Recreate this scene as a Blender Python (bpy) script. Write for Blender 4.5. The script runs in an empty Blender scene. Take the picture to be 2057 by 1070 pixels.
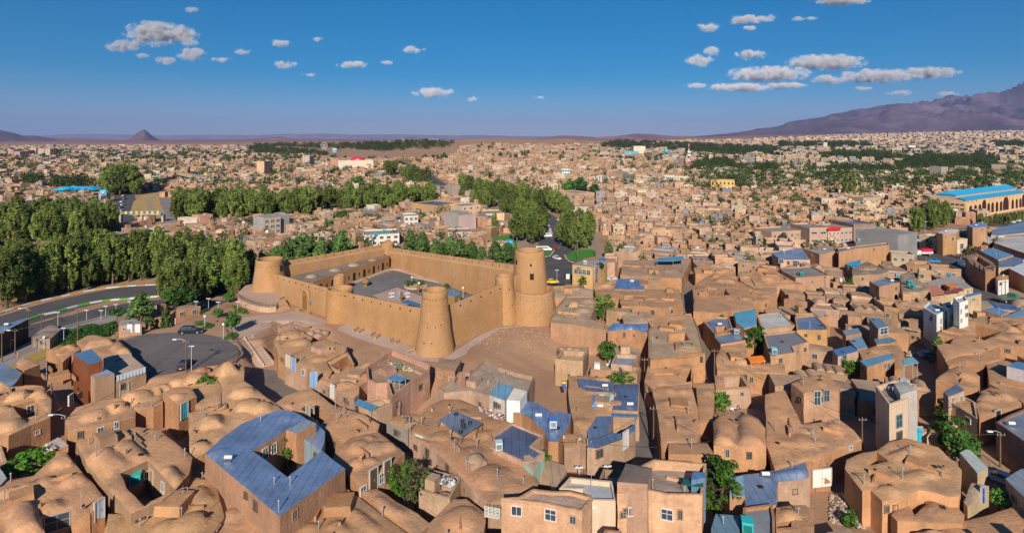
import bpy, bmesh, math, random
import numpy as np
from mathutils import Vector, Matrix, noise
from mathutils.geometry import tessellate_polygon, intersect_point_line
# ------------------------------------------------------------------ camera, sky, sun
S = bpy.context.scene
COL = S.collection
CH, F, HZ, CX = 48.0, 1100.0, 278.0, 1028.5       # camera height (m), focal length, horizon and centre (photo pixels)
cd = bpy.data.cameras.new('camera'); cam = bpy.data.objects.new('camera', cd); COL.objects.link(cam)
cam.location = (0, 0, CH); cam.rotation_euler = (math.radians(90), 0, 0)
cd.sensor_width = 36; cd.lens = 36 * F / 2057; cd.shift_y = -(535 - HZ) / 2057
cd.clip_start = 0.5; cd.clip_end = 80000
S.camera = cam
SUN_EL, SUN_AZ = 29.0, 3.0                        # light travels towards +Y, turned SUN_AZ degrees to +X
w = bpy.data.worlds.new("World"); S.world = w; w.use_nodes = True
nt = w.node_tree; bg = nt.nodes['Background']
sky = nt.nodes.new('ShaderNodeTexSky'); sky.sky_type = 'NISHITA'; sky.sun_disc = False
sky.sun_elevation = math.radians(SUN_EL); sky.sun_rotation = math.radians(180 + SUN_AZ)
sky.altitude = 1500; sky.air_density = 1.0; sky.dust_density = 0.35; sky.ozone_density = 4.0
hs = nt.nodes.new('ShaderNodeHueSaturation'); hs.inputs['Saturation'].default_value = 1.22; hs.inputs['Hue'].default_value = 0.492
nt.links.new(sky.outputs[0], hs.inputs['Color']);
tc_ = nt.nodes.new('ShaderNodeTexCoord'); sx_ = nt.nodes.new('ShaderNodeSeparateXYZ'); rp = nt.nodes.new('ShaderNodeValToRGB'); ml = nt.nodes.new('ShaderNodeMix')
ml.data_type = 'RGBA'; ml.blend_type = 'MULTIPLY'; ml.inputs[0].default_value = 1.0
cr = rp.color_ramp; cr.elements[0].position = 0.0; cr.elements[0].color = (.53, .51, .64, 1); cr.elements[1].position = 1.0; cr.elements[1].color = (.55, .75, .95, 1)
for ps, cl in ((.035, (.47, .52, .66, 1)), (.11, (.067, .50, .67, 1)), (.25, (.017, .60, .75, 1))):
 e_ = cr.elements.new(ps); e_.color = cl
nt.links.new(tc_.outputs['Generated'], sx_.inputs[0]); nt.links.new(sx_.outputs['Z'], rp.inputs[0]); nt.links.new(hs.outputs[0], ml.inputs[6]); nt.links.new(rp.outputs[0], ml.inputs[7])
nt.links.new(ml.outputs[2], bg.inputs['Color'])
bg.inputs['Strength'].default_value = 0.072
sd = bpy.data.lights.new('sun', 'SUN'); so = bpy.data.objects.new('sun', sd); COL.objects.link(so)
sd.energy = 4.4; sd.angle = math.radians(0.55); sd.color = (1.0, 0.90, 0.76)
_e, _a = math.radians(SUN_EL), math.radians(SUN_AZ)
ldir = Vector((math.sin(_a) * math.cos(_e), math.cos(_a) * math.cos(_e), -math.sin(_e)))
so.rotation_euler = ldir.to_track_quat('-Z', 'Y').to_euler(); so.location = (0, -50, 120)
S.view_settings.view_transform = 'Standard'; S.view_settings.look = 'None'
S.view_settings.exposure = 0.53; S.view_settings.gamma = 1.0
S.cycles.max_bounces = 5; S.cycles.diffuse_bounces = 3; S.cycles.glossy_bounces = 2; S.cycles.transparent_max_bounces = 6
S.cycles.transmission_bounces = 2; S.cycles.volume_bounces = 0
S.cycles.use_denoising = True
R = random.Random(7)
# ------------------------------------------------------------------ pixels -> world
CR = dict(P=(0, 0, 1), A=(0, 660, 4.864), B=(0, 850, 4.864), C=(380, 700, 2.891), D=(760, 680, 4.675), E=(760, 860, 4.285),
   F=(1180, 700, 2.891), G=(1597, 700, 2.891), M=(1100, 440, 3.567), N=(1517, 440, 3.567), K=(460, 460, 3.567),
   L=(760, 460, 3.567), T=(0, 440, 3.956), Q=(500, 220, 3.956), V=(1000, 220, 3.809), U=(1517, 160, 3.243),
   Z=(0, 220, 3.956), X=(1837, 340, 4.864), Y=(1040, 440, 5.945))
def px(c, x, y):
 ox, oy, s = CR[c]
 return ox + x / s, oy + y / s
def at(c, x, y, z=0.0):
 u, v = px(c, x, y)
 D = (CH - z) * F / (v - HZ)
 return Vector(((u - CX) * D / F, D, z))
def atD(c, x, y, D):                                # the point seen at that pixel at depth D
 u, v = px(c, x, y)
 return Vector(((u - CX) * D / F, D, CH + (HZ - v) * D / F))
def pixlen(c, n, D):
 return n / CR[c][2] * D / F
# ------------------------------------------------------------------ ground height
def pts(c, *xy, z=0.0):
 return [at(c, x, y, z) for x, y in xy]
TERR = [tuple(p[:2]) for p in pts('P', (215, 692), (270, 668), (340, 655), (400, 632), (470, 597), (505, 560), z=3.0)]
TERR += [(-60, 196), (-40, 206), (-8, 182), (16, 160), (14, 141), (8, 129), (-2, 123), (-8, 113), (-14, 108), (-20, 106.5), (-26, 110)]
TERR += [tuple(p[:2]) for p in pts('P', (655, 660), (560, 640), (522, 683), (470, 684), (487, 716), (440, 738), (300, 764), (228, 735), z=3.0)]
def seg_dist(x, y, poly):
 """signed distance (negative inside) of arrays x, y to a polygon"""
 x = np.asarray(x, float); y = np.asarray(y, float)
 d = np.full(x.shape, 1e18); ins = np.zeros(x.shape, bool)
 n = len(poly)
 for i in range(n):
  ax, ay = poly[i][0], poly[i][1]; bx, by = poly[(i + 1) % n][0], poly[(i + 1) % n][1]
  ex, ey = bx - ax, by - ay; L = ex * ex + ey * ey + 1e-12
  t = np.clip(((x - ax) * ex + (y - ay) * ey) / L, 0, 1)
  d = np.minimum(d, (x - ax - t * ex) ** 2 + (y - ay - t * ey) ** 2)
  c = ((ay > y) != (by > y)) & (x < (bx - ax) * (y - ay) / (by - ay + 1e-12) + ax)
  ins ^= c
 d = np.sqrt(d)
 return np.where(ins, -d, d)
FARZ_U = [-900, 0, 400, 700, 780, 860, 930, 1050, 1150, 1230, 1320, 1500, 1700, 2057, 2900]
FARZ_Y = [288, 287, 287, 285, 283, 281.5, 280.5, 279.5, 280, 283, 280, 272, 268, 262, 250]     # where the plain or hill reaches
FARD   = [5000, 5000, 5000, 3200, 2300, 2000, 2000, 2000, 2100, 3200, 4500, 6500, 6500, 6500, 6500]
def ground_h(x, y):
 x = np.asarray(x, float); y = np.asarray(y, float)
 d = seg_dist(x, y, TERR)
 soft = np.clip((x + 45) / 10, 0, 1)
 fall = 2.6 + 12.0 * soft
 t = np.clip(1 - d / fall, 0, 1); m = 3.0 * t * t * (3 - 2 * t)
 m = m + np.where((m > .05) & (m < 2.99) & (x > -44), 1, 0) * (.22 * np.sin(x * 1.1 + y * .6) * np.sin(y * .9 - x * .35) + .16 * np.sin(x * 2.3 - y * 1.7)) * np.clip(m * (3 - m), 0, 1)
 yy = np.maximum(y, 1.0); u = CX + x / yy * F
 fy = np.interp(u, FARZ_U, FARZ_Y); fd = np.interp(u, FARZ_U, FARD)
 zt = CH - (fy - HZ) / F * fd
 s = np.clip((yy - 900) / (fd - 900), 0, 1.0)
 back = np.clip((yy - fd) / 2500, 0, 1)
 drop = np.where((u > 690) & (u < 1290), np.clip((yy - fd) / 900, 0, 1), 0)
 far = zt * s ** 1.35 * (1 - drop * 0.75) + np.where(yy > fd, (yy - fd) * 0.0 , 0)
 rr = np.clip((yy - 1000) / 1500, 0, 1)
 far = far + rr * (6 * np.sin(x * 0.0051 + 1.3) * np.sin(yy * 0.0043) + 2.5 * np.sin(x * 0.017 + yy * 0.011)) * np.where((u > 690) & (u < 1290), 1.0, 0.35)
 return m + np.where(yy > 900, far, 0.0)
def gh(x, y):
 return float(ground_h(np.array([x]), np.array([y]))[0])
# ------------------------------------------------------------------ materials
MATS = {}
def nodes_of(name):
 m = bpy.data.materials.new(name); m.use_nodes = True; t = m.node_tree
 for n in list(t.nodes): t.nodes.remove(n)
 o = t.nodes.new('ShaderNodeOutputMaterial'); p = t.nodes.new('ShaderNodeBsdfPrincipled'); t.links.new(p.outputs[0], o.inputs[0])
 MATS[name] = m
 return m, t, p, o
def N(t, typ, **kw):
 n = t.nodes.new(typ)
 for k, v in kw.items():
  if k.startswith('i_'):
   n.inputs[k[2:].replace('_', ' ')].default_value = v
  else: setattr(n, k, v)
 return n
def noise_tex(t, vec, scale, detail=4, rough=0.55):
 n = N(t, 'ShaderNodeTexNoise'); n.inputs['Scale'].default_value = scale; n.inputs['Detail'].default_value = detail
 n.inputs['Roughness'].default_value = rough; t.links.new(vec, n.inputs['Vector']); return n.outputs['Fac']
def rng_map(t, fac, a, b, c, d):
 n = N(t, 'ShaderNodeMapRange'); n.inputs[1].default_value = a; n.inputs[2].default_value = b
 n.inputs[3].default_value = c; n.inputs[4].default_value = d; t.links.new(fac, n.inputs[0]); return n.outputs[0]
def mixc(t, fac, a, b, typ='MIX'):
 n = N(t, 'ShaderNodeMix', data_type='RGBA', blend_type=typ)
 for s, v in ((0, fac), (6, a), (7, b)):
  if isinstance(v, (int, float, tuple)):
   n.inputs[s].default_value = v
  else: t.links.new(v, n.inputs[s])
 return n.outputs[2]
def math_n(t, op, a, b=0.0):
 n = N(t, 'ShaderNodeMath', operation=op)
 for i, v in enumerate((a, b)):
  if isinstance(v, (int, float)): n.inputs[i].default_value = v
  else: t.links.new(v, n.inputs[i])
 return n.outputs[0]
def surface(name, rough=0.9, big=(0.13, 0.80, 1.18), fine=(1.6, 0.86, 1.12), bump=0.25, bscale=2.2, metal=0.0, spec=0.2, rnd=0.12,
   stain=None, streak=None, seams=None):
 m, t, p, o = nodes_of(name)
 at_ = N(t, 'ShaderNodeAttribute', attribute_name='Col'); geo = N(t, 'ShaderNodeNewGeometry'); pos = geo.outputs['Position']
 c = at_.outputs['Color']
 f1 = rng_map(t, noise_tex(t, pos, big[0], 5, 0.6), 0.3, 0.7, big[1], big[2])
 f2 = rng_map(t, noise_tex(t, pos, fine[0], 5, 0.65), 0.25, 0.75, fine[1], fine[2])
 oi = N(t, 'ShaderNodeObjectInfo'); f3 = rng_map(t, oi.outputs['Random'], 0, 1, 1 - rnd, 1 + rnd)
 f = math_n(t, 'MULTIPLY', math_n(t, 'MULTIPLY', f1, f2), f3)
 if seams:
  wv_ = N(t, 'ShaderNodeTexWave'); wv_.inputs['Scale'].default_value = .29; wv_.inputs['Distortion'].default_value = .5; wv_.wave_profile = 'SAW'; t.links.new(pos, wv_.inputs['Vector'])
  f = math_n(t, 'MULTIPLY', f, rng_map(t, wv_.outputs['Fac'], .86, .93, 1.0, .66))
 if streak:
  mp = N(t, 'ShaderNodeMapping'); mp.inputs['Scale'].default_value = (1.4, 1.4, 0.12); t.links.new(pos, mp.inputs['Vector'])
  f = math_n(t, 'MULTIPLY', f, rng_map(t, noise_tex(t, mp.outputs[0], streak[0], 3), 0.3, 0.75, streak[1], 1.06))
 vm = N(t, 'ShaderNodeVectorMath', operation='SCALE'); t.links.new(c, vm.inputs[0]); t.links.new(f, vm.inputs['Scale'])
 c = vm.outputs[0]
 if stain:
  c = mixc(t, rng_map(t, noise_tex(t, pos, stain[0], 6, 0.7), stain[1], stain[2], 0.0, stain[4]), c, stain[3])
 t.links.new(c, p.inputs['Base Color'])
 p.inputs['Roughness'].default_value = rough; p.inputs['Metallic'].default_value = metal
 p.inputs['Specular IOR Level'].default_value = spec
 if bump:
  h = noise_tex(t, pos, bscale, 6, 0.7)
  if seams:
   wv = N(t, 'ShaderNodeTexWave'); wv.inputs['Scale'].default_value = seams; wv.inputs['Distortion'].default_value = 0.6
   wv.wave_profile = 'SAW'; t.links.new(pos, wv.inputs['Vector']); h = math_n(t, 'ADD', h, wv.outputs['Fac'])
  b = N(t, 'ShaderNodeBump'); b.inputs['Strength'].default_value = bump; b.inputs['Distance'].default_value = 0.25
  t.links.new(h, b.inputs['Height']); t.links.new(b.outputs[0], p.inputs['Normal'])
 return m
surface('mud', 0.95, big=(0.2, 0.72, 1.2), fine=(2.2, 0.82, 1.14), stain=(0.45, 0.52, 0.7, (0.27, 0.165, 0.10, 1), 0.55), streak=(0.6, 0.84), bump=0.6, bscale=2.6)
surface('mudroof', 0.95, big=(0.22, 0.74, 1.22), fine=(2.0, 0.83, 1.13), stain=(0.28, 0.50, 0.66, (0.25, 0.175, 0.125, 1), 0.7), bump=0.6, bscale=2.4)
surface('castle_mud', 0.95, big=(0.09, 0.88, 1.10), fine=(1.8, 0.84, 1.12), stain=(0.2, 0.48, 0.7, (0.42, 0.26, 0.17, 1), 0.55), streak=(0.3, 0.90), bump=0.5, bscale=1.8, rnd=0.02)
surface('brick', 0.9, fine=(3.0, 0.8, 1.15), stain=(0.4, 0.55, 0.75, (0.30, 0.2, 0.14, 1), 0.5), streak=(0.8, 0.85), bump=0.3, bscale=4)
surface('plaster', 0.8, big=(0.12, 0.9, 1.06), fine=(1.2, 0.92, 1.05), streak=(0.9, 0.84), bump=0.1, rnd=0.05)
surface('concrete', 0.9, stain=(0.3, 0.5, 0.72, (0.22, 0.19, 0.17, 1), 0.6), bump=0.2, rnd=0.08)
surface('foil', 0.33, big=(0.22, 0.7, 1.3), fine=(1.6, 0.86, 1.15), stain=(0.5, 0.6, 0.68, (0.32, 0.26, 0.22, 1), 0.55), bump=0.35, bscale=1.6, metal=0.55, spec=0.5, rnd=0.08, seams=0.35)  # grey metal foil; its blue tint is reflected sky painted into Col
surface('sheet', 0.5, big=(0.3, 0.85, 1.1), fine=(2.0, 0.85, 1.1), stain=(0.35, 0.6, 0.8, (0.25, 0.16, 0.11, 1), 0.5), bump=0.25, bscale=3, metal=0.15, spec=0.5, seams=1.2)
surface('paint', 0.35, big=(0.2, 0.95, 1.03), fine=(2, 0.95, 1.03), bump=0.0, spec=0.5, rnd=0.02)
surface('wood', 0.8, fine=(4, 0.7, 1.2), bump=0.3, bscale=6)
surface('asphalt', 0.9, big=(0.08, 0.75, 1.25), fine=(0.7, 0.85, 1.15), stain=(0.15, 0.5, 0.8, (0.12, 0.10, 0.09, 1), 0.6), bump=0.15, rnd=0)
surface('paving', 0.9, big=(0.1, 0.85, 1.12), fine=(1.1, 0.88, 1.1), stain=(0.15, 0.5, 0.8, (0.36, 0.27, 0.22, 1), 0.6), bump=0.2, rnd=0)
surface('lawn', 0.9, big=(0.15, 0.8, 1.2), fine=(2.5, 0.7, 1.25), bump=0.5, bscale=8, rnd=0)
surface('cloth', 0.9, bump=0.2, rnd=0.1)
surface('rock', 0.95, big=(0.0012, 0.6, 1.5), fine=(0.006, 0.6, 1.5), bump=0, rnd=0)
def glass():
 m, t, p, o = nodes_of('glass'); p.inputs['Base Color'].default_value = (0.04, 0.06, 0.08, 1)
 p.inputs['Roughness'].default_value = 0.12; p.inputs['Specular IOR Level'].default_value = 0.7
glass()
def leafmat():
 m, t, p, o = nodes_of('leaf')
 a = N(t, 'ShaderNodeAttribute', attribute_name='Col'); oi = N(t, 'ShaderNodeObjectInfo')
 f = rng_map(t, oi.outputs['Random'], 0, 1, 0.62, 1.42)
 vm = N(t, 'ShaderNodeVectorMath', operation='SCALE'); t.links.new(a.outputs['Color'], vm.inputs[0]); t.links.new(f, vm.inputs['Scale'])
 t.links.new(vm.outputs[0], p.inputs['Base Color']); p.inputs['Roughness'].default_value = 0.7; p.inputs['Specular IOR Level'].default_value = 0.2
 tr = N(t, 'ShaderNodeBsdfTranslucent'); t.links.new(vm.outputs[0], tr.inputs['Color'])
 mx = N(t, 'ShaderNodeMixShader'); mx.inputs[0].default_value = 0.18
 t.links.new(p.outputs[0], mx.inputs[1]); t.links.new(tr.outputs[0], mx.inputs[2]); t.links.new(mx.outputs[0], o.inputs[0])
leafmat()
def groundmat():
 m, t, p, o = nodes_of('earth')
 geo = N(t, 'ShaderNodeNewGeometry'); pos = geo.outputs['Position']
 base = mixc(t, rng_map(t, noise_tex(t, pos, 0.05, 6, 0.65), 0.35, 0.65, 0, 1), (0.30, 0.175, 0.11, 1), (0.41, 0.245, 0.155, 1))
 base = mixc(t, rng_map(t, noise_tex(t, pos, 0.5, 6, 0.7), 0.45, 0.75, 0, 0.7), base, (0.26, 0.18, 0.13, 1))
 far = mixc(t, rng_map(t, noise_tex(t, pos, 0.002, 6, 0.6), 0.35, 0.65, 0, 1), (0.40, 0.23, 0.13, 1), (0.30, 0.19, 0.13, 1))
 sx = N(t, 'ShaderNodeSeparateXYZ'); t.links.new(pos, sx.inputs[0])
 c = mixc(t, rng_map(t, sx.outputs['Y'], 900, 1700, 0, 1), base, far)
 c = mixc(t, rng_map(t, sx.outputs['Y'], 3200, 6500, 0, 1), c, (.24, .12, .10, 1))
 t.links.new(c, p.inputs['Base Color']); p.inputs['Roughness'].default_value = 0.95; p.inputs['Specular IOR Level'].default_value = 0.1
 b = N(t, 'ShaderNodeBump'); b.inputs['Strength'].default_value = 0.5; b.inputs['Distance'].default_value = 0.3
 t.links.new(noise_tex(t, pos, 1.2, 6, 0.7), b.inputs['Height']); t.links.new(b.outputs[0], p.inputs['Normal'])
groundmat()
MUD = (0.455, 0.238, 0.122); MUDR = (0.49, 0.275, 0.145); CAST = (0.375, 0.207, 0.092); PINK = (0.50, 0.32, 0.23); TAN = (0.46, 0.31, 0.19)
WHITE = (0.70, 0.70, 0.66); CREAM = (0.62, 0.50, 0.34); GREY = (0.24, 0.23, 0.22); DGREY = (0.13, 0.13, 0.135); BRICK = (0.34, 0.16, 0.085)
BLUE = (0.13, 0.25, 0.50); LBLUE = (0.20, 0.40, 0.60); GBLUE = (0.24, 0.30, 0.40); CYAN = (0.03, 0.42, 0.62); DBLUE = (0.05, 0.15, 0.40)
ORANGE = (0.75, 0.22, 0.05); SALMON = (0.75, 0.30, 0.17); RED = (0.5, 0.03, 0.03); YEL = (0.75, 0.45, 0.05); TURQ = (0.03, 0.50, 0.50)
DARK = (0.03, 0.025, 0.02); STEEL = (0.35, 0.35, 0.36); GREEN = (0.03, 0.20, 0.12); WOODC = (0.20, 0.10, 0.045); DOORG = (0.28, 0.36, 0.42)
# ------------------------------------------------------------------ mesh building
class MB:
 def __init__(s): s.v = []; s.f = []; s.c = []; s.m = []; s.sm = []
 def add(s, vs, fs, col, mat=0, smooth=False):
  o = len(s.v); s.v += [tuple(v) for v in vs]
  for f in fs:
   s.f.append(tuple(o + i for i in f)); s.c.append(col); s.m.append(mat); s.sm.append(smooth)
 def box(s, c, size, col, mat=0, rz=0.0, top=1.0, smooth=False):
  """c = centre of the base"""
  x, y, z = size[0] / 2, size[1] / 2, size[2]; k = top
  ca, sa = math.cos(rz), math.sin(rz)
  vs = []
  for (a, b, h, q) in ((-x, -y, 0, 1), (x, -y, 0, 1), (x, y, 0, 1), (-x, y, 0, 1), (-x, -y, z, k), (x, -y, z, k), (x, y, z, k), (-x, y, z, k)):
   a, b = a * q, b * q
   vs.append((c[0] + a * ca - b * sa, c[1] + a * sa + b * ca, c[2] + h))
  s.add(vs, [(0, 3, 2, 1), (4, 5, 6, 7), (0, 1, 5, 4), (1, 2, 6, 5), (2, 3, 7, 6), (3, 0, 4, 7)], col, mat, smooth)
 def prism(s, poly, z0, z1, col, mat=0, roofcol=None, bottom=False, rmat=None):
  n = len(poly); area = sum(poly[i][0] * poly[(i + 1) % n][1] - poly[(i + 1) % n][0] * poly[i][1] for i in range(n))
  if area < 0: poly = poly[::-1]
  z1s = z1 if hasattr(z1, '__len__') else [z1] * n
  vs = [(p[0], p[1], z0) for p in poly] + [(p[0], p[1], h) for p, h in zip(poly, z1s)]
  s.add(vs, [(i, (i + 1) % n, n + (i + 1) % n, n + i) for i in range(n)], col, mat)
  s.add(vs[n:], [tuple(range(n))], roofcol or col, mat if rmat is None else rmat)
  if bottom: s.add(vs[:n], [tuple(range(n))[::-1]], col, mat)
 def tube(s, pts_, r, col, mat=0, n=8, caps=True, smooth=True):
  pts_ = [Vector(p) for p in pts_]; rs = r if hasattr(r, '__len__') else [r] * len(pts_)
  rings = []
  for i, p in enumerate(pts_):
   d = (pts_[min(i + 1, len(pts_) - 1)] - pts_[max(i - 1, 0)]).normalized()
   a = d.orthogonal().normalized() if abs(d.z) > 0.99 or True else None
   if abs(d.z) < 0.95: a = d.cross(Vector((0, 0, 1))).normalized()
   else: a = Vector((1, 0, 0)); a = (a - d * a.dot(d)).normalized()
   b = d.cross(a)
   rings.append([p + (a * math.cos(2 * math.pi * k / n) + b * math.sin(2 * math.pi * k / n)) * rs[i] for k in range(n)])
  vs = [v for r_ in rings for v in r_]
  fs = [(i * n + k, i * n + (k + 1) % n, (i + 1) * n + (k + 1) % n, (i + 1) * n + k) for i in range(len(pts_) - 1) for k in range(n)]
  s.add(vs, fs, col, mat, smooth)
  if caps:
   s.add(rings[0], [tuple(range(n))[::-1]], col, mat); s.add(rings[-1], [tuple(range(n))], col, mat)
 def lathe(s, c, prof, col, mat=0, n=24, smooth=True, a0=0, a1=2 * math.pi, jit=None):
  """prof = [(r, z)...]; c = base centre"""
  full = abs(a1 - a0 - 2 * math.pi) < 1e-6; k = n if full else n + 1
  vs = []
  for (r, z) in prof:
   for i in range(k):
    a = a0 + (a1 - a0) * i / n
    q = r if jit is None else r + jit(a, z)
    vs.append((c[0] + q * math.cos(a), c[1] + q * math.sin(a), c[2] + z))
  fs = []
  for j in range(len(prof) - 1):
   for i in range(n):
    i2 = (i + 1) % k
    fs.append((j * k + i, j * k + i2, (j + 1) * k + i2, (j + 1) * k + i))
  s.add(vs, fs, col, mat, smooth)
 def dome(s, c, r, h, col, mat=0, n=14, rings=5, cap=1.0):
  prof = [(r * math.cos(i / rings * math.pi / 2 * cap), h * math.sin(i / rings * math.pi / 2 * cap)) for i in range(rings + 1)]
  s.lathe(c, prof, col, mat, n)
 def quad(s, a, b, c, d, col, mat=0): s.add([a, b, c, d], [(0, 1, 2, 3)], col, mat)
 def build(s, name, mats, parent=None, loc=None, merge=False):
  me = bpy.data.meshes.new(name)
  L = Vector(loc) if loc is not None else (parent['_o'] if parent is not None and '_o' in parent else None)
  if L is None: L = Vector((0, 0, 0))
  L = Vector(L)
  va = np.array(s.v, dtype=np.float64).reshape(-1, 3) - np.array(L)
  me.from_pydata(va.tolist(), [], s.f)
  if isinstance(mats, str): mats = [mats]
  for m in mats: me.materials.append(MATS[m])
  ca = me.color_attributes.new('Col', 'FLOAT_COLOR', 'CORNER')
  cnt = np.array([len(f) for f in s.f]); cc = np.array([tuple(c)[:3] + (1.0,) for c in s.c], dtype=np.float32)
  ca.data.foreach_set('color', np.repeat(cc, cnt, axis=0).ravel())
  me.polygons.foreach_set('material_index', np.array(s.m, dtype=np.int32)); me.polygons.foreach_set('use_smooth', np.array(s.sm, dtype=bool))
  me.update()
  return link(name, me, parent, L)
ORG = {}
def link(name, me, parent=None, L=None):
 o = bpy.data.objects.new(name, me); COL.objects.link(o)
 if parent is not None:
  o.parent = parent
  top = parent
  while top.parent is not None: top = top.parent
  if parent.parent is not None: o.location = (0, 0, 0)
 elif L is not None:
  o.location = L; ORG[o.name] = Vector(L)
 return o
def thing(name, label, cat, loc, group=None):
 o = bpy.data.objects.new(name, None); COL.objects.link(o); o.location = loc; o.empty_display_size = 0.5
 tag(o, label, cat, group); ORG[o.name] = Vector(loc)
 return o
def org(o):
 while o.parent is not None: o = o.parent
 return ORG[o.name]
def part(mb, name, mats, parent):
 return mb.build(name, mats, parent, org(parent))
def tag(o, label, cat, group=None):
 o['label'] = label; o['category'] = cat
 if group: o['group'] = group
 return o
def solo(mb, name, mats, label, cat, loc, group=None):
 return tag(mb.build(name, mats, None, loc), label, cat, group)
def struct(mb, name, mats, loc=(0, 0, 0)):
 o = mb.build(name, mats, None, loc); o['kind'] = 'structure'; return o
def copy_tree(o, loc=None, rz=None, sc=None, label=None, group=None):
 def rec(a, p):
  c = a.copy(); COL.objects.link(c); c.parent = p
  for ch in a.children: rec(ch, c)
  return c
 r = rec(o, None)
 if loc is not None: r.location = loc; ORG[r.name] = Vector(loc)
 if rz is not None: r.rotation_euler = (0, 0, rz)
 if sc is not None: r.scale = sc if hasattr(sc, '__len__') else (sc, sc, sc)
 if label: r['label'] = label
 if group: r['group'] = group
 return r
def inset(poly, d):
 """CCW polygon moved inwards by d with mitred corners"""
 n = len(poly); out = []
 for i in range(n):
  p0, p1, p2 = Vector(poly[i - 1][:2]), Vector(poly[i][:2]), Vector(poly[(i + 1) % n][:2])
  a = (p1 - p0).normalized(); b = (p2 - p1).normalized()
  na, nb = Vector((-a.y, a.x)), Vector((-b.y, b.x))
  k = 1 + na.dot(nb); m = (na + nb) / max(k, 0.35)
  out.append((p1.x + m.x * d, p1.y + m.y * d))
 return out
def ccw(poly):
 n = len(poly); a = sum(poly[i][0] * poly[(i + 1) % n][1] - poly[(i + 1) % n][0] * poly[i][1] for i in range(n))
 return list(poly) if a > 0 else list(poly)[::-1]
def jit(col, r, k=0.08):
 f = 1 + r.uniform(-k, k); return tuple(max(0.0, x * f * (1 + r.uniform(-k, k) * 0.35)) for x in col)
EXCL = []                                            # footprints nothing else may stand on
def taken(x, y, m=0.0):
 for bb, poly in EXCL:
  if bb[0] - m <= x <= bb[1] + m and bb[2] - m <= y <= bb[3] + m and float(seg_dist(np.array([x]), np.array([y]), poly)[0]) < m: return True
 return False
def exclude(poly):
 xs = [p[0] for p in poly]; ys = [p[1] for p in poly]
 EXCL.append(((min(xs), max(xs), min(ys), max(ys)), [tuple(p[:2]) for p in poly]))
exclude(TERR)
# ------------------------------------------------------------------ ground sheet
def lines(lo, hi, step, a, b, grow=1.22):
 xs = list(np.arange(a, b + 1e-6, step)); s = step; x = xs[-1]
 while x < hi: s *= grow; x += s; xs.append(x)
 s = step; x = xs[0]
 while x > lo: s *= grow; x -= s; xs.insert(0, x)
 return np.array(xs)
def build_ground():
 xs = lines(-42000, 42000, 1.3, -112, 40, 1.12); ys = lines(-300, 40000, 1.3, 88, 212, 1.05)
 xs = np.unique(np.concatenate([xs, np.arange(-2400, 2400, 60)]));
 X, Y = np.meshgrid(xs, ys); Z = ground_h(X.ravel(), Y.ravel()).reshape(X.shape)
 nx, ny = len(xs), len(ys)
 me = bpy.data.meshes.new('ground')
 V = np.stack([X.ravel(), Y.ravel(), Z.ravel()], 1)
 i = np.arange(nx - 1)[None, :] + nx * np.arange(ny - 1)[:, None]; i = i.ravel()
 Q = np.stack([i, i + 1, i + 1 + nx, i + nx], 1)
 me.vertices.add(len(V)); me.vertices.foreach_set('co', V.ravel().astype(np.float32))
 me.loops.add(Q.size); me.loops.foreach_set('vertex_index', Q.ravel().astype(np.int32))
 me.polygons.add(len(Q)); me.polygons.foreach_set('loop_start', np.arange(0, Q.size, 4, dtype=np.int32))
 me.polygons.foreach_set('use_smooth', np.ones(len(Q), bool))
 me.update(calc_edges=True); me.materials.append(MATS['earth'])
 o = bpy.data.objects.new('ground', me); COL.objects.link(o); o['kind'] = 'structure'
build_ground()
def spline(P, step=2.0):
 P = [Vector((p[0], p[1])) for p in P]; out = []
 Q = [P[0] * 2 - P[1]] + P + [P[-1] * 2 - P[-2]]
 for i in range(1, len(Q) - 2):
  n = max(2, int((Q[i + 1] - Q[i]).length / step))
  for k in range(n):
   t = k / n; a, b, c, d = Q[i - 1], Q[i], Q[i + 1], Q[i + 2]
   out.append(0.5 * ((2 * b) + (c - a) * t + (2 * a - 5 * b + 4 * c - d) * t * t + (3 * b - a - 3 * c + d) * t ** 3))
 out.append(P[-1]); return out
def ribbon(mb, P, wl, wr, dz, col, mat=0, step=2.0, h=None, alt=None, altlen=1.0):
 """strip along P from wl left to wr right; h = kerb height; alt = second colour, alternating every altlen metres"""
 S_ = spline(P, step if alt is None else altlen)
 L = []
 for i, p in enumerate(S_):
  d = (S_[min(i + 1, len(S_) - 1)] - S_[max(i - 1, 0)]).normalized(); n = Vector((-d.y, d.x))
  a, b = p + n * wl, p - n * wr
  za, zb = ground_h(np.array([a.x, b.x]), np.array([a.y, b.y]))
  L.append((a, b, za + dz, zb + dz))
 for i in range(len(L) - 1):
  a, b, za, zb = L[i]; c, d, zc, zd = L[i + 1]
  cc = alt if (alt is not None and i % 2) else col
  if h is None:
   mb.quad((b.x, b.y, zb), (d.x, d.y, zd), (c.x, c.y, zc), (a.x, a.y, za), cc, mat)
  else:
   q = [(b.x, b.y), (d.x, d.y), (c.x, c.y), (a.x, a.y)]; z0 = [zb - .1, zd - .1, zc - .1, za - .1]; z1 = [zb + h, zd + h, zc + h, za + h]
   vs = [(p[0], p[1], z) for p, z in zip(q, z0)] + [(p[0], p[1], z) for p, z in zip(q, z1)]
   mb.add(vs, [(4, 5, 6, 7), (0, 1, 5, 4), (2, 3, 7, 6), (1, 2, 6, 5), (3, 0, 4, 7)], cc, mat)
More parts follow.
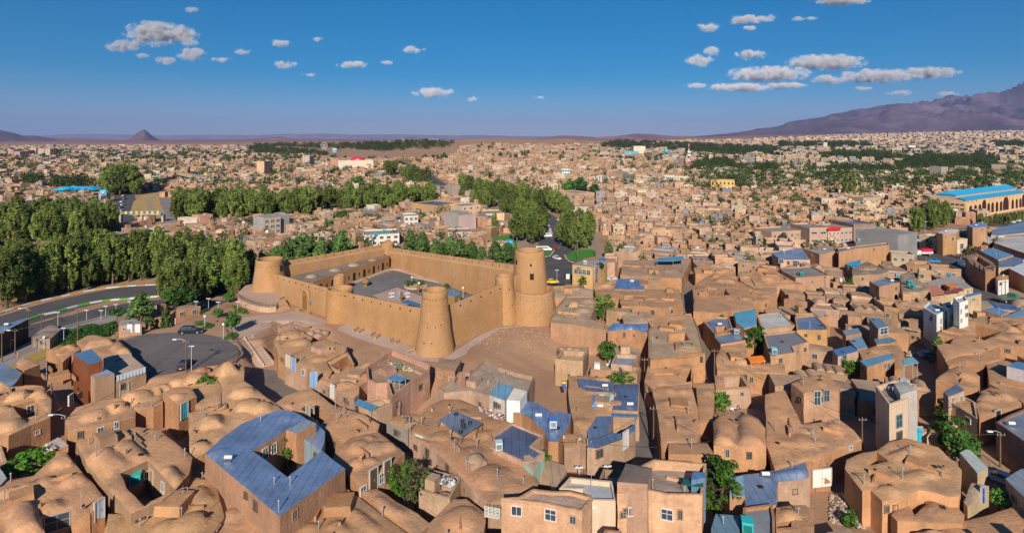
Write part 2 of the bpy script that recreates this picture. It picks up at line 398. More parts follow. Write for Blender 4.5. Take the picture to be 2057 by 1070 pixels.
def flat(mb, poly, dz, col, mat=0, step=4.0, zfix=None):
 """sheet laid on the ground over a polygon"""
 bm = bmesh.new(); poly = ccw([tuple(p[:2]) for p in poly])
 tris = tessellate_polygon([[Vector((p[0], p[1], 0)) for p in poly]])
 vs = [bm.verts.new((p[0], p[1], 0)) for p in poly]
 for t in tris:
  try: bm.faces.new([vs[i] for i in t])
  except ValueError: pass
 if zfix is None:
  cut(bm, step)
 for v in bm.verts: v.co.z = 0
 bm.verts.ensure_lookup_table(); bm.verts.index_update()
 xs = np.array([v.co.x for v in bm.verts]); ys = np.array([v.co.y for v in bm.verts])
 zs = ground_h(xs, ys) + dz if zfix is None else np.full(xs.shape, zfix)
 V = [(a, b, c) for a, b, c in zip(xs, ys, zs)]
 fs = []
 for f in bm.faces:
  idx = [v.index for v in f.verts]
  if f.normal.z < 0: idx = idx[::-1]
  fs.append(idx)
 mb.add(V, fs, col, mat, True); bm.free()
def cut(bm, step):
 xs = [v.co.x for v in bm.verts]; ys = [v.co.y for v in bm.verts]
 for lo, hi, nrm in ((min(xs), max(xs), (1, 0, 0)), (min(ys), max(ys), (0, 1, 0))):
  n = int((hi - lo) / step)
  for k in range(1, n + 1):
   t = lo + (hi - lo) * k / (n + 1)
   bmesh.ops.bisect_plane(bm, geom=bm.verts[:] + bm.edges[:] + bm.faces[:], dist=1e-5, plane_co=(t * nrm[0], t * nrm[1], 0), plane_no=nrm)
ASPH = (0.085, 0.08, 0.085); PAVE = (0.42, 0.30, 0.235); KERB = (0.5, 0.45, 0.4)
ROADS = []
def road(name, P, half, col=ASPH, ex=True):
 mb = MB(); ribbon(mb, P, half, half, 0.035, col, 0, 3.0); struct(mb, name, 'asphalt')
 if ex:
  S_ = spline(P, 12)
  for i in range(len(S_) - 1):
   a, b = S_[i], S_[i + 1]; d = (b - a).normalized() if (b - a).length else Vector((1, 0)); n = Vector((-d.y, d.x)) * (half + 1.5)
   exclude([a + n - d, b + n + d, b - n + d, a - n - d])
 return P
def area(name, poly, dz, col, mat, ex=True, **k):
 mb = MB(); flat(mb, poly, dz, col, 0, **k); struct(mb, name, mat)
 if ex: exclude(poly)
def kerb(name, P, col, alt=None, al=1.0, wdt=0.25, h=0.14):
 mb = MB(); ribbon(mb, P, wdt, wdt, 0.0, col, 0, 2.5, h=h, alt=alt, altlen=al); struct(mb, name, 'plaster')
BLV = pts('P', (1150, 640), (1138, 575), (1130, 530), (1118, 495), (1112, 470), (1102, 448), (1080, 430), (1030, 412), (975, 397), (925, 385), (885, 372), (855, 352), (830, 338), (800, 327))
road('boulevard', BLV[1:], 8.0)
area('road',pts('P',(1098,575),(1098,530),(1105,505),(1130,505),(1150,520),(1165,545),(1150,572),(1120,580)),0.04,ASPH,'asphalt')
kerb('kerb', [p + Vector((-1.2, 0, 0)) for p in BLV[4:11]], (0.5, 0.48, 0.45), wdt=0.9, h=0.16)
area('lawn',pts('Y',(570,440),(620,400),(730,365),(880,358),(930,385),(925,445),(800,470),(700,505),(620,490)),0.05,(0.06,0.20,0.03),'lawn')
kerb('kerb', pts('Y', (560, 430), (590, 485), (640, 512), (700, 525), (740, 520)), (0.7, 0.68, 0.65), (0.45, 0.08, 0.06), 1.2)
area('lawn',pts('Y',(318,425),(318,395),(400,370),(420,380),(385,425)),0.05,(0.06,0.20,0.03),'lawn',ex=False)
kerb('kerb', pts('Y', (320, 448), (372, 445), (400, 425), (435, 375)), (0.7, 0.68, 0.65), (0.45, 0.3, 0.06), 1.2)
area('lawn',pts('P',(985,500),(990,476),(1035,470),(1040,500),(1010,512)),0.05,(0.06,0.22,0.03),'lawn')
area('pavement',pts('P',(1040,520),(1040,480),(1085,455),(1098,470),(1104,495),(1096,510)),0.03,(0.3,0.22,0.17),'paving')
area('pavement',pts('P',(1135,505),(1128,480),(1130,462),(1205,470),(1215,520),(1200,525),(1190,505)),0.03,(0.3,0.22,0.17),'paving')
LR1 = pts('P', (-60, 668), (40, 640), (120, 615), (200, 596), (270, 584), (330, 580), (480, 582))
LR2 = pts('P', (-60, 730), (20, 690), (90, 660), (160, 642), (220, 627), (290, 616), (340, 615), (470, 618))
road('road', LR1, 7.4); road('road', LR2, 6.6)
kerb('kerb', pts('P', (-40, 700), (58, 642), (110, 628), (155, 615), (205, 605), (260, 600), (325, 595)), (0.62, 0.62, 0.6), (0.10, 0.42, 0.05), 2.2, wdt=0.5, h=0.35)
kerb('kerb', pts('P', (-30, 640), (60, 610), (140, 592), (190, 582), (240, 576), (330, 571)), (0.62, 0.62, 0.6), (0.5, 0.35, 0.12), 2.2, wdt=0.4, h=0.25)
area('pavement',pts('P',(-40,760),(0,715),(60,690),(125,660),(200,640),(265,622),(262,632),(205,652),(150,668),(100,700),(40,730),(0,765)),0.05,(0.27,0.24,0.23),'paving')
kerb('kerb', pts('P', (-30, 735), (60, 688), (125, 658), (200, 638), (262, 622)), (0.4, 0.36, 0.32), wdt=0.2, h=0.15)
area('grass',pts('P',(-20,770),(20,735),(60,712),(110,690),(140,678),(240,672),(225,690),(150,700),(95,715),(40,745),(10,790)),0.06,(0.38,0.26,0.07),'lawn')
area('pavement',pts('P',(-40,540),(-40,500),(10,497),(60,502),(30,540)),0.05,(0.33,0.27,0.23),'paving')
road('road', pts('P', (215, 470), (236, 448), (250, 430), (258, 412), (250, 395), (262, 380), (300, 373), (350, 366), (385, 356), (400, 350), (380, 345), (345, 345)), 7)
road('road', pts('P', (330, 460), (345, 448), (338, 432), (328, 408), (322, 398)), 5, (0.22, 0.19, 0.18))
area('pavement',pts('P',(270,460),(325,462),(345,452),(380,446),(372,438),(345,437),(330,452),(322,455)),0.05,(0.24,0.21,0.2),'paving')
area('river_bed',pts('P',(272,440),(262,425),(268,405),(285,392),(315,383),(338,378),(318,392),(322,410),(332,430),(322,445)),0.05,(0.42,0.28,0.11),'lawn')
area('river_bed',pts('P',(286,440),(296,420),(292,400),(318,388),(330,385),(308,398),(306,415),(318,440)),0.09,(0.34,0.24,0.17),'paving',ex=False)
area('street',pts('N',(1150,170),(1240,160),(1300,230),(1460,250),(1500,260),(1500,300),(1640,430),(1720,470),(1840,560),(1926,560),(1926,640),(1620,670),(1560,690),(1545,560),(1540,470),(1430,380),(1260,370),(1190,370),(1150,250)),0.04,ASPH,'asphalt')
road('street', pts('N', (1040, 160), (1150, 158), (1290, 130), (1400, 112), (1520, 88), (1700, 62), (1926, 30), (2300, -10)), 6)
kerb('kerb', pts('N', (1110, 162), (1150, 156), (1290, 128), (1420, 108)), (0.7, 0.7, 0.72), (0.08, 0.16, 0.4), 2.5, wdt=0.5, h=0.5)
area('street',pts('N',(1180,900),(1120,900),(1130,960),(1200,970),(1230,930),(1210,880)),0.04,(0.2,0.16,0.14),'asphalt',ex=False)
area('street',pts('F',(60,680),(200,600),(290,520),(300,380),(310,220),(330,200),(350,215),(345,330),(365,480),(395,690),(330,720),(60,760)),0.04,(0.16,0.14,0.135),'asphalt')
road('alley', pts('P', (1376, 560), (1380, 600), (1392, 625), (1412, 650), (1424, 690), (1440, 740), (1448, 775)), 1.9, (0.22, 0.17, 0.14))
area('street',pts('C',(215,290),(270,90),(330,80),(370,110),(540,130),(700,225),(700,240),(640,290),(560,300),(420,260),(320,170)),0.04,(0.17,0.14,0.125),'asphalt')
road('alley', pts('K', (400, 1010), (500, 1080), (640, 1170), (750, 1260), (860, 1360), (1000, 1480)), 1.6, (0.3, 0.22, 0.16), ex=False)
area('street',pts('G',(1000,500),(1130,440),(1180,640),(1200,700),(1180,800),(1130,760),(1130,660),(1010,570)),0.04,(0.36,0.25,0.17),'paving')
area('car_park',pts('P',(222,694),(280,672),(340,668),(400,668),(447,678),(474,694),(482,712),(440,732),(300,758),(232,730),z=3.0),0.04,(0.13,0.115,0.115),'asphalt',ex=False)
area('pavement',pts('K',(0,655),(110,630),(330,608),(480,585),(600,620),(700,655),(690,690),(520,690),(400,680),(340,712),(170,762),(40,785),(0,760),z=3.0),0.05,PAVE,'paving',ex=False)
area('pavement',pts('L',(-260,690),(-200,680),(280,860),(320,905),(450,930),(540,880),(800,715),(1020,690),(1110,660),(1225,620),(1230,650),(1100,690),(870,720),(650,860),(625,900),(480,960),(300,940),(212,925),(98,862),(-42,818),(-165,778),(-300,720),z=3.0),0.05,(0.42,0.315,0.27),'paving',ex=False)
# ------------------------------------------------------------------ the fortress
Z0 = 3.0
T1, T2, T3, T4, T5, T6, DR = (-70.8, 160), (-42.8, 136.4), (-16.4, 116.5), (-1.5, 135), (4.6, 141.5), (-44.5, 196), (5.4, 136.8)
fort = thing('fortress', 'large ochre mud brick fortress with six round towers and walled courtyard', 'fortress', (-30, 150, Z0))
rn = lambda a, z, k=0.0: 0.10 * noise.noise(Vector((math.cos(a) * 2, math.sin(a) * 2, z * 0.35 + k)))
def tower(c, r0, r1, top, z0=Z0 - 1.0, belt=True, wall_t=0.5, slots=(), floor_=1.6, lean=(0, 0), flare=1.6, a0=0, a1=2 * math.pi, name='tower'):
 mb = MB(); H = top - z0; n = 48
 prof = []
 for i in range(15):
  t = i / 14
  prof.append((r1 + (r0 - r1) * (1 - t) ** flare, H * t))
 prof[-1] = (prof[-1][0] + 0.05, H - 0.12); prof += [(r1 - 0.08, H), (r1 - wall_t + 0.1, H), (r1 - wall_t, H - 0.15), (r1 - wall_t, H - floor_)]
 mb.lathe((c[0], c[1], z0), prof, CAST, 0, n, a0=a0, a1=a1, jit=lambda a, z: rn(a, z, c[0]))
 mb.lathe((c[0], c[1], z0), [(r1 - wall_t, H - floor_), (0.01, H - floor_ + 0.05)], MUDR, 0, n)
 if lean != (0, 0):
  mb.v = [(x + lean[0] * (z - z0) / H, y + lean[1] * (z - z0) / H, z) for x, y, z in mb.v]
 o = part(mb, name, 'castle_mud', fort)
 for (ang, z, wd, ht) in slots:
  h = MB()
  a = math.radians(ang); t = (z - z0) / H; r = r1 + (r0 - r1) * (1 - t) ** flare
  h.box((c[0] + lean[0] * t + (r - 0.12) * math.cos(a), c[1] + lean[1] * t + (r - 0.12) * math.sin(a), z), (0.42, wd, ht), DARK, 0, a)
  part(h, 'loophole', 'wood', o)
 return o
rng = random.Random(3)
def ring_holes(z, a0, a1, k, wd=0.16, ht=0.16): return [(a0 + (a1 - a0) * i / max(1, k - 1), z + rng.uniform(-.1, .1), wd, ht) for i in range(k)]
tower(T1, 5.3, 3.75, 12.9, slots=ring_holes(11.2, -140, -30, 8) + [(-165, 10.2, .5, 1.5), (-20, 9.6, .5, 1.6)], flare=1.3, wall_t=.6)
tower(T2, 3.7, 3.15, 10.8, slots=[(-35, 7.2, .25, .4), (-110, 9.6, .16, .16), (-70, 9.6, .16, .16)], flare=1.3)
tower(T3, 4.35, 2.65, 15.9, slots=ring_holes(14.4, -150, -30, 9) + [(-118, 5.6, .22, .22), (-92, 5.7, .22, .22), (-110, 8.8, .18, .18), (-80, 8.8, .18, .18), (-60, 9.2, .18, .18)], flare=1.35)
tower(T4, 3.3, 2.2, 14.2, slots=[(-112, 10.8, .45, 1.1), (-60, 11.2, .2, .3), (-50, 7.5, .2, .2), (-120, 6.5, .2, .2)], lean=(-0.45, 0), flare=1.3, wall_t=.4)
tower(T5, 5.3, 3.75, 19.2, slots=[(-85, 12.6, 1.0, 1.5), (-88, 15.9, .5, .6), (-150, 16, .6, 1.0), (-120, 8, .2, .2), (-60, 8, .2, .2)], wall_t=.65, flare=1.0, floor_=2.0)
tower(T6, 2.4, 2.15, 10.9, slots=[(-100, 6, .5, 1.0)], flare=1.2, wall_t=.4)
tower(DR, 6.0, 5.15, 10.4, slots=ring_holes(8.9, -170, -10, 9), wall_t=.7, flare=1.4, floor_=2.2, a0=math.radians(-205), a1=math.radians(40), name='bastion')
def fwall(p0, p1, h0, h1, side=1, holes=True, z0=Z0 - 1, name='wall'):
 """side=+1: outer face to the right of p0->p1"""
 p0, p1 = Vector(p0), Vector(p1); d = (p1 - p0); L = d.length; d.normalize(); n = Vector((d.y, -d.x)) * side
 K_ = max(4, int(L / 1.5)); prof = []
 mb = MB(); rows = []
 for i in range(K_ + 1):
  t = i / K_; h = h0 + (h1 - h0) * t + 0.10 * noise.noise(Vector((p0.x + t * L * .3, p0.y, 7)))
  q = p0 + d * (L * t)
  row = []
  for (o_, z) in ((1.5, z0), (1.25, z0 + (h - z0) * .33), (1.02, z0 + (h - z0) * .66), (0.82, h - .1), (.72, h), (.38, h), (.3, h - .1), (.28, h - 1.25), (-.75, h - 1.3), (-.8, h - 1.45), (-1.0, z0)):
   w_ = 0.09 * noise.noise(Vector((q.x * .3, q.y * .3, z * .4)))
   row.append((q.x + n.x * (o_ + w_), q.y + n.y * (o_ + w_), z))
  rows.append(row)
 m = len(rows[0]); vs = [v for r_ in rows for v in r_]
 fs = []
 for i in range(K_):
  for j in range(m - 1):
   f = (i * m + j, (i + 1) * m + j, (i + 1) * m + j + 1, i * m + j + 1)
   fs.append(f if side < 0 else f[::-1])
 mb.add(vs, fs, CAST, 0, True)
 o = part(mb, name, 'castle_mud', fort)
 if holes:
  k = int(L / 3.2)
  for i in range(1, k):
   hb = MB()
   t = i / k; q = p0 + d * (L * t) + n * 0.84; h = h0 + (h1 - h0) * t
   hb.box((q.x, q.y, h - 1.05), (0.3, 0.28, 0.34), DARK, 0, math.atan2(d.y, d.x))
   part(hb, 'loophole', 'wood', o)
 return o
fwall(T1, T2, 9.2, 10.2); fwall(T2, T3, 10.3, 11.5); fwall(T3, T4, 11.6, 12.9); fwall(T4, T5, 13.4, 14.6, holes=False)
WB, WL = fwall(T6, T5, 9.0, 14.6, side=-1, holes=False), fwall(T1, T6, 11.3, 10.3, side=-1, holes=False)
for (a, b, h0, h1, W_) in ((T6, T5, 9.0, 14.6, WB), (T1, T6, 11.3, 10.3, WL)):
 a, b = Vector(a), Vector(b); d = (b - a).normalized(); L = (b - a).length; n = Vector((d.y, -d.x)); rz = math.atan2(d.y, d.x)
 m1, m2 = MB(), MB(); k = int(L / 3.0)
 for i in range(1, k):
  t = i / k; q = a + d * L * t - n * 0.29 * -1; h = h0 + (h1 - h0) * t
  q = a + d * L * t + n * -0.26
  m1 = MB(); m1.box((q.x, q.y, h - .75), (.24, .14, .3), DARK, 0, rz); part(m1, 'loophole', 'wood', W_)
 for i in range(int(L / 0.9)):
  t = (i + .5) * 0.9 / L; q = a + d * L * t + n * 0.62; h = h0 + (h1 - h0) * t
  m2.box((q.x, q.y, h - 1.42), (.55, .34, .2), (0.55, .40, .25), 0, rz)
 part(m2, 'parapet_walk', 'castle_mud', W_)
fd = (Vector(T2) - Vector(T1)).normalized(); fn = Vector((fd.y, -fd.x)); frz = math.atan2(fd.y, fd.x)
def on_front(c, x, y, off=1.35):
 """pixel -> point on the fortress front face"""
 u, v = px(c, x, y); r = Vector(((u - CX) / F, 1.0)); o = Vector(T1) + fn * off
 det = r.x * (-fd.y) - (-fd.x) * r.y; D = (o.x * (-fd.y) + fd.x * o.y) / det
 return Vector((r.x * D, D, CH + (HZ - v) * D / F))
g0 = on_front('K', 549, 582)
def arch_pts(w_, h, n=10):
 p = [(-w_ / 2, 0), (w_ / 2, 0), (w_ / 2, h - w_ / 2)]
 p += [(w_ / 2 * math.cos(a), h - w_ / 2 + w_ / 2 * math.sin(a)) for a in [math.pi * i / n for i in range(1, n)]]
 return p + [(-w_ / 2, h - w_ / 2)]
def arch_panel(mb, c, d, n, w_, h, th, col, mat=0, off=0.0):
 P_ = arch_pts(w_, h); k = len(P_)
 fr = [(c[0] + d.x * a + n.x * (off + th), c[1] + d.y * a + n.y * (off + th), c[2] + b) for a, b in P_]
 bk = [(c[0] + d.x * a + n.x * off, c[1] + d.y * a + n.y * off, c[2] + b) for a, b in P_]
 mb.add(fr + bk, [tuple(range(k))] + [(i, k + i, k + (i + 1) % k, (i + 1) % k) for i in range(k)], col, mat)
def arch_frame(mb, c, d, n, w_, h, t, th, col, mat=0):
 A, B_ = arch_pts(w_, h), arch_pts(w_ + 2 * t, h + t); k = len(A)
 def P3(q, o): return (c[0] + d.x * q[0] + n.x * o, c[1] + d.y * q[0] + n.y * o, c[2] + q[1])
 vs = [P3(q, th) for q in A] + [P3(q, th) for q in B_] + [P3(q, -.1) for q in A] + [P3(q, -.1) for q in B_]
 fs = []
 for i in range(1, k):
  j = (i + 1) % k
  fs += [(i, j, k + j, k + i), (2 * k + i, 2 * k + j, j, i), (k + i, k + j, 3 * k + j, 3 * k + i)]
 mb.add(vs, fs, col, mat)
gz = Z0
gm = MB(); arch_frame(gm, (g0.x, g0.y, gz), fd, fn, 2.9, 5.0, .4, .35, (0.46, 0.29, 0.16)); gate = part(gm, 'gate', 'castle_mud', fort)
gm = MB(); arch_panel(gm, (g0.x, g0.y, gz), fd, fn, 2.9, 5.0, .06, (0.30, 0.15, 0.03)); part(gm, 'gate_arch', 'wood', gate)
for s in (-1, 1):
 gm = MB(); gm.box((g0.x + fd.x * s * .68 + fn.x * .14, g0.y + fd.y * s * .68 + fn.y * .14, gz + .05), (1.3, .12, 3.3), (0.27, 0.13, 0.025), 0, frz)
 for r_ in range(6): gm.box((g0.x + fd.x * s * .68 + fn.x * .21, g0.y + fd.y * s * .68 + fn.y * .21, gz + .3 + r_ * .52), (1.2, .05, .08), (0.15, 0.08, 0.03), 0, frz)
 part(gm, 'gate_leaf', 'wood', gate)
gm = MB(); gm.box((g0.x + fd.x * 2.35 + fn.x * .12, g0.y + fd.y * 2.35 + fn.y * .12, gz + 1.6), (.7, .1, .9), (0.08, 0.2, 0.42), 0, frz); part(gm, 'plaque', 'paint', fort)
for x, y in ((495, 585), (565, 608)):
 p = at('K', x, y, Z0); mb = MB(); mb.box((p.x, p.y, Z0), (1.5, .55, .5), (0.42, 0.20, 0.07), 0, frz); mb.box((p.x, p.y, Z0 + .5), (1.6, .65, .08), (0.5, 0.26, 0.1), 0, frz)
 solo(mb, 'bench', 'wood', 'low wooden bench left of the fortress gate' if x < 500 else 'low wooden bench right of the fortress gate', 'bench', p)
area('courtyard',pts('P',(700,574),(789,543),(951,584),(985,592),(900,640),(860,650),(760,632),(690,606),z=Z0),0.05,(0.155,0.15,0.15),'asphalt',ex=False)
area('patio',pts('K',(1030,478),(1205,420),(1427,500),(1400,600),(1260,600),z=Z0),0.12,(0.42,0.30,0.25),'paving',ex=False)
cb = MB(); ribbon(cb, pts('K', (870, 398), (1000, 350), (1172, 290), (1300, 318), (1427, 352), z=Z0), .7, .7, 0.0, (0.46, .34, .26), h=.3); ribbon(cb, pts('L', (250, 345), (480, 390), (715, 440), z=Z0), .7, .7, 0.0, (0.46, .34, .26), h=.3)
part(cb, 'plinth', 'paving', fort)
a, b = Vector((-42.6, 190)), Vector((-57.0, 156.5)); d = (b - a).normalized(); n = Vector((d.y, -d.x)) * -1
if n.x < 0: n = -n
lw = (Vector(T1) - Vector(T6)).normalized(); ln_ = Vector((-lw.y, lw.x)); ln_ = ln_ if ln_.x > 0 else -ln_
q0, q1 = Vector(T6) + ln_ * .9, Vector(T1) + ln_ * 1.2 - lw * 2
rng_mb = MB(); rng_mb.prism([tuple(a), tuple(b), tuple(q1), tuple(q0)], Z0, 6.7, CAST, 0, (0.23, 0.19, 0.16), rmat=1)
room = part(rng_mb, 'arcade_range', ['castle_mud', 'mudroof'], fort)
pm = MB(); rz = math.atan2(d.y, d.x); c = (a + b) / 2 + n * -.12; pm.box((c.x, c.y, 6.69), ((b - a).length, .3, .45), CAST, 0, rz); part(pm, 'parapet', 'castle_mud', room)
L = (b - a).length
for i in range(14):
 am = MB()
 q = a + d * (1.2 + i * (L - 2.0) / 14)
 arch_panel(am, (q.x, q.y, Z0 + (.2 if i % 2 else .9)), d, n, 1.2 if i % 2 else .55, 2.5 if i % 2 else 1.3, .04, DARK if i % 2 else (0.05, .03, .02), off=.01)
 part(am, 'archway', 'wood', room)
for k, (t, s) in enumerate(((.2, 1.1), (.42, 1.3), (.62, 1.3), (.85, 1.2))):
 dm = MB(); q = (a.lerp(b, t) + q0.lerp(q1, t)) / 2; dm.dome((q.x, q.y, 6.65), 1.5 * s, .7 * s, (0.30, .23, .17), 0, 18, 5); part(dm, 'dome', 'mudroof', room)
dm = MB(); c = at('K', 790, 330, 8.3); dm.lathe((c.x, c.y, Z0), [(1.75, 0), (1.6, 5.2), (1.5, 5.4), (1.2, 5.4), (1.2, 4.6), (.01, 4.6)], CAST, 0, 24); part(dm, 'turret', 'castle_mud', fort)
dm = MB(); arch_panel(dm, (c.x, c.y, Z0), Vector((.8, -.6)).normalized(), Vector((-.6, -.8)), 1.0, 2.3, .1, DARK, off=1.62); part(dm, 'turret_door', 'wood', fort)
tp = [tuple(p[:2]) for p in pts('K', (62, 488), (95, 515), (150, 538), (215, 556), (285, 562), (338, 556), (345, 530), (370, 495), (420, 470), (300, 380), (120, 400), (70, 450), z=4.3)]
tm = MB(); tm.prism(tp, Z0 - .5, 4.3, (0.46, 0.31, 0.21), 0, PAVE); terr = solo(tm, 'terrace', 'castle_mud', 'raised paved terrace with curved wall at the foot of the left tower', 'terrace', (tp[0][0], tp[0][1], Z0))
def railing(mb, P, h=1.0, col=(0.09, 0.05, 0.035), gap=.8):
 P = [Vector(p) for p in P]
 for z in (h, h * .55): mb.tube([p + Vector((0, 0, z)) for p in P], .04, col, 0, 5)
 for i in range(len(P) - 1):
  k = max(1, int((P[i + 1] - P[i]).length / gap))
  for j in range(k):
   q = P[i].lerp(P[i + 1], j / k); mb.tube([q, q + Vector((0, 0, h))], .035, col, 0, 5)
rm = MB(); railing(rm, [(p[0], p[1], 4.3) for p in inset(ccw(tp), .25)[::1]][0:1] and [Vector((p[0] + .1, p[1] + .2, 4.3)) for p in tp[:6]]); part(rm, 'railing', 'paint', terr)
def stairs(name, label, A0, A1, B0, B1, z0, z1, n, mats, col, cat='steps', sidewall=0.0):
 """top edge A0-A1 at z1, bottom edge B0-B1 at z0 (world xy)"""
 A0, A1, B0, B1 = [Vector((p[0], p[1])) for p in (A0, A1, B0, B1)]
 o = thing(name, label, cat, (*((A0 + B1) / 2), z0))
 mb = MB()
 for i in range(n):
  t0, t1 = i / n, (i + 1) / n; z = z1 - (z1 - z0) * i / n
  q = [A0.lerp(B0, t0), A1.lerp(B1, t0), A1.lerp(B1, t1), A0.lerp(B0, t1)]
  mb.prism([tuple(v) for v in q], z0 - .4, z + .03, jit(col, rng, .05))
 part(mb, 'step', mats, o)
 if sidewall:
  mb = MB()
  for a_, b_ in ((A0, B0), (A1, B1)):
   dd = (b_ - a_).normalized(); nn = Vector((-dd.y, dd.x)) * .18
   q = [a_ + nn, a_ - nn, b_ - nn, b_ + nn]
   mb.prism([tuple(v) for v in q], z0 - .4, z1 + sidewall, col) if False else mb.add([(q[0].x, q[0].y, z0 - .5), (q[1].x, q[1].y, z0 - .5), (q[2].x, q[2].y, z0 - .5), (q[3].x, q[3].y, z0 - .5), (q[0].x, q[0].y, z1 + sidewall), (q[1].x, q[1].y, z1 + sidewall), (q[2].x, q[2].y, z0 + sidewall), (q[3].x, q[3].y, z0 + sidewall)], [(4, 5, 6, 7), (0, 1, 5, 4), (1, 2, 6, 5), (2, 3, 7, 6), (3, 0, 4, 7)], col)
  part(mb, 'side_wall', mats, o)
 return o
st = stairs('staircase', 'long flight of pale stone steps from the plaza down to the street', at('K', 45, 805, 3.05), at('K', 168, 765, 3.05), at('K', 172, 1005, 0.1), at('K', 325, 965, 0.1), 0.05, 3.05, 14, 'paving', (0.44, .32, .24), sidewall=.25)
a_, b_ = at('K', 108, 786, 3.05), at('K', 248, 985, .1); rm = MB()
rm.add([a_ + Vector((-.15, 0, 0)), a_ + Vector((.15, 0, 0)), b_ + Vector((.15, 0, 0)), b_ + Vector((-.15, 0, 0))] + [v + Vector((0, 0, .5)) for v in (a_ + Vector((-.15, 0, 0)), a_ + Vector((.15, 0, 0)), b_ + Vector((.15, 0, 0)), b_ + Vector((-.15, 0, 0)))], [(4, 5, 6, 7), (0, 1, 5, 4), (1, 2, 6, 5), (2, 3, 7, 6), (3, 0, 4, 7)], (0.5, .36, .28)); part(rm, 'balustrade', 'paving', st)
stairs('staircase', 'short flight of steps between the gate and the raised terrace', at('K', 325, 520, 4.3), at('K', 395, 495, 4.3), at('K', 345, 602, 3.05), at('K', 442, 572, 3.05), 3.0, 4.3, 7, 'castle_mud', (0.5, .31, .18))
for k, (x0, y0, x1, y1, lab) in enumerate(((988, 697, 905, 768, 'nearest the round middle tower'), (1090, 740, 1028, 808, 'second from the round middle tower'), (1222, 790, 1168, 845, 'third from the round middle tower'), (1352, 876, 1282, 918, 'nearest the tall corner tower'))):
 a_, b_ = at('K', x0, y0, 3.0), at('K', x1, y1, 2.2); d_ = Vector((.75, -.6, 0)); z1_, z0_ = gh(a_.x, a_.y) + .2, gh(b_.x, b_.y) + .1
 stairs('embankment_steps', 'narrow steps with low side walls on the fortress bank, ' + lab, a_ - d_, a_ + d_, b_ - d_, b_ + d_, z0_, z1_, 6, 'paving', (0.36, .25, .17), sidewall=.45)
p0_ = at('L', 1135, 660, 3.1); stairs('embankment_steps', 'narrow steps on the bank below the big round bastion', p0_ + Vector((-.5, .8, 0)), p0_ + Vector((.7, .8, 0)), p0_ + Vector((.3, -2.4, 0)), p0_ + Vector((1.5, -2.4, 0)), 1.6, 3.1, 6, 'paving', (0.42, .30, .21), sidewall=.3)
RW = pts('P', (452, 664), (466, 684), (478, 692), (486, 706), (484, 716), (462, 730), (438, 738), (400, 745), z=3.05)
rm = MB(); ribbon(rm, RW, .2, .2, -3.0, (0.22, .19, .17), h=3.3)
rm = MB()
SP = spline(RW, 2.0)
for i in range(len(SP) - 1):
 a_, b_ = SP[i], SP[i + 1]; dd = (b_ - a_).normalized(); nn = Vector((-dd.y, dd.x)) * .2
 rm.prism([tuple(a_ + nn), tuple(b_ + nn), tuple(b_ - nn), tuple(a_ - nn)], -.3, 3.25, (0.27, .22, .19))
rw = solo(rm, 'retaining_wall', 'concrete', 'curved grey retaining wall with railing round the car park', 'wall', (RW[3].x, RW[3].y, 0))
rm = MB(); railing(rm, [Vector((p.x, p.y, 3.25)) for p in SP]); part(rm, 'railing', 'paint', rw)
# ------------------------------------------------------------------ houses
def bump(x, y, B):
 z = 0.0
 for b in B:
  if b[0] == 'd':
   _, cx, cy, r, h = b
   q = ((x - cx) ** 2 + (y - cy) ** 2) / (r * r)
   if q < 1: z = max(z, h * (1 - q) ** .5)
  else:
   _, ax, ay, bx, by, wd, h = b
   ex, ey = bx - ax, by - ay; L2 = ex * ex + ey * ey; L = math.sqrt(L2)
   t = ((x - ax) * ex + (y - ay) * ey) / L; s = abs((x - ax) * -ey + (y - ay) * ex) / L
   if s < wd and -.1 < t < L + .1:
    e = min(1.0, max(0.0, min(t, L - t) / 0.9 + .1)); z = max(z, h * (1 - (s / wd) ** 2) ** .52 * e ** .5)
 return z
def roof_grid(poly, holes, z, B, cell, col, mat, edge=0.0, rough=0.10, lip=0.16, xyj=0.10):
 """returns roof MB and the boundary loops (as directed edges with z)"""
 bm = bmesh.new()
 loops = [[Vector((p[0], p[1], 0)) for p in poly]] + [[Vector((p[0], p[1], 0)) for p in h] for h in holes]
 allp = [v for l in loops for v in l]
 vs = [bm.verts.new(v) for v in allp]
 for t in tessellate_polygon(loops):
  try: bm.faces.new([vs[i] for i in t])
  except ValueError: pass
 bm.normal_update()
 for f in bm.faces:
  if f.normal.z < 0: f.normal_flip()
 cut(bm, cell)
 bmesh.ops.remove_doubles(bm, verts=bm.verts[:], dist=0.02)
 bm.verts.ensure_lookup_table(); bm.verts.index_update(); bm.normal_update()
 xs = np.array([v.co.x for v in bm.verts]); ys = np.array([v.co.y for v in bm.verts])
 d = np.abs(seg_dist(xs, ys, poly))
 for h in holes: d = np.minimum(d, np.abs(seg_dist(xs, ys, h)))
 V = []
 for i, v in enumerate(bm.verts):
  x, y = v.co.x, v.co.y
  zz = z + bump(x, y, B) * min(1.0, d[i] / 0.3 if B else 1) + rough * noise.noise(Vector((x * .35, y * .35, z))) * 1.6
  if lip: zz -= lip * max(0.0, 1 - d[i] / .5) ** 2
  nx, ny = noise.noise(Vector((x * .28, y * .28, 3.1))), noise.noise(Vector((x * .28, y * .28, 9.7)))
  V.append((x + nx * xyj * 2.2, y + ny * xyj * 2.2, zz))
 mb = MB(); fs = []
 for f in bm.faces:
  idx = [v.index for v in f.verts]
  fs.append(tuple(idx if f.normal.z >= 0 else idx[::-1]))
 mb.add(V, fs, col, 0, True)
 E = []
 for e in bm.edges:
  if len(e.link_faces) == 1:
   f = e.link_faces[0]
   for l in f.loops:
    if l.edge == e:
     a, b = l.vert.index, l.link_loop_next.vert.index
     if f.normal.z < 0: a, b = b, a
     E.append((V[a], V[b]))
 bm.free()
 return mb, E
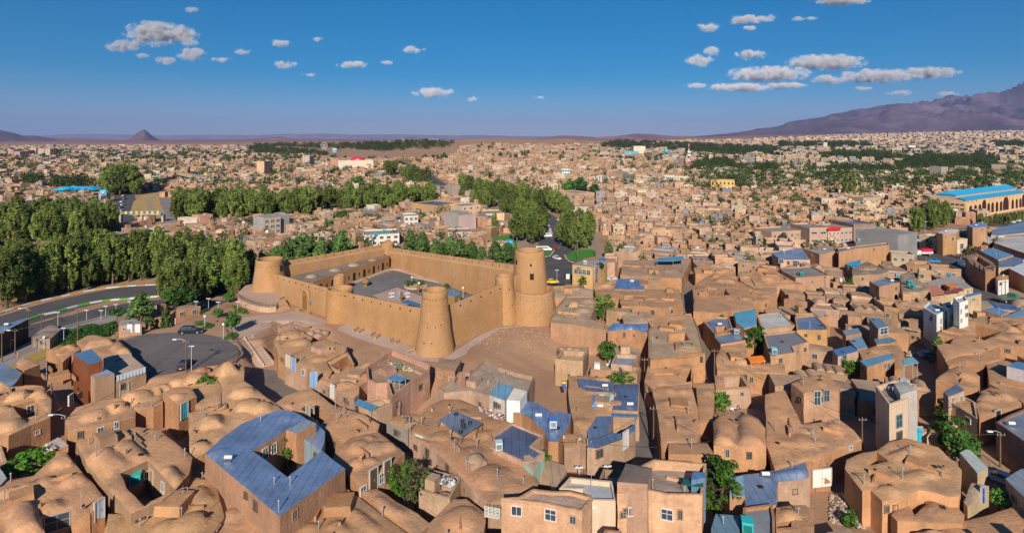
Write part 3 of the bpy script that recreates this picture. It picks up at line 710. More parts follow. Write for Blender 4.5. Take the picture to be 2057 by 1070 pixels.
def wall_mb(E, base, col, step=1.3, xyj=0.08, batter=0.0):
 mb = MB()
 for a, b in E:
  h = max(a[2], b[2]) - base; n = max(1, int(h / step)); vs = []
  for p in (a, b):
   for k in range(n + 1):
    z = p[2] + (base - p[2]) * k / n; q = 1.0 if k else 0.0
    vs.append((p[0] + q * xyj * noise.noise(Vector((p[0] * .4, p[1] * .4, z * .5))), p[1] + q * xyj * noise.noise(Vector((p[0] * .4 + 9, p[1] * .4, z * .5))), z))
  m = n + 1
  mb.add(vs, [(k, k + 1, m + k + 1, m + k) for k in range(n)], col, 0, True)
 return mb
def ray_wall(c, x, y, loops, zmin=-1, zmax=99):
 """first wall of these loops (outer and courtyard) that the pixel looks at; -> point, tangent, outward normal"""
 u, v = px(c, x, y); r = Vector(((u - CX) / F, 1.0)); best = None
 for lp in loops:
  n = len(lp)
  for i in range(n):
   a = Vector(lp[i][:2]); b = Vector(lp[(i + 1) % n][:2]); e = b - a
   den = r.x * e.y - r.y * e.x
   if abs(den) < 1e-9: continue
   D = (a.x * e.y - a.y * e.x) / den
   q = r * D; t = (q - a).dot(e) / e.length_squared
   if D > 1 and -.02 <= t <= 1.02:
    z = CH + (HZ - v) * D / F
    if zmin <= z <= zmax:
     nn = Vector((e.y, -e.x)).normalized()          # outward for CCW outer, into the yard for CW holes
     if nn.dot(-r) > 0.02 and (best is None or D < best[0]): best = (D, Vector((q.x, q.y, z)), e.normalized(), nn)
 return best[1:] if best else None
def opening(kind, p, d, n, w_, h, col=None, frame=None, parent=None, sill=True):
 """door or window standing 3 cm proud of the wall, p = bottom centre"""
 rz = math.atan2(d.y, d.x)
 f = frame or (0.45, 0.42, 0.38)
 mb = MB(); t = .09
 def bx(cx, z, sx, sz, off, th, c, m=0): mb.box((p.x + d.x * cx + n.x * off, p.y + d.y * cx + n.y * off, p.z + z), (sx, th, sz), c, m, rz)
 bx(-w_ / 2 - t / 2, 0, t, h + t, .02, .24, f); bx(w_ / 2 + t / 2, 0, t, h + t, .02, .24, f); bx(0, h, w_, t, .02, .23, f)
 if kind == 'door':
  bx(0, 0, w_, h, -.02, .16, col or DOORG)
  bx(0, 0, .04, h, .07, .03, tuple(x * .4 for x in (col or DOORG)))
  o = part(mb, 'door', 'paint', parent)
  hb = MB(); hb.box((p.x + d.x * .12 + n.x * .1, p.y + d.y * .12 + n.y * .1, p.z + h * .45), (.05, .08, .18), STEEL, 0, rz)
  part(hb, 'handle', 'paint', o)
 else:
  bx(0, -.06, w_ + 3 * t, .07, .04, .3, f)
  o = part(mb, 'window', 'paint', parent)
  g = MB(); g.box((p.x + n.x * -.02, p.y + n.y * -.02, p.z), (w_, .16, h), (0.05, .06, .07), 0, rz)
  part(g, 'pane', 'glass', o)
  g = MB(); g.box((p.x + n.x * .07, p.y + n.y * .07, p.z), (.05, .05, h), f, 0, rz)
  if h > 1.1: g.box((p.x + n.x * .075, p.y + n.y * .075, p.z + h * .55), (w_, .04, .05), f, 0, rz)
  part(g, 'frame', 'paint', o)
 return o
def ring_prism(mb, poly, t, z0, z1, col):
 """low wall of thickness t along the inside of a CCW polygon"""
 o, i = inset(poly, -.02), inset(poly, t); n = len(poly)
 vs = [(p[0], p[1], z) for z in (z0, z1) for q in (o, i) for p in q]
 fs = []
 for k in range(n):
  j = (k + 1) % n
  fs += [(k, j, 2 * n + j, 2 * n + k), (2 * n + k, 2 * n + j, 3 * n + j, 3 * n + k), (n + j, n + k, 3 * n + k, 3 * n + j)]
 mb.add(vs, fs, col)
HOUSES = []
def H(c, poly, z, label, holes=(), domes=(), vaults=(), doors=(), wins=(), wall='mud', roof='mudroof', wc=MUD, rc=None, parapet=0, base=None,
  name='mud_brick_house', cat='house', cell=0.75, group=None, jx=0.06, dh=0.5, ex=True, pipes=()):
 W = ccw([tuple(at(c, x, y, z)[:2]) for x, y in poly])
 HO = [ccw([tuple(at(c, x, y, z)[:2]) for x, y in h])[::-1] for h in holes]
 cx = sum(p[0] for p in W) / len(W); cy = sum(p[1] for p in W) / len(W)
 if base is None: base = min(gh(cx, cy), min(gh(*p) for p in W)) - .3
 B = []
 for q in domes:
  p = at(c, q[0], q[1], z + .3); r = pixlen(c, q[2], p.y) * .88; B.append(('d', p.x, p.y, r, r * (q[3] * .82 if len(q) > 3 else dh)))
 for q in vaults:
  a, b = at(c, q[0], q[1], z + .4), at(c, q[2], q[3], z + .4); wd = pixlen(c, q[4], (a.y + b.y) / 2) * .9
  B.append(('v', a.x, a.y, b.x, b.y, wd, wd * (q[5] if len(q) > 5 else .55)))
 r_ = random.Random(label)
 if rc is None: rc = MUDR if roof == 'mudroof' else BLUE
 wcj = jit(wc, r_, .07)
 if roof == 'foil': g_ = sum(rc) / 3; rc = tuple((v * .64 + g_ * .36) * 1.42 for v in rc)  # bluish foil colours hold the sky reflection in the base colour, partly greyed
 rcj = jit(rc, r_, .09)
 o = thing(name, label, cat, (cx, cy, max(base, gh(cx, cy))), group)
 smooth_roof = roof in ('mudroof', 'foil')
 if roof == 'mudroof' and len(B) < 3:
  xs_, ys_ = [p[0] for p in W], [p[1] for p in W]; ar_ = (max(xs_) - min(xs_)) * (max(ys_) - min(ys_))
  for _ in range(int(min(9, ar_ / 22))):
   x, y = r_.uniform(min(xs_), max(xs_)), r_.uniform(min(ys_), max(ys_)); rr = r_.uniform(1.1, 2.1); a_, b_ = np.array([x]), np.array([y])
   if seg_dist(a_, b_, W)[0] > -rr * .9 or any(seg_dist(a_, b_, h)[0] < rr * .8 for h in HO) or any(math.hypot(x - q[1], y - q[2]) < rr * 1.7 for q in B): continue
   B.append(('d', x, y, rr, rr * r_.uniform(.2, .38)) if r_.random() < .6 else ('v', x, y, x + rr * 1.3 * math.cos(rr * 9), y + rr * 1.3 * math.sin(rr * 9), rr * .8, rr * .3))
 mb, E = roof_grid(W, HO, z, B, (cell * .72 if B else cell) if (B or smooth_roof) else 2.5, rcj, roof, rough=.045 if smooth_roof else .02, lip=.09 if roof == 'mudroof' else .03, xyj=jx if wall in ('mud', 'brick') else .015)
 wm = wall_mb(E, base, wcj, xyj=.10 if wall == 'mud' else .02)
 wo = part(wm, 'wall', wall, o)
 ro = part(mb, 'roof', roof, o)
 if parapet:
  pm = MB(); ring_prism(pm, W, .28, z - .1, z + parapet, wcj)
  for h in HO: ring_prism(pm, h[::-1], -.25, z - .1, z + parapet * .6, wcj)
  part(pm, 'parapet', wall, o)
 loops = [W] + HO
 for q in doors:          # (x, y of the bottom middle, width, height, colour)
  hit = ray_wall(c, q[0], q[1], loops, -.8, z)
  if hit: p, d, n = hit; opening('door', p, d, n, q[2] if len(q) > 2 else 1.1, q[3] if len(q) > 3 else 2.1, q[4] if len(q) > 4 else DOORG, parent=o)
 for q in wins:
  hit = ray_wall(c, q[0], q[1], loops, .2, z + .3)
  if hit:
   p, d, n = hit; hh = q[3] if len(q) > 3 else 1.1
   p = p - Vector((0, 0, hh / 2)); opening('window', p, d, n, q[2] if len(q) > 2 else 1.0, hh, frame=q[4] if len(q) > 4 else (0.55, .52, .48), parent=o)
 for q in pipes:
  p = at(c, q[0], q[1], z); pipe_at(o, p.x, p.y, z - .2 + bump(p.x, p.y, B), r_.uniform(.9, 1.5))
 clutter(o, W, HO, z, B, roof, wcj, r_, c)
 HOUSES.append((o, W, z, HO, B))
 if ex: exclude(W)
 return o
def clutter(o, W, HO, z, B, roof, wc, r_, c):
 """flue stubs, dark roof hatches and low dividing walls on the roof"""
 Wn = W; xs = [p[0] for p in W]; ys = [p[1] for p in W]; area = abs(sum(W[i][0] * W[(i + 1) % len(W)][1] - W[(i + 1) % len(W)][0] * W[i][1] for i in range(len(W)))) / 2
 if area < 12: return
 def spot(m):
  for _ in range(40):
   x, y = r_.uniform(min(xs), max(xs)), r_.uniform(min(ys), max(ys)); a, b = np.array([x]), np.array([y])
   if seg_dist(a, b, W)[0] > -m or any(seg_dist(a, b, h)[0] < m for h in HO): continue
   return x, y, z + bump(x, y, B)
  return None
 mudr = roof == 'mudroof'
 for _ in range(min(5, int(area / (38 if mudr else 60)) + (r_.random() < .5))):
  q = spot(.6)
  if not q: continue
  k = r_.random(); mb = MB()
  if mudr and k < .4: mb.box((q[0], q[1], q[2] - .2), (.34, .34, r_.uniform(.5, .95)), tuple(v * .85 for v in wc), 0, r_.uniform(0, 1.5), top=.85); mb.box((q[0], q[1], q[2] + .35), (.2, .2, .2), DARK); part(mb, 'chimney', 'mud', o)
  elif k < .6: mb.box((q[0], q[1], q[2] - .1), (r_.uniform(.4, .8), r_.uniform(.4, .7), .16), (.03, .025, .02), 0, r_.uniform(0, 1.5)); part(mb, 'roof_hatch', 'wood', o)
  elif k < .85: pipe_at(o, q[0], q[1], q[2] - .2, r_.uniform(.8, 1.6))
  else: mb.tube([(q[0], q[1], q[2] - .1), (q[0], q[1], q[2] + 2.1)], .03, STEEL, 0, 5); mb.box((q[0], q[1], q[2] + 1.9), (.9, .04, .04), STEEL, 0, r_.uniform(0, 3)); part(mb, 'aerial', 'paint', o)
 def tocam(p): return Vector((-p[0], -p[1])).normalized()
 if mudr and area > 80:
  for _ in range(min(2, int(area / 90))):
   q = spot(2.6)
   if q and q[2] < z + .05:
    i = max(range(len(W)), key=lambda k: (Vector(W[k - 1]) - Vector(W[k])).length); e = Vector(W[i - 1]) - Vector(W[i])
    mb = MB(); mb.box((q[0], q[1], z - .1), (r_.uniform(2, 3.6), r_.uniform(2, 3.4), r_.uniform(.45, 1.3)), wc, 0, math.atan2(e.y, e.x) + r_.uniform(-.1, .1), top=.93)
    if r_.random() < .2: mb.dome((q[0], q[1], z + .3), 1.3, r_.uniform(.7, 1.1), wc, 0, 12, 4)
    part(mb, 'upper_room', 'mud', o)
 n_ = len(W); k_ = 0
 for i in range(n_):
  a, b = Vector(W[i]), Vector(W[(i + 1) % n_]); e = b - a; L = e.length
  if L < 3 or k_ > 5: continue
  e.normalize(); nn = Vector((e.y, -e.x))
  if nn.dot(tocam(a)) < .35: continue
  for _ in range(r_.choice([0, 1, 1, 2])):
   t = r_.uniform(.15, .85); p = a.lerp(b, t); zz = r_.uniform(z - 1.9, z - 1.2)
   if any(seg_dist(np.array([p.x + nn.x * 1.2]), np.array([p.y + nn.y * 1.2]), h2[1])[0] < 0 and h2[2] > zz for h2 in HOUSES[-40:]): continue
   opening('window', Vector((p.x, p.y, zz)), e, nn, r_.choice([.45, .6, .8]), r_.choice([.6, .8, 1.0]), frame=r_.choice([(.3, .2, .13), (.35, .3, .26), (.16, .1, .06)]), parent=o); k_ += 1
 if mudr and area > 40:
  i = max(range(len(W)), key=lambda k: (Vector(W[k - 1]) - Vector(W[k])).length); e = Vector(W[i - 1]) - Vector(W[i]); an = math.atan2(e.y, e.x)
  for _ in range(min(5, int(area / 45))):
   q = spot(1.9)
   if q: mb = MB(); mb.box((q[0], q[1], z - .15), (r_.uniform(2.2, 3.8), .26, r_.uniform(.4, .8)), wc, 0, an + r_.choice([0.0, 1.57])); part(mb, 'low_wall', 'mud', o)
 if not mudr and area > 25 and r_.random() < .5:
  q = spot(.9)
  if q: mb = MB(); mb.box((q[0], q[1], z), (.8, 1.3, .1), (.12, .14, .18), 0, r_.uniform(0, 1.5)); mb.tube([(q[0] - .5, q[1], z + .45), (q[0] + .5, q[1], z + .45)], .25, (.55, .57, .58), 0, 10); part(mb, 'water_tank', 'paint', o)
def pipe_at(o, x, y, z, h):
 mb = MB(); mb.tube([(x, y, z), (x, y, z + h)], .065, (0.30, .29, .29), 0, 7); mb.lathe((x, y, z + h), [(.065, 0), (.15, .02), (.13, .1), (.02, .2)], (0.28, .28, .3), 0, 8)
 part(mb, 'flue', 'paint', o)
def Bx(c, x1, y1, x2, y2, h, depth, label, wc=CREAM, rc=GREY, wall='plaster', roof='concrete', storeys=1, nwin=0, parapet=.6, z=0.0, doors=(), wins=(), frame=(0.6, .58, .55),
  name='house', cat='house', wsz=(1.3, 1.3), group=None, skip=(), side=0, extra=None):
 """box building: front face base line from pixel 1 to pixel 2 (left to right), going back by depth"""
 a, b = at(c, x1, y1, z), at(c, x2, y2, z)
 if h < 0: h = (y1 + h) / CR[c][2] * a.y / F
 d = (b - a); L = d.length; d.normalize(); n = Vector((d.y, -d.x, 0))
 P_ = [a, b, b - n * depth, a - n * depth]; W = [tuple(p[:2]) for p in P_]
 o = thing(name, label, cat, (*((P_[0] + P_[2]) / 2)[:2], z), group)
 r_ = random.Random(label); wcj = jit(wc, r_, .04)
 m = MB(); m.prism(W, z - .6, z + h, wcj, 0, rc, rmat=1); part(m, 'wall', [wall, roof], o)
 m = MB(); ring_prism(m, inset(W, -.03), .25, z + h - .25, z + h + parapet, wcj); part(m, 'parapet', wall, o)
 if nwin:
  for s in range(storeys):
   zz = z + h / storeys * (s + .38)
   for k in range(nwin):
    if (s, k) in skip: continue
    q = a + d * (L * (k + .5) / nwin); opening('window', Vector((q.x, q.y, zz)), d.xy, n.xy, wsz[0], wsz[1], frame=frame, parent=o)
  if side:
   sd_, sn = (-n, -d) if side < 0 else (-n, d); base_ = a if side < 0 else b; kk = max(1, int(depth / 4.5))
   for s in range(storeys):
    for k in range(kk):
     q = base_ - n * (depth * (k + .5) / kk); opening('window', Vector((q.x, q.y, z + h / storeys * (s + .38))), sd_.xy, sn.xy, wsz[0], wsz[1], frame=frame, parent=o)
 loops = [W]
 for q in doors:
  hit = ray_wall(c, q[0], q[1], loops, -1, z + h)
  if hit: opening('door', Vector((hit[0].x, hit[0].y, z)), hit[1], hit[2], q[2], q[3], q[4], parent=o)
 for q in wins:
  hit = ray_wall(c, q[0], q[1], loops, 0, z + h + .4)
  if hit: opening('window', hit[0] - Vector((0, 0, q[3] / 2)), hit[1], hit[2], q[2], q[3], frame=frame, parent=o)
 HOUSES.append((o, W, z + h, [], [])); exclude(W)
 if a.y > 240: exclude([tuple((p + n * 11)[:2]) for p in (a, b)] + [tuple(b[:2]), tuple(a[:2])])
 return o
def sheetroof(c, poly, z, label, col=BLUE, th=.12, name='metal_canopy', cat='canopy', post=True, mat='sheet', z2=None, base=0.0, group=None, postcol=STEEL):
 """thin sheet roof standing on posts; z2 = height of the last two corners"""
 P_ = [at(c, x, y, z) for x, y in poly]; n = len(P_)
 if z2 is not None:
  for k in (n - 2, n - 1): P_[k] = at(c, poly[k][0], poly[k][1], z2)
 cx = sum(p.x for p in P_) / n; cy = sum(p.y for p in P_) / n
 o = thing(name, label, cat, (cx, cy, base), group)
 W = [(p.x, p.y) for p in P_]; ar = sum(W[i][0] * W[(i + 1) % n][1] - W[(i + 1) % n][0] * W[i][1] for i in range(n))
 if ar < 0: P_ = P_[::-1]
 m = MB(); vs = [tuple(p) for p in P_] + [(p.x, p.y, p.z - th) for p in P_]
 m.add(vs, [tuple(range(n)), tuple(range(n, 2 * n))[::-1]] + [(n + i, n + (i + 1) % n, (i + 1) % n, i) for i in range(n)], jit(col, R, .05)); part(m, 'roof', mat, o)
 if post:
  for p in P_:
   q = p + (Vector((cx, cy, p.z)) - p).normalized() * .25
   m = MB(); m.tube([(q.x, q.y, base), (q.x, q.y, p.z - th)], .06, postcol, 0, 6); part(m, 'post', 'paint', o)
 return o
# ------------------------------------------------------------------ traced buildings of the foreground
LB = (0.10, 0.42, 0.55)
exclude([tuple(p[:2]) for p in pts('T', (0, 1068), (0, 900), (250, 850), (500, 800), (900, 740), (1150, 780), (1150, 900), (800, 915), (650, 955), (450, 1010), (200, 1068), z=1.0)])
H('A',[(0,605),(110,560),(330,545),(420,560),(510,690),(490,860),(300,935),(165,1000),(80,1040),(-120,1000),(-120,640)],4.2,
 'domed mud house with sunken courtyard and barrel vaults at the left edge', holes=[[(120, 750), (335, 690), (450, 800), (220, 880)]],
 domes=[(90, 930, 140, .6), (10, 770, 70), (390, 620, 85), (430, 640, 70)], vaults=[(70, 660, 290, 620, 105, .6)], wins=[(300, 780, .9, 1.1), (365, 1010, .5, .6)], cell=.55, pipes=[(230, 690), (350, 890)])
H('A',[(130,262),(300,215),(450,205),(560,180),(720,140),(800,190),(700,250),(700,340),(855,440),(860,560),(700,650),(560,740),(520,700),(410,555),(320,540),(230,545),(140,545),(230,430),(60,350)],4.4,
 'sprawling mud house of many domes beside the rust-walled rooftop shack', holes=[[(160, 330), (240, 262), (385, 345), (240, 405)], [(545, 247), (715, 205), (722, 275), (610, 325)]],
 domes=[(570, 400, 115, .6), (650, 540, 125, .55), (355, 450, 100, .6), (390, 265, 90), (560, 215, 75), (670, 175, 65), (470, 300, 60)], cell=.55, wins=[(690, 690, .9, 1.6)], pipes=[(455, 400), (455, 490)])
H('A',[(-80,330),(60,345),(225,430),(135,540),(90,575),(0,520),(-80,480)],4.0,'small house under a worn blue-grey metal roof at the left edge',roof='foil',rc=(0.22,.28,.36))
H('A',[(745,120),(850,60),(930,55),(1000,75),(1110,80),(1270,200),(1285,235),(1000,262),(900,200),(800,188)],4.6,
 'mud house with two fat barrel vaults beside the car park', vaults=[(840, 160, 1100, 110, 75, .75), (1130, 160, 1230, 220, 60, .7)], doors=[(1220, 395, 1.2, 2.4, (.12, .14, .2))], wins=[(1100, 330, 1.0, 1.6), (1180, 340, .8, 1.2)], cell=.55)
H('A',[(1005,268),(1285,238),(1290,270),(1420,375),(1428,425),(1132,518),(1120,440),(1010,372)],4.7,'brown walled roof terrace with white slatted balustrade facing the lane',wall='brick',roof='concrete',wc=(0.36,.22,.13),rc=(0.36,.27,.2),cell=1.2,doors=[(1215,650,1.3,2.2,(.40,.34,.24))])
sb = MB(); p1_, p2_ = at('A', 1135, 515, 4.75), at('A', 1425, 428, 4.75); dd = (p2_ - p1_); L_ = dd.length; dd.normalize(); nn_ = Vector((dd.y, -dd.x, 0)); rz_ = math.atan2(dd.y, dd.x)
bo = thing('balustrade', 'white and blue slatted balustrade on the edge of the brown roof terrace', 'balustrade', (*((p1_ + p2_) / 2)[:2], 4.75))
for i in range(9):
 m = MB(); q = p1_ + dd * L_ * (i + .5) / 9; m.box((q.x, q.y, 4.75), (L_ / 9 * .72, .08, .95), (0.50, .60, .66), 0, rz_); part(m, 'panel', 'paint', bo)
m = MB(); q = (p1_ + p2_) / 2; m.box((q.x, q.y, 5.7), (L_, .12, .07), (.7, .7, .7), 0, rz_); part(m, 'rail', 'paint', bo)
H('A',[(860,428),(1010,375),(1118,438),(930,488)],6.2,'tall narrow brown block with a tin roof, in front of the rusty shack',wall='brick',roof='foil',wc=(0.38,.24,.15),rc=(0.3,.34,.4),cell=1.5)
H('A',[(715,245),(895,192),(1005,308),(868,348)],8.2,'rooftop shack of rusty brown sheets with a blue tin roof',wall='sheet',roof='sheet',wc=(0.24,.075,.03),rc=(0.12,.25,.42),name='shack',cat='shack',cell=1.2,ex=False)
H('A',[(1210,630),(1400,552),(1590,492),(1720,440),(1830,418),(1960,372),(2120,350),(2150,420),(2043,470),(2043,560),(1925,548),(1850,560),(1590,610),(1592,720),(1500,760),(1330,792),(1185,662)],4.3,
 'long mud house with a row of four domes along the edge of the car park', domes=[(1340, 660, 150, .6), (1560, 580, 105), (1740, 515, 105), (1900, 475, 125, .55)], cell=.55, pipes=[(1480, 760), (1280, 780)])
H('A',[(1590,615),(1700,570),(1862,560),(1925,655),(1745,742)],5.6,'mud portal house with turquoise door and sloping front roof',vaults=[(1660,640,1800,640,70,.5)],doors=[(1800,880,1.15,2.6,(0.05,.35,.48))],cell=.6)
H('A',[(745,760),(930,700),(1185,665),(1325,790),(1320,850),(1170,900),(900,965),(660,1000),(640,900)],4.2,'mud house with two domes above a plain wall with two small windows',domes=[(930,835,130,.6),(1140,755,120,.6)],
 wins=[(985, 990, .7, .9), (1140, 940, .5, 1.0)], cell=.55, pipes=[(1285, 745)])
H('B',[(745,185),(1000,95),(1350,25),(1560,60),(1880,320),(1850,480),(1720,640),(1590,740),(1290,870),(1065,640),(850,400)],4.6,
 'mud house with two ridge-backed vaults and a sunken yard with an orange door', holes=[[(1175, 480), (1448, 352), (1715, 635), (1470, 750), (1415, 800), (1240, 620)]], vaults=[(960, 260, 1170, 440, 120, .6), (1190, 170, 1350, 350, 110, .55), (1600, 420, 1720, 560, 100, .5)],
 doors=[(1480, 620, 1.2, 2.3, (0.42, .19, .04))], wins=[(1595, 620, .9, 1.2), (1430, 500, .6, .8)], wc=(0.40, .25, .155), cell=.55, pipes=[(940, 370), (1320, 180), (1515, 170)])
H('B',[(0,600),(70,545),(330,500),(480,360),(560,285),(640,265),(740,400),(925,590),(1010,700),(905,790),(880,890),(700,960),(690,820),(410,900),(420,1000),(470,1120),(-100,1120),(-100,620)],4.1,
 'mud house with several small domes and a grilled arch window, bottom left corner', domes=[(620, 365, 125, .6), (730, 540, 125, .55), (270, 620, 120), (90, 650, 95), (420, 560, 110)], vaults=[(180, 780, 300, 1040, 130, .6), (480, 740, 520, 830, 90, .5)],
 wins=[(560, 960, 2.2, 1.8, (.3, .32, .34)), (850, 640, .4, .8)], doors=[(970, 920, 1.0, 2.1, (.45, .5, .55))], cell=.55, pipes=[(105, 570)])
H('B',[(885,800),(1000,725),(1030,775),(900,850)],4.6,'narrow mud porch with a pale blue slatted door beside the dark lane',doors=[(970,940,1.0,2.3,(.45,.55,.62))],cell=.8)
H('B',[(1060,870),(1290,880),(1420,820),(1735,645),(1850,500),(2100,560),(2200,900),(2043,1120),(1000,1120)],3.2,'low mud roofs with two broad domes in front of the sunken yard',domes=[(1620,1000,130,.6),(1850,960,190,.5)],vaults=[(1900,620,2010,760,100,.5)],cell=.55,pipes=[(1835,730),(1370,1010)])
H('B',[(-150,420),(-40,380),(70,530),(0,600),(-150,640)],4.4,'corner of a mud house cut by the left edge, with sheet roof',roof='sheet',rc=(.5,.5,.5))
H('B',[(320,270),(570,130),(670,210),(350,305)],3.4,'small shed roof spread with pale drying bread and cloth',roof='concrete',wall='mud',rc=(0.48,.42,.36),name='shed',cat='shed',cell=1.5)
H('C',[(130,112),(250,78),(318,82),(320,180),(385,225),(430,265),(500,310),(540,350),(400,395),(240,478),(150,560),(92,600),(0,640),(0,370),(190,320),(190,215)],4.3,
 'mud house with high vaulted hall and green tree in its court, behind the blue-roofed house', holes=[[(20, 232), (160, 180), (190, 215), (185, 310), (40, 350)]], domes=[(345, 320, 80), (420, 335, 70), (60, 560, 60), (310, 250, 75)], vaults=[(180, 130, 270, 110, 60, 1.0), (60, 430, 190, 400, 85, .5)], cell=.6, pipes=[(165, 350), (68, 370)])
H('C',[(92,605),(200,510),(300,437),(400,395),(530,350),(575,358),(620,368),(682,405),(557,475),(372,590),(570,742),(768,590),(840,645),(910,690),(720,830),(525,970)],6.4,
 'large mud house with bright blue metal roof round a square courtyard', domes=[(175, 600, 70, .35), (560, 395, 55, .35)], roof='foil', rc=(0.15, .255, .45), wc=(0.43, .25, .15), cell=.6, wins=[(440, 610, .8, 1.5), (490, 580, .8, 1.3)], dh=.4, pipes=[(415, 420), (520, 940)])
H('C',[(562,470),(684,407),(740,430),(622,490)],6.6,'small shed with slanted grey-blue sheet roof on the rim of the blue-roofed house',roof='sheet',rc=(.26,.33,.38),cell=1.5,ex=False,name='shed',cat='shed')
H('C',[(622,492),(742,432),(790,480),(785,540),(768,588)],5.2,'tin-capped room with pale blue screen beside the courtyard of the blue-roofed house',roof='foil',rc=(.18,.27,.42),wc=(0.30,.42,.5),wall='sheet',cell=1)
H('C',[(500,312),(560,270),(700,222),(830,320),(1010,375),(1105,430),(1095,470),(1000,500),(890,545),(795,470),(690,400),(600,352)],4.2,'flat-roofed mud house with a cream-walled light well beside the sloping lane',holes=[[(650,345),(692,313),(832,378),(765,430)]],cell=.9,doors=[(690,400,.9,2,(.3,.24,.2)),(715,410,.8,1.9,(.05,.04,.03))],domes=[(560,330,50,.3)],pipes=[(850,350),(855,425),(900,380)])
H('C',[(905,690),(830,640),(850,590),(940,510),(1100,478),(1250,598),(1190,665),(990,790)],4.5,'mud house with six bumpy domes and a tall arcaded front facing the yard tree',domes=[(975,655,60),(1080,570,70),(985,560,70),(1050,640,45),(1150,560,55),(1040,520,50)],doors=[(1070,830,1.2,3,(.10,.07,.05)),(1150,770,1.1,2.8,(.12,.08,.05))],wins=[(1010,830,.8,1.4),(1115,750,.7,1.2)],cell=.55)
H('C',[(-120,790),(90,612),(300,790),(522,985),(522,1130),(-120,1130)],2.6,'low mud terraces in the shadowless lane left of the blue-roofed house',domes=[(130,830,90,.35),(60,960,110,.4)],cell=.7,ex=True)
H('C',[(530,990),(720,860),(915,800),(1110,950),(1275,1070),(1330,1130),(540,1130)],3.2,'low mud roof with long parallel vaults in front of the blue-roofed house',vaults=[(940,920,1090,1040,45,.5),(830,990,900,1060,50,.5)],domes=[(700,1030,60,.4)],cell=.6,pipes=[(1122,965),(752,1050)])
H('C',[(985,820),(1090,808),(1200,880),(1330,950),(1400,1010),(1330,1085),(1130,945)],3.4,'strip of smooth mud roof running along the wall of the big yard tree',vaults=[(1080,850,1250,960,40,.4)],cell=.7)
H('K',[(322,800),(360,728),(410,692),(470,700),(600,772),(570,830),(480,880),(412,915),(350,880)],5.0,'domed mud house at the head of the stone staircase below the plaza',domes=[(430,750,95,.4),(510,800,75,.4)],wall='mud',cell=.6,pipes=[(430,715)])
H('K',[(402,925),(480,882),(600,810),(690,780),(850,835),(840,870),(690,945),(740,1010),(715,1060),(590,990),(560,1000)],5.0,'pink mud house with yellow and blue doors facing the foot of the staircase',domes=[(640,920,60,.35)],wc=(0.44,.27,.19),doors=[(425,990,1.6,2.4,(0.62,.5,.33)),(464,1020,1.3,2.6,(.18,.35,.6))],wins=[(532,1024,.8,1.0),(605,1060,.9,1.4)],cell=.7)
H('K',[(695,945),(850,872),(900,960),(895,1020),(830,1050),(745,1010)],4.6,'sunken roof yard with blue-grey walls and a small tilted canopy beside the fortress bank',holes=[[(725,970),(850,900),(888,975),(800,1010)]],cell=.9)
H('C',[(705,165),(800,150),(880,135),(960,105),(1060,60),(1150,35),(1172,60),(1040,180),(990,210),(985,258),(955,285),(860,240),(760,190),(705,200)],4.6,'long flat mud house with blue and white doors along the lane below the fortress',wc=(0.45,.28,.2),doors=[(722,222,1.1,2.6,(.18,.34,.58)),(833,290,1.2,2.5,(.65,.63,.58))],wins=[(770,180,.7,.6)],cell=.9,pipes=[(985,110)])
H('D',[(-110,310),(0,235),(130,150),(300,215),(488,290),(480,350),(300,460),(130,600),(85,470),(-20,470),(-100,430)],5.0,'square mud house with parapeted roof terrace carrying a blue canopy and scattered belongings',parapet=1.0,wc=(0.44,.25,.175),rc=(0.42,.29,.19),holes=[[(-60,440),(60,440),(90,480),(0,500)]] if False else (),cell=1,doors=[(32,790,1.6,2.4,(.6,.62,.62))])
sheetroof('D',[(80,372),(205,400),(268,370),(150,335)],7.0,'small blue canopy over a water tank on the parapeted roof terrace',(0.10,.28,.46),base=5.0)
sheetroof('C',[(955,318),(1060,362),(1095,335),(985,290)],4.4,'blue sheet awning over the door of the terrace house in the lane',(0.12,.32,.48),base=.5)
H('D',[(75,765),(200,705),(350,690),(430,745),(330,800),(280,850)],3.6,'narrow grey-walled mud house with stained blue front at the bend of the lane',wc=(0.30,.26,.235),cell=.8)
H('D',[(430,655),(480,620),(620,560),(760,560),(900,620),(1020,690),(1240,780),(1070,910),(1075,1020),(930,1000),(820,1110),(640,1040),(560,980),(430,905),(290,855),(350,800)],3.8,
 'mud house with a loose grey sheet weighed down by old tyres on its roof', domes=[(600, 900, 110, .3)], wc=(0.45, .28, .195), doors=[(385, 1060, 1.4, 2.5, (.62, .6, .55)), (445, 830, .8, 2, (.6, .58, .52))], cell=.7, pipes=[(300, 880)])
H('D',[(555,490),(700,420),(760,345),(850,345),(1000,215),(1080,270),(1130,295),(1300,350),(1465,388),(1420,480),(1400,560),(1310,640),(1050,575),(870,520),(620,545)],3.9,
 'pale roof yard with rubble-topped walls and an old metal door', parapet=.7, rc=(0.44, .35, .29), wc=(0.42, .28, .2), cell=.9)
m = MB(); q = at('D', 782, 455, 4.0); m.box((q.x, q.y, 4.0), (1.1, .25, 2.4), (.12, .2, .2), 0, .1); m.box((q.x, q.y - .15, 4.0), (1.35, .1, 2.55), (.3, .16, .11), 0, .1); solo(m, 'metal_door', 'sheet', 'weathered green metal door in the wall of the pale roof yard', 'door', q)
H('D',[(1132,410),(1270,450),(1188,578),(1045,525)],5.2,'light blue corrugated roof with red edge beside the white rooftop room',roof='sheet',rc=(.16,.36,.5),wc=(.45,.4,.36),cell=1.6,ex=False,name='shed',cat='shed')
H('D',[(1272,458),(1395,490),(1330,585),(1205,575)],6.2,'white rooftop room with two small windows beside the light blue roof',roof='plaster',wall='plaster',rc=(.72,.68,.6),wc=(.7,.68,.62),wins=[(1250,553,.55,.8),(1305,560,.7,.7)],cell=1.6,ex=False,name='room',cat='room')
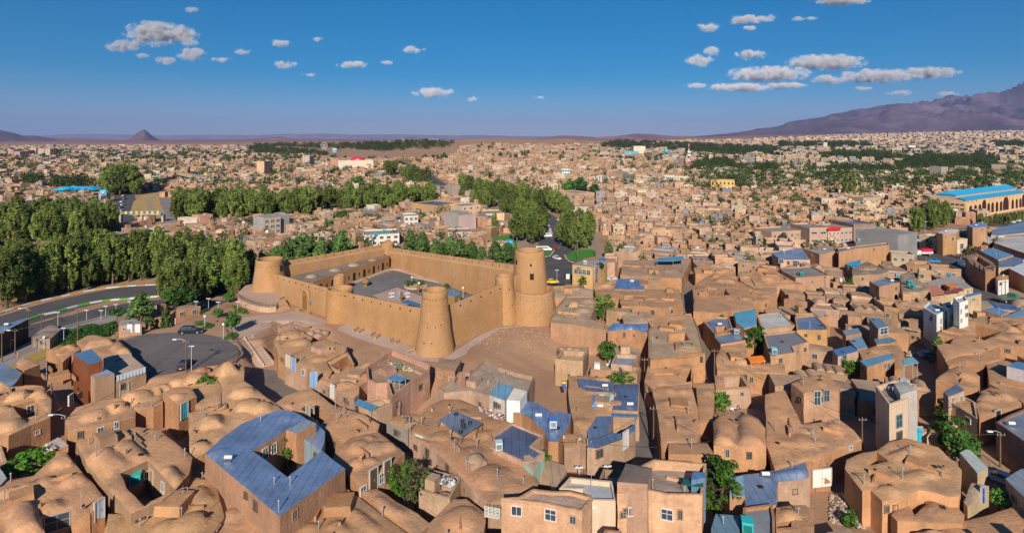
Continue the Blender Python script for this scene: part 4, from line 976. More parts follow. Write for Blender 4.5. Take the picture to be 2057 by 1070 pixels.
H('D',[(1268,690),(1390,580),(1480,598),(1620,675),(1600,740),(1560,868),(1430,745),(1350,700)],4.4,'vaulted roof in rippling blue metal foil with white curved gable',roof='foil',rc=(.10,.22,.44),vaults=[(1400,650,1530,700,60,.8),(1440,640,1590,790,50,.4)],cell=.55)
H('D',[(1622,692),(1700,680),(1810,705),(1800,790),(1690,960),(1600,960),(1560,875),(1605,745)],4.3,'wavy blue foil roof carrying a white and blue evaporative cooler',roof='foil',rc=(.12,.24,.45),vaults=[(1660,740,1700,900,50,.3),(1760,720,1700,850,40,.3)],cell=.6)
H('E',[(988,68),(1150,-40),(1420,75),(1325,160),(1430,218),(1340,288),(1255,302),(1110,240),(985,180)],4.4,'house with dark blue bitumen roof streaked with mud, white cooler at its left corner',roof='foil',rc=(.085,.125,.235),wc=(0.46,.29,.2),parapet=.25,cell=.8)
H('E',[(1255,225),(1300,222),(1340,250),(1425,215),(1430,250),(1330,365),(1250,300)],4.5,'cream and mint green parapet corner beyond the dark blue roof',wall='plaster',wc=(.32,.5,.42),rc=(.55,.42,.3),cell=1.2,ex=False)
H('F',[(-110,160),(-40,150),(150,168),(302,200),(298,390),(135,385),(60,385),(0,480),(-80,430),(-110,300)],4.0,'mud house with grey-blue flat roofs and striped skylight beside the sunny street',wc=(0.42,.26,.17),cell=.9,domes=[(-30,420,60,.25)])
H('F',[(160,205),(298,205),(290,362),(150,355)],4.5,'square slate-blue bitumen roof on the corner of the sunny street',roof='foil',rc=(.10,.15,.28),cell=1.2,ex=False,name='roof_room',cat='room')
H('F',[(-60,172),(155,192),(150,252),(0,247),(-50,222)],4.5,'long slate-blue bitumen roof with white weathered edge below the rubbish heap',roof='foil',rc=(.13,.18,.30),cell=1.2,ex=False,name='roof_room',cat='room')
o_ = thing('skylight', 'striped blue, white and green plastic skylight between two slate-blue roofs', 'skylight', at('F', 95, 300, 4.2))
for k, cc in enumerate(((.12, .28, .5), (.62, .7, .68), (.2, .5, .4), (.6, .66, .6))):
 x0 = 35 + k * 33; m = MB(); Q_ = [at('F', x0, 262, 4.45), at('F', x0 + 31, 262, 4.45), at('F', x0 + 22, 330, 4.3), at('F', x0 - 10, 328, 4.3)]
 m.prism([(p.x, p.y) for p in Q_], 4.1, 4.42, cc); part(m, 'panel', 'paint', o_)
sheetroof('F',[(138,372),(295,378),(290,395),(140,390)],4.1,'narrow blue sheet porch roof over the gate by the sunny street',(.08,.22,.38),base=0)
H('F',[(0,480),(55,390),(150,392),(120,480),(185,492),(280,430),(278,470),(215,520),(60,578),(0,572)],4.2,'pink walled house with slate-blue roof, red-patterned white door and square window',roof='foil',rc=(.13,.19,.32),wc=(0.50,.32,.22),cell=.9,doors=[(222,580,1.3,2.6,(.72,.68,.66))],wins=[(70,607,1.1,1.1,(.25,.12,.07))])
o_ = thing('gate', 'white metal double gate with three curled ornaments by the leaning street pole', 'gate', at('E', 1665, 300, 0))
p1_, p2_ = at('E', 1602, 285, 0), at('E', 1728, 305, 0); dd = (p2_ - p1_); L_ = dd.length; dd.normalize(); rz_ = math.atan2(dd.y, dd.x); q = (p1_ + p2_) / 2
for k in (-1, 1):
 m = MB(); m.box((q.x + dd.x * k * L_ / 4, q.y + dd.y * k * L_ / 4, .1), (L_ / 2 - .04, .08, 3.3), (.74, .73, .68), 0, rz_); part(m, 'gate_leaf', 'paint', o_)
for k in (-1, 0, 1):
 m = MB(); c0 = q + dd * k * L_ * .28 + Vector((dd.y, -dd.x, 0)) * .08
 m.tube([c0 + Vector((0, 0, 1.1)) + dd * .18, c0 + Vector((0, 0, 1.3)) - dd * .12, c0 + Vector((0, 0, 1.75)), c0 + Vector((0, 0, 2.2)) + dd * .12, c0 + Vector((0, 0, 2.4)) - dd * .15], .045, DARK, 0, 5); part(m, 'ornament', 'paint', o_)
m = MB(); m.box((q.x, q.y, 3.4), (L_ + .3, .14, .12), (.6, .6, .58), 0, rz_); m.box((q.x - dd.x * (L_ / 2 + .1), q.y - dd.y * (L_ / 2 + .1), 0), (.16, .16, 3.9), (.55, .6, .62), 0, rz_); m.box((q.x + dd.x * (L_ / 2 + .1), q.y + dd.y * (L_ / 2 + .1), 0), (.16, .16, 3.9), (.55, .6, .62), 0, rz_); part(m, 'gate_frame', 'paint', o_)
H('E',[(1575,40),(1600,30),(1725,45),(1850,100),(1735,160),(1600,155),(1590,100)],3.6,'mud gatehouse roof behind the white ornamented gate',wc=(.44,.29,.2),cell=1)
H('E',[(300,60),(440,110),(640,60),(870,105),(985,185),(1110,245),(1250,305),(1330,370),(1375,470),(1360,515),(1220,540),(1200,600),(1060,612),(960,640),(830,540),(650,345),(510,205),(400,130)],3.9,
 'smooth mud roof of broad shallow domes between the lane and the dark blue roof', domes=[(980, 400, 200, .22), (800, 200, 130, .25), (1120, 470, 120, .2)], cell=.75, wc=(0.45, .29, .2), pipes=[(760, 350), (1250, 475)])
H('E',[(1365,300),(1440,260),(1600,310),(1620,360),(1500,560),(1480,440),(1390,400)],3.0,'stepped corrugated lean-to beside the small yard with a green tree',roof='sheet',rc=(.45,.3,.2),wc=(.42,.27,.18),cell=1.2,name='shed',cat='shed')
H('E',[(700,1120),(430,1120),(400,950),(440,800),(560,680),(650,600),(760,600),(840,660),(925,720),(920,800),(900,900),(905,1120)],3.6,'mud roof with one big shallow dome below the big yard tree',domes=[(720,760,190,.3)],cell=.7)
H('E',[(1058,618),(1210,610),(1330,540),(1500,560),(1650,560),(1845,610),(1835,640),(1755,732),(1400,660)],6.2,'two storey peach house with blue sheet corner roof at the bottom of the view',parapet=.3,wc=(0.58,.34,.21),rc=(.42,.3,.23),wall='mud',cell=1.5,
 wins=[(1190, 705, 1.1, 1.0, (.65, .6, .58)), (1483, 740, 1.2, 1.2, (.65, .6, .58))])
H('E',[(1610,500),(1650,455),(2010,490),(2050,640),(2040,660),(1842,655),(1760,560),(1560,552)],5.2,'grey tiled roof terrace with cream wall at the back, between the two peach houses',roof='concrete',rc=(.27,.30,.33),wc=(.62,.48,.34),wall='plaster',parapet=.55,cell=1.5)
H('F',[(173,895),(175,800),(385,692),(505,700),(690,716),(668,905),(470,900),(345,875)],6.3,'two storey peach house with walled roof terrace and two windows at the bottom centre',parapet=1.1,wc=(0.55,.32,.195),rc=(.36,.29,.24),wall='mud',cell=1.5,
 wins=[(266, 940, 1.1, .9, (.65, .6, .58)), (462, 960, 1.2, 1.15, (.65, .6, .58))])
H('F',[(172,768),(222,662),(382,690),(352,782)],8.6,'raised room with cracked dark mud roof on top of the two storey peach house',rc=(.17,.13,.11),wc=(0.46,.29,.2),cell=1.2,ex=False,name='roof_room',cat='room')
sheetroof('F',[(550,785),(672,800),(675,765),(556,752)],7.6,'dark green cloth shade on the terrace of the two storey peach house',(.01,.10,.09),base=6.3,mat='cloth')
H('F',[(603,760),(610,712),(688,716),(686,745)],8.2,'blue tin cabin at the back corner of the peach house terrace',roof='sheet',wall='sheet',rc=(.10,.22,.42),wc=(.12,.2,.3),cell=1.5,ex=False,name='shed',cat='shed')
for (c, x1, y1, x2, y2, z, lab) in (('E', 1838, 700, 2045, 690, 4.6, 'white slatted balcony between the two peach houses'), ('E', 915, 740, 1045, 760, 4.0, 'white slatted balcony at the left end of the peach house with blue sheet corner')):
 a_, b_ = at(c, x1, y1, z), at(c, x2, y2, z); dd = b_ - a_; L_ = dd.length; dd.normalize(); rz_ = math.atan2(dd.y, dd.x); nn_ = Vector((-dd.y, dd.x, 0))
 o_ = thing('balcony', lab, 'balcony', (*((a_ + b_) / 2)[:2], z - .2)); q = (a_ + b_) / 2 + nn_ * .6
 m = MB(); m.box((q.x, q.y, z - .2), (L_, 1.4, .2), (.55, .48, .4), 0, rz_); part(m, 'slab', 'plaster', o_)
 m = MB()
 for k in range(6): m.tube([a_ + Vector((0, 0, .12 + k * .17)), b_ + Vector((0, 0, .12 + k * .17))], .03, (.72, .7, .6), 0, 5)
 for k in range(5): m.tube([a_.lerp(b_, k / 4), a_.lerp(b_, k / 4) + Vector((0, 0, 1.05))], .035, (.72, .7, .6), 0, 5)
 part(m, 'railing', 'paint', o_)
H('F',[(378,242),(420,215),(600,198),(625,290),(640,345),(655,480),(640,535),(470,540),(432,575),(412,390)],5.0,'long mud house with a bare ribbed roof on the shady side of the sunny street',domes=[(480,235,45,.3),(560,240,40,.3)],vaults=[(430,300,600,290,35,.25),(440,400,620,395,35,.2)],cell=.8,doors=[(475,250,.8,1.2,(.3,.45,.5))])
H('F',[(470,605),(475,545),(640,538),(700,545),(738,612)],5.0,'plain mud block with flat roof and blank front wall, left of the vaulted house',cell=.9,pipes=[(605,580)])
H('F',[(735,560),(732,420),(790,366),(860,372),(900,360),(990,400),(1035,460),(1038,565)],5.6,'mud house with two pairs of fat barrel vaults above a blank front wall',vaults=[(795,400,790,540,62,.5),(930,395,955,545,68,.6)],domes=[(930,400,60,.45)],cell=.5,wins=[(1055,597,.4,.4)])
H('F',[(630,202),(735,196),(742,250),(735,330),(725,420),(650,430),(642,340)],4.2,'low mud rooms between the ribbed roof house and the vine yard',domes=[(690,240,40,.35)],cell=.9)
H('F',[(740,152),(900,140),(950,225),(745,242)],3.6,'walled mud yard with smooth pink back wall above the vine yard',holes=[[(790,165),(890,155),(925,215),(800,222)]],wc=(.47,.31,.21),cell=1.2)
H('F',[(1032,262),(1150,240),(1190,330),(1240,430),(1400,545),(1405,600),(1300,640),(1090,695),(1042,560),(1038,460)],4.4,'low mud house with faint ridged vaults right of the vaulted house',vaults=[(1100,520,1270,545,40,.3),(1080,330,1160,400,40,.25)],cell=.75,wins=[(1062,590,.35,.35)])
H('F',[(835,742),(905,728),(1065,706),(1270,655),(1288,745),(1108,772),(1092,905),(915,905),(900,800)],4.2,'house with shiny dented blue foil roof and a barrel vault at its right end',roof='foil',rc=(.16,.26,.40),vaults=[(1080,730,1270,700,38,.7)],wc=(.42,.27,.18),cell=.6,pipes=[(1187,690)])
H('F',[(828,850),(832,745),(900,735),(912,850)],4.6,'small brown room with light blue lid roof beside the shiny dented blue roof',roof='sheet',rc=(.2,.36,.45),cell=1.2,wall='brick',wc=(.42,.22,.13))
H('F',[(715,1120),(722,1040),(745,955),(880,965),(884,1040),(884,1120)],4.4,'flat blue tin roof with rubble edge at the bottom, left of the grey roof',roof='sheet',rc=(.14,.24,.33),cell=1.4)
H('F',[(900,1120),(905,938),(1075,915),(1088,1000),(1090,1120)],4.4,'flat grey bitumen roof carrying a turquoise cooler at the bottom edge',roof='concrete',rc=(.2,.21,.24),parapet=.35,cell=1.4)
H('F',[(1095,915),(1180,900),(1262,902),(1312,1000),(1320,1120),(1098,1120)],4.2,'crumbling domed mud house beside the grey bitumen roof',domes=[(1180,950,60,.5)],holes=[[(1100,1010),(1210,990),(1212,1025),(1102,1035)]],cell=.6)
H('F',[(1100,800),(1180,775),(1290,830),(1330,900),(1262,900),(1180,898),(1100,905)],3.0,'broken mud walls around a pile of earth right of the shiny blue roof',domes=[(1170,840,45,.6)],holes=[[(1200,850),(1280,860),(1290,885),(1210,885)]],cell=.6,rough=.1) if False else None
H('M',[(15,722),(60,640),(130,560),(230,555),(330,562),(350,600),(305,722),(415,762),(420,800),(200,765),(20,745)],6.0,'high-walled mud house with pale flat roof on the edge of the bare slope',rc=(.44,.31,.2),parapet=.25,cell=1,pipes=[(66,640)],wc=(.43,.25,.14))
H('M',[(10,500),(60,475),(180,468),(330,505),(322,558),(180,560),(60,565),(20,560)],5.0,'mud house with low parapet between the big round bastion and the corner shop building',rc=(.43,.3,.2),cell=1,domes=[(150,520,40,.2)])
H('M',[(345,505),(600,492),(760,500),(945,500),(970,608),(840,638),(700,625),(530,622),(510,560),(340,560)],4.8,'long mud house with low bumpy roofs left of the dark alley',domes=[(620,580,35,.35),(800,575,45,.3),(900,560,35,.3)],vaults=[(560,540,720,535,30,.3)],cell=.75,wins=[(880,640,.6,.5)])
H('M',[(432,800),(438,768),(480,742),(600,750),(716,745),(716,812),(600,790)],6.0,'mud house with wavy blue foil roof edged in white above a tall blank wall',roof='foil',rc=(.10,.22,.42),vaults=[(500,780,520,750,40,.4),(590,785,600,752,40,.4),(680,785,680,752,40,.4)],cell=.6)
H('M',[(178,325),(230,298),(428,285),(415,300),(325,345)],8.0,'two storey yellow brick corner building with glazed stairwell beside the roundabout',wall='brick',roof='concrete',wc=(.52,.33,.14),rc=(.3,.27,.25),cell=2.5,name='corner_building',cat='building',
 wins=[(208, 373, 1.5, 1.4), (236, 376, 1.5, 1.4), (263, 379, 1.5, 1.4), (290, 382, 1.5, 1.4), (348, 357, 2.0, 1.5, (.4, .5, .6)), (348, 382, 2.0, 1.3, (.5, .25, .3)), (348, 410, 2.0, 1.5, (.4, .5, .6)), (348, 436, 2.0, 1.2, (.5, .25, .3))])
sheetroof('M',[(362,292),(412,300),(428,280),(372,276)],10.5,'blue tin lid over the stair head of the yellow brick corner building',(.08,.25,.45),base=8.0)
H('M',[(330,485),(480,430),(600,422),(810,418),(822,500),(600,508),(340,512)],4.4,'mud house under the wavy blue roof, between the corner shop and the alley',cell=1)
H('M',[(478,500),(500,432),(520,424),(690,434),(696,506)],5.1,'wide wavy blue metal roof with white worn patch',roof='foil',rc=(.10,.21,.42),vaults=[(520,490,530,440,30,.3),(600,490,610,440,30,.3)],cell=.8,ex=False,name='roof_room',cat='room')
H('M',[(1035,480),(1150,402),(1250,400),(1365,440),(1480,500),(1640,480),(1645,560),(1480,598),(1475,645),(1250,670),(1045,660),(1050,590)],5.2,'big mud house with square light well, on the right bank of the dark alley',holes=[[(1200,540),(1272,495),(1305,540)]],vaults=[(1200,430,1340,440,50,.35),(1100,500,1180,480,40,.25)],domes=[(1420,560,45,.3),(1560,540,40,.3)],cell=.8,
 wins=[(1100, 614, 1.0, .6, (.2, .12, .08))], pipes=[(1490, 590)])
H('M',[(545,292),(770,292),(1030,280),(1005,340),(960,425),(700,415),(520,398)],4.4,'long mud enclosure with timber frames on its roof, behind the corner building',cell=1,domes=[(850,370,50,.2)],rc=(.42,.28,.18))
sheetroof('M',[(780,300),(900,300),(975,290),(975,265),(800,275)],6.5,'long light blue sheet roof above the mud enclosure',(.12,.28,.42),base=4.4)
H('M',[(1045,345),(1170,320),(1330,358),(1365,438),(1250,398),(1150,400),(1060,390)],4.6,'mud house with cone-shaped flues behind the big house of the alley',domes=[(1230,375,30,.6),(1150,360,35,.4)],cell=.8)
H('M',[(1370,380),(1480,355),(1600,350),(1760,395),(1830,470),(1640,480),(1480,495),(1380,440)],4.8,'mud house with many little domes in rows right of the cone-flued house',domes=[(1420 + 55 * i,410 + 12 * (i % 3),30,.4) for i in range(6)],cell=.7,wins=[(1500,515,1.4,1.6,(.05,.25,.2)),(1550,512,1.4,1.6,(.05,.25,.2))])
H('M',[(722,985),(722,800),(740,770),(860,745),(1050,712),(1085,800),(1100,870),(1130,960),(1000,975),(880,1000),(740,1010)],5.6,'tall mud house with green vines filling its square light well beside the alley',holes=[[(866,825),(985,815),(1015,868),(870,885)]],cell=.85,rc=(.38,.27,.18),parapet=.15,doors=[(1045,800,.7,1.5,(.3,.1,.05))])
H('M',[(530,690),(640,660),(720,670),(720,740),(600,745),(545,735)],4.6,'small cluttered mud house behind the wavy blue roof with white edge',cell=1,rc=(.40,.3,.22))
H('M',[(700,690),(900,685),(1030,670),(1040,705),(860,740),(740,765)],4.8,'narrow mud house with a grey concrete roof patch above the vine light well',cell=1)
H('F',[(355,90),(610,85),(612,130),(605,195),(420,212),(380,235),(330,190)],4.0,'roofless mud rooms at the top of the sunny street',holes=[[(560,130),(600,110),(603,185),(575,190)]],cell=1)
H('M',[(1115,740),(1200,705),(1300,712),(1325,790),(1200,835)],4.4,'white-edged slate roof with a pine in its court beside the alley',roof='foil',rc=(.16,.22,.32),holes=[[(1205,780),(1270,770),(1300,815),(1220,830)]],parapet=.3,cell=1.2)
H('M',[(1200,845),(1330,795),(1470,780),(1475,860),(1240,895)],4.3,'low mud house with stained slate roof and a white tank stand',roof='foil',rc=(.17,.22,.30),cell=1.2)
H('M',[(1335,670),(1490,640),(1500,760),(1410,780),(1350,740)],6.4,'brick house with light blue sheet roof on the corner above the slate roofs',wall='brick',roof='sheet',rc=(.10,.33,.45),wc=(.42,.25,.15),cell=1.5)
H('M',[(1205,985),(1250,900),(1420,880),(1440,985),(1560,1030),(1700,985),(1700,1110),(1215,1090)],3.9,'mud roofs with round dome and orange sheet beyond the sunny street',domes=[(1385,1010,60,.5)],cell=.8)
o_ = sheetroof('M', [(1430, 985), (1540, 975), (1565, 1015), (1455, 1030)], 5.0, 'bright orange sheet spread over the mud roof beside a leafy tree', (.75, .20, .03), base=3.9, mat='cloth')
H('N',[(10,690),(180,665),(285,765),(50,796)],5.2,'pale grey concrete roof house at the head of the slate roofs',roof='concrete',rc=(.42,.41,.38),wc=(.42,.26,.16),parapet=.2,cell=1.5)
H('N',[(285,705),(430,690),(520,780),(515,800),(300,800)],5.4,'ochre-walled house with slate-blue roof and a steel chimney',roof='foil',rc=(.16,.23,.36),wc=(.48,.28,.11),parapet=.2,cell=1.2,pipes=[(392,780)])
H('N',[(60,832),(285,806),(385,888),(270,920),(290,962),(110,992)],5.2,'house with dark grey roof in two steps and a light blue cooler on its edge',roof='concrete',rc=(.17,.18,.21),wc=(.45,.27,.16),parapet=.25,cell=1.5)
H('N',[(398,655),(492,650),(535,695),(455,702)],5.0,'small roof of cream and brown stripes beside bare timber trusses',roof='sheet',rc=(.55,.42,.32),cell=2)
H('N',[(625,797),(735,778),(762,815),(652,836)],5.0,'small brick house with white and slate striped tin roof',roof='sheet',rc=(.3,.33,.36),wall='brick',wc=(.42,.25,.15),cell=2)
H('N',[(818,712),(890,705),(952,772),(882,786)],7.0,'narrow tall house with blue-grey sheet roof and glazed white upper room',roof='sheet',rc=(.17,.27,.36),wc=(.30,.19,.13),cell=2,wins=[(920,800,2.4,1.3,(.6,.6,.6))])
H('N',[(670,862),(762,840),(805,915),(733,932)],4.6,'slanting light blue sheet roof between two mud yards',roof='sheet',rc=(.17,.33,.44),cell=2)
H('N',[(552,932),(690,905),(742,942),(595,982)],5.0,'pale mud house with deep blue sheet roof and one green window',roof='sheet',rc=(.09,.20,.40),wc=(.48,.33,.23),cell=2,wins=[(636,1010,1.1,2.0,(.2,.25,.18))])
H('N',[(750,1012),(975,960),(1002,995),(800,1058)],5.0,'long light blue ribbed sheet roof with one aerial pole',roof='sheet',rc=(.15,.33,.48),cell=2)
H('N',[(850,856),(960,840),(1020,870),(960,890),(870,895)],4.8,'blue-grey sheet roof with an open frame at its right end',roof='sheet',rc=(.17,.28,.38),cell=2)
H('N',[(745,940),(900,895),(1040,900),(1060,950),(1060,1075),(1000,1080),(1002,995),(975,955),(770,1000)],4.4,'mud house with dented domed roof behind the long light blue roof',domes=[(860,935,45,.35),(930,930,35,.3)],cell=.9)
sheetroof('N',[(1060,1000),(1130,985),(1172,1025),(1060,1048)],4.2,'light blue sheet awning over a yard of scattered timber',(.2,.42,.48))
H('N',[(1310,812),(1450,750),(1620,690),(1760,700),(1926,700),(2100,760),(2080,900),(1926,920),(1760,890),(1600,955),(1480,960),(1360,1000),(1300,900)],5.0,'very large mud compound with deep square courtyard and ribbed barrel vault at the right',
 holes=[[(1580, 748), (1772, 800), (1642, 866), (1577, 830)], [(1320, 830), (1420, 850), (1400, 890), (1330, 880)]], domes=[(1880, 830, 70, .4), (1760, 840, 40, .5), (1500, 800, 60, .25)], vaults=[(1750, 740, 1860, 800, 45, .7), (1820, 720, 1900, 760, 35, .6)], cell=.8)
H('N',[(1205,636),(1245,598),(1380,655),(1300,692)],7.0,'white plastered house with blue-grey roof, left of the white three storey house',roof='foil',rc=(.27,.31,.38),wall='plaster',wc=WHITE,cell=2,parapet=.2,wins=[(1328,730,.9,1.2),(1328,785,.9,1.2)],doors=[(1364,775,1.1,1.9,(.1,.1,.12))])
H('N',[(1382,660),(1345,622),(1420,600),(1462,632)],7.4,'white plastered middle house with brown roof terrace',roof='concrete',rc=(.32,.25,.2),wall='plaster',wc=WHITE,cell=2,parapet=.6,wins=[(1420,703,1.1,1.1)])
H('N',[(1463,612),(1420,572),(1500,556),(1526,592)],10.5,'white three storey house with brown stair tower and blue window grille',roof='concrete',rc=(.34,.33,.33),wall='plaster',wc=WHITE,cell=2,parapet=.4,wins=[(1510,628,1.5,.9),(1512,685,1.5,.9),(1472,660,.6,1.0),(1474,725,.7,.8)])
H('N',[(1478,548),(1600,520),(1618,532),(1500,562)],8.2,'ochre house with a long thin blue sheet roof on the street corner',roof='sheet',rc=(.06,.25,.45),wc=(.5,.36,.22),cell=2,wins=[(1562,575,1.6,.5)])
H('N',[(1200,455),(1320,425),(1430,400),(1560,490),(1400,520),(1262,548),(1215,480)],4.4,'compound with salmon and red sheet roofs round a green court tree',holes=[[(1305,490),(1345,462),(1400,490),(1370,520)]],roof='concrete',rc=(.34,.3,.28),wc=(.5,.36,.22),cell=1.5)
sheetroof('N',[(1228,478),(1300,470),(1370,530),(1262,545)],5.0,'salmon pink sheet roof at the left of the court tree',(.70,.26,.16),base=4.4)
sheetroof('N',[(1345,462),(1440,456),(1455,482),(1398,490)],5.0,'bright orange sheet roof behind the court tree',(.72,.24,.07),base=4.4)
sheetroof('N',[(1368,512),(1470,490),(1500,510),(1350,533)],5.0,'dark red sheet roof in front of the court tree',(.38,.07,.05),base=4.4)
H('N',[(1035,405),(1100,372),(1200,455),(1252,505),(1180,520),(1050,522)],5.4,'grey-brown house roofed with rows of little domes, between blue cube and salmon roofs',rc=(.29,.23,.17),wc=(.44,.32,.19),domes=[(1075 + 45 * i + 8 * j,410 + 32 * i - 14 * j,22,.5) for i in range(4) for j in (-1,0,1)],cell=.6)
H('N',[(818,452),(930,416),(1036,460),(890,492)],7.4,'tall brick cube house with blue-grey flat roof and black lancet opening',wall='brick',wc=(.38,.22,.13),roof='foil',rc=(.22,.28,.36),cell=2,parapet=.3,doors=[(1005,620,1.6,3.2,(.02,.02,.02))])
H('N',[(690,385),(700,350),(800,300),(960,372),(880,395),(700,402)],4.8,'low mud house with grey-green flat roof left of the brick cube',rc=(.25,.2,.16),cell=1.5,wc=(.42,.27,.17))
H('N',[(170,352),(300,350),(400,340),(535,410),(290,428),(200,380)],5.8,'pink brick house with dark flat roof, white tank and coolers',wall='brick',wc=(.48,.29,.19),roof='concrete',rc=(.23,.2,.18),parapet=.35,cell=2)
H('N',[(0,470),(120,450),(160,440),(170,380),(20,370),(-30,420)],5.2,'mud house with rounded vaulted roof left of the pink brick house',domes=[(80,420,60,.35)],cell=.8)
H('N',[(590,210),(700,200),(950,170),(960,188),(730,215),(600,240)],7.0,'long tall brown brick building with blank wall and blue downpipe',wall='brick',wc=(.46,.25,.13),roof='foil',rc=(.2,.22,.27),cell=2.5,parapet=.25)
H('N',[(180,290),(120,240),(330,205),(392,290)],5.6,'shop house with broad slate-blue flat roof and white edge',roof='foil',rc=(.20,.26,.36),wc=(.46,.28,.19),cell=2,wins=[(185,300,1.6,1.4),(285,318,1.6,2.0)])
H('N',[(345,215),(480,185),(575,205),(585,235),(460,258)],6.0,'mud brick house with white-walled upper room beyond the broad slate roof',roof='concrete',rc=(.3,.25,.22),wall='brick',wc=(.45,.27,.17),cell=2,parapet=.3)
Bx('N',1022,300,1160,272,9.5,16,'unfinished grey block walled house with red brick side, by the red truck',wc=(.24,.23,.23),wall='concrete')
Bx('N',390,183,520,180,7,14,'pink shop house with long strip window beside the red banner',wc=(.5,.33,.25),nwin=2,storeys=2,wsz=(2.6,.9))
Bx('N',522,182,606,178,6.6,12,'pink shop house with red banner across its roofline',wc=(.52,.36,.27),nwin=3,storeys=2,wsz=(.8,.8))
m = MB(); a_, b_ = at('N', 520, 184, 0), at('N', 608, 180, 0); q = (a_ + b_) / 2; m.box((q.x, q.y - .3, 6.5), ((b_ - a_).length, .2, 1.4), (.62, .02, .03), 0, math.atan2((b_ - a_).y, (b_ - a_).x)); solo(m, 'banner', 'cloth', 'long red banner along the roofline of the pink shop house', 'banner', (q.x, q.y, 6.5))
Bx('N',608,178,695,172,6.6,12,'pink shop house with two arched dark windows, right of the red banner',wc=(.5,.34,.27),nwin=3,storeys=2,wsz=(1.2,.9))
Bx('N',118,205,325,192,6.4,12,'long two storey pink house behind two small conifers',wc=(.48,.3,.2),nwin=5,storeys=2,wsz=(1.3,1.2))
Bx('N',705,170,865,165,8,14,'purple-brown brick house with grey sheet roof beyond the pink shops',wc=(.28,.17,.13),wall='brick',roof='foil',rc=(.3,.32,.36),nwin=3,storeys=2)
Bx('N',1345,248,1437,250,5.2,13,'cream chamfered corner shop with square window at the street fork',wc=(.55,.43,.28),rc=(.3,.27,.26))
Bx('N',1437,250,1520,238,5.2,14,'cream right half of the corner shop with one large window',wc=(.6,.49,.33),rc=(.3,.27,.26),nwin=1,wsz=(2.4,2.0))
H('N',[(1300,95),(1385,70),(1462,75),(1440,100),(1345,105)],9.0,'tall brown brick house with white parapet edge behind the corner shop',wall='brick',wc=(.40,.23,.11),roof='concrete',rc=(.5,.5,.5),cell=2,wins=[(1415,140,1.4,1.4)])
H('N',[(1518,45),(1590,25),(1662,30),(1655,55),(1560,62)],10.5,'tall brown brick house with stepped roof right of the side lane',wall='brick',wc=(.38,.23,.13),roof='concrete',cell=2)
H('N',[(1565,130),(1680,112),(1760,150),(1670,175)],4.4,'grey flat roofed workshop between the lane and the white roof',wall='brick',wc=(.32,.23,.15),roof='concrete',rc=(.36,.35,.34),cell=2)
H('N',[(1690,112),(1700,75),(1960,10),(2200,-20),(2200,120),(1926,100),(1740,118)],5.5,'wide warehouse with slate-blue roof along the avenue of trees',wall='plaster',wc=(.55,.42,.28),roof='foil',rc=(.22,.27,.34),cell=2.5)
H('N',[(1708,180),(1740,130),(1926,118),(2200,130),(2200,330),(1926,255)],4.6,'walled warehouse yard with pale flat roof and dark brown wall',wall='brick',wc=(.26,.17,.13),roof='concrete',rc=(.38,.36,.36),cell=2.5,parapet=.6)
H('N',[(1612,228),(1705,205),(1852,258),(1740,290)],5.0,'workshop with blue sheet roof and white rolled edge',roof='sheet',rc=(.13,.27,.42),wall='brick',cell=2)
H('N',[(1742,345),(1745,295),(1855,268),(1990,300),(1990,330)],4.6,'workshop with slate-grey roof right of the roofless brick shell',roof='foil',rc=(.2,.24,.3),wall='brick',wc=(.36,.28,.21),cell=2)
H('N',[(1820,352),(1926,310),(2200,300),(2200,500),(1926,405)],5.0,'large white sheet roof at the right edge above the street',roof='sheet',rc=(.62,.66,.66),wall='brick',cell=2)
H('N',[(1505,262),(1585,240),(1690,300),(1725,330),(1720,350),(1650,372),(1600,345),(1545,320)],6.5,'roofless red-brown brick shell with tall window gaps at the street corner',wall='brick',wc=(.38,.20,.12),rc=(.22,.15,.11),holes=[[(1560,275),(1600,265),(1690,325),(1640,340)]],cell=2,
 wins=[(1575, 330, .9, 1.8, (.1, .06, .04)), (1610, 350, .9, 1.8, (.1, .06, .04)), (1640, 370, .9, 1.8, (.1, .06, .04)), (1700, 350, .9, 1.6, (.1, .06, .04))])
H('N',[(1625,650),(1700,630),(1822,665),(1762,690)],4.0,'low shop with crumpled bright blue sheet roof by the lower street',roof='foil',rc=(.05,.28,.55),cell=1)
H('N',[(1770,702),(1926,640),(2150,650),(2100,760),(1926,695),(1830,712)],4.2,'low shop with light blue sheet roof at the right edge of the lower street',roof='sheet',rc=(.2,.42,.55),cell=2)
H('N',[(1723,415),(1760,395),(1815,400),(1815,430),(1740,440)],4.5,'cream kiosk with yellow signboard on the street bend',wall='plaster',wc=(.6,.6,.55),cell=2)
H('N',[(640,320),(760,285),(752,300),(755,340),(700,345)],4.4,'yard under a bright blue stretched sheet',roof='sheet',rc=(.04,.36,.58),cell=2)
H('N',[(1075,318),(1125,290),(1255,300),(1262,325),(1090,345)],3.6,'brown walled store yard beside the two blue pickups',wall='brick',wc=(.42,.25,.15),holes=[[(1130,300),(1240,305),(1240,318),(1150,325)]],cell=2)
H('G',[(-20,200),(60,165),(130,150),(200,160),(262,215),(255,245),(50,255)],6.0,'two storey mud house with flat domed roof, tall window and green-shaded yard',domes=[(150,190,45,.35)],wc=(.45,.26,.17),cell=.8,wins=[(128,285,1.1,2.2,(.5,.5,.45)),(182,272,.9,1.8,(.3,.3,.3))],pipes=[(50,215)])
H('G',[(0,435),(180,420),(250,400),(345,470),(385,525),(330,560),(240,590),(100,655),(-20,600)],4.2,'mud house with four low domes above a blank wall, by the street pole',domes=[(235,450,55,.5),(130,540,60,.35),(60,470,60,.3),(20,580,40,.35)],cell=.6,wins=[(322,573,.5,.5)],pipes=[(255,455)])
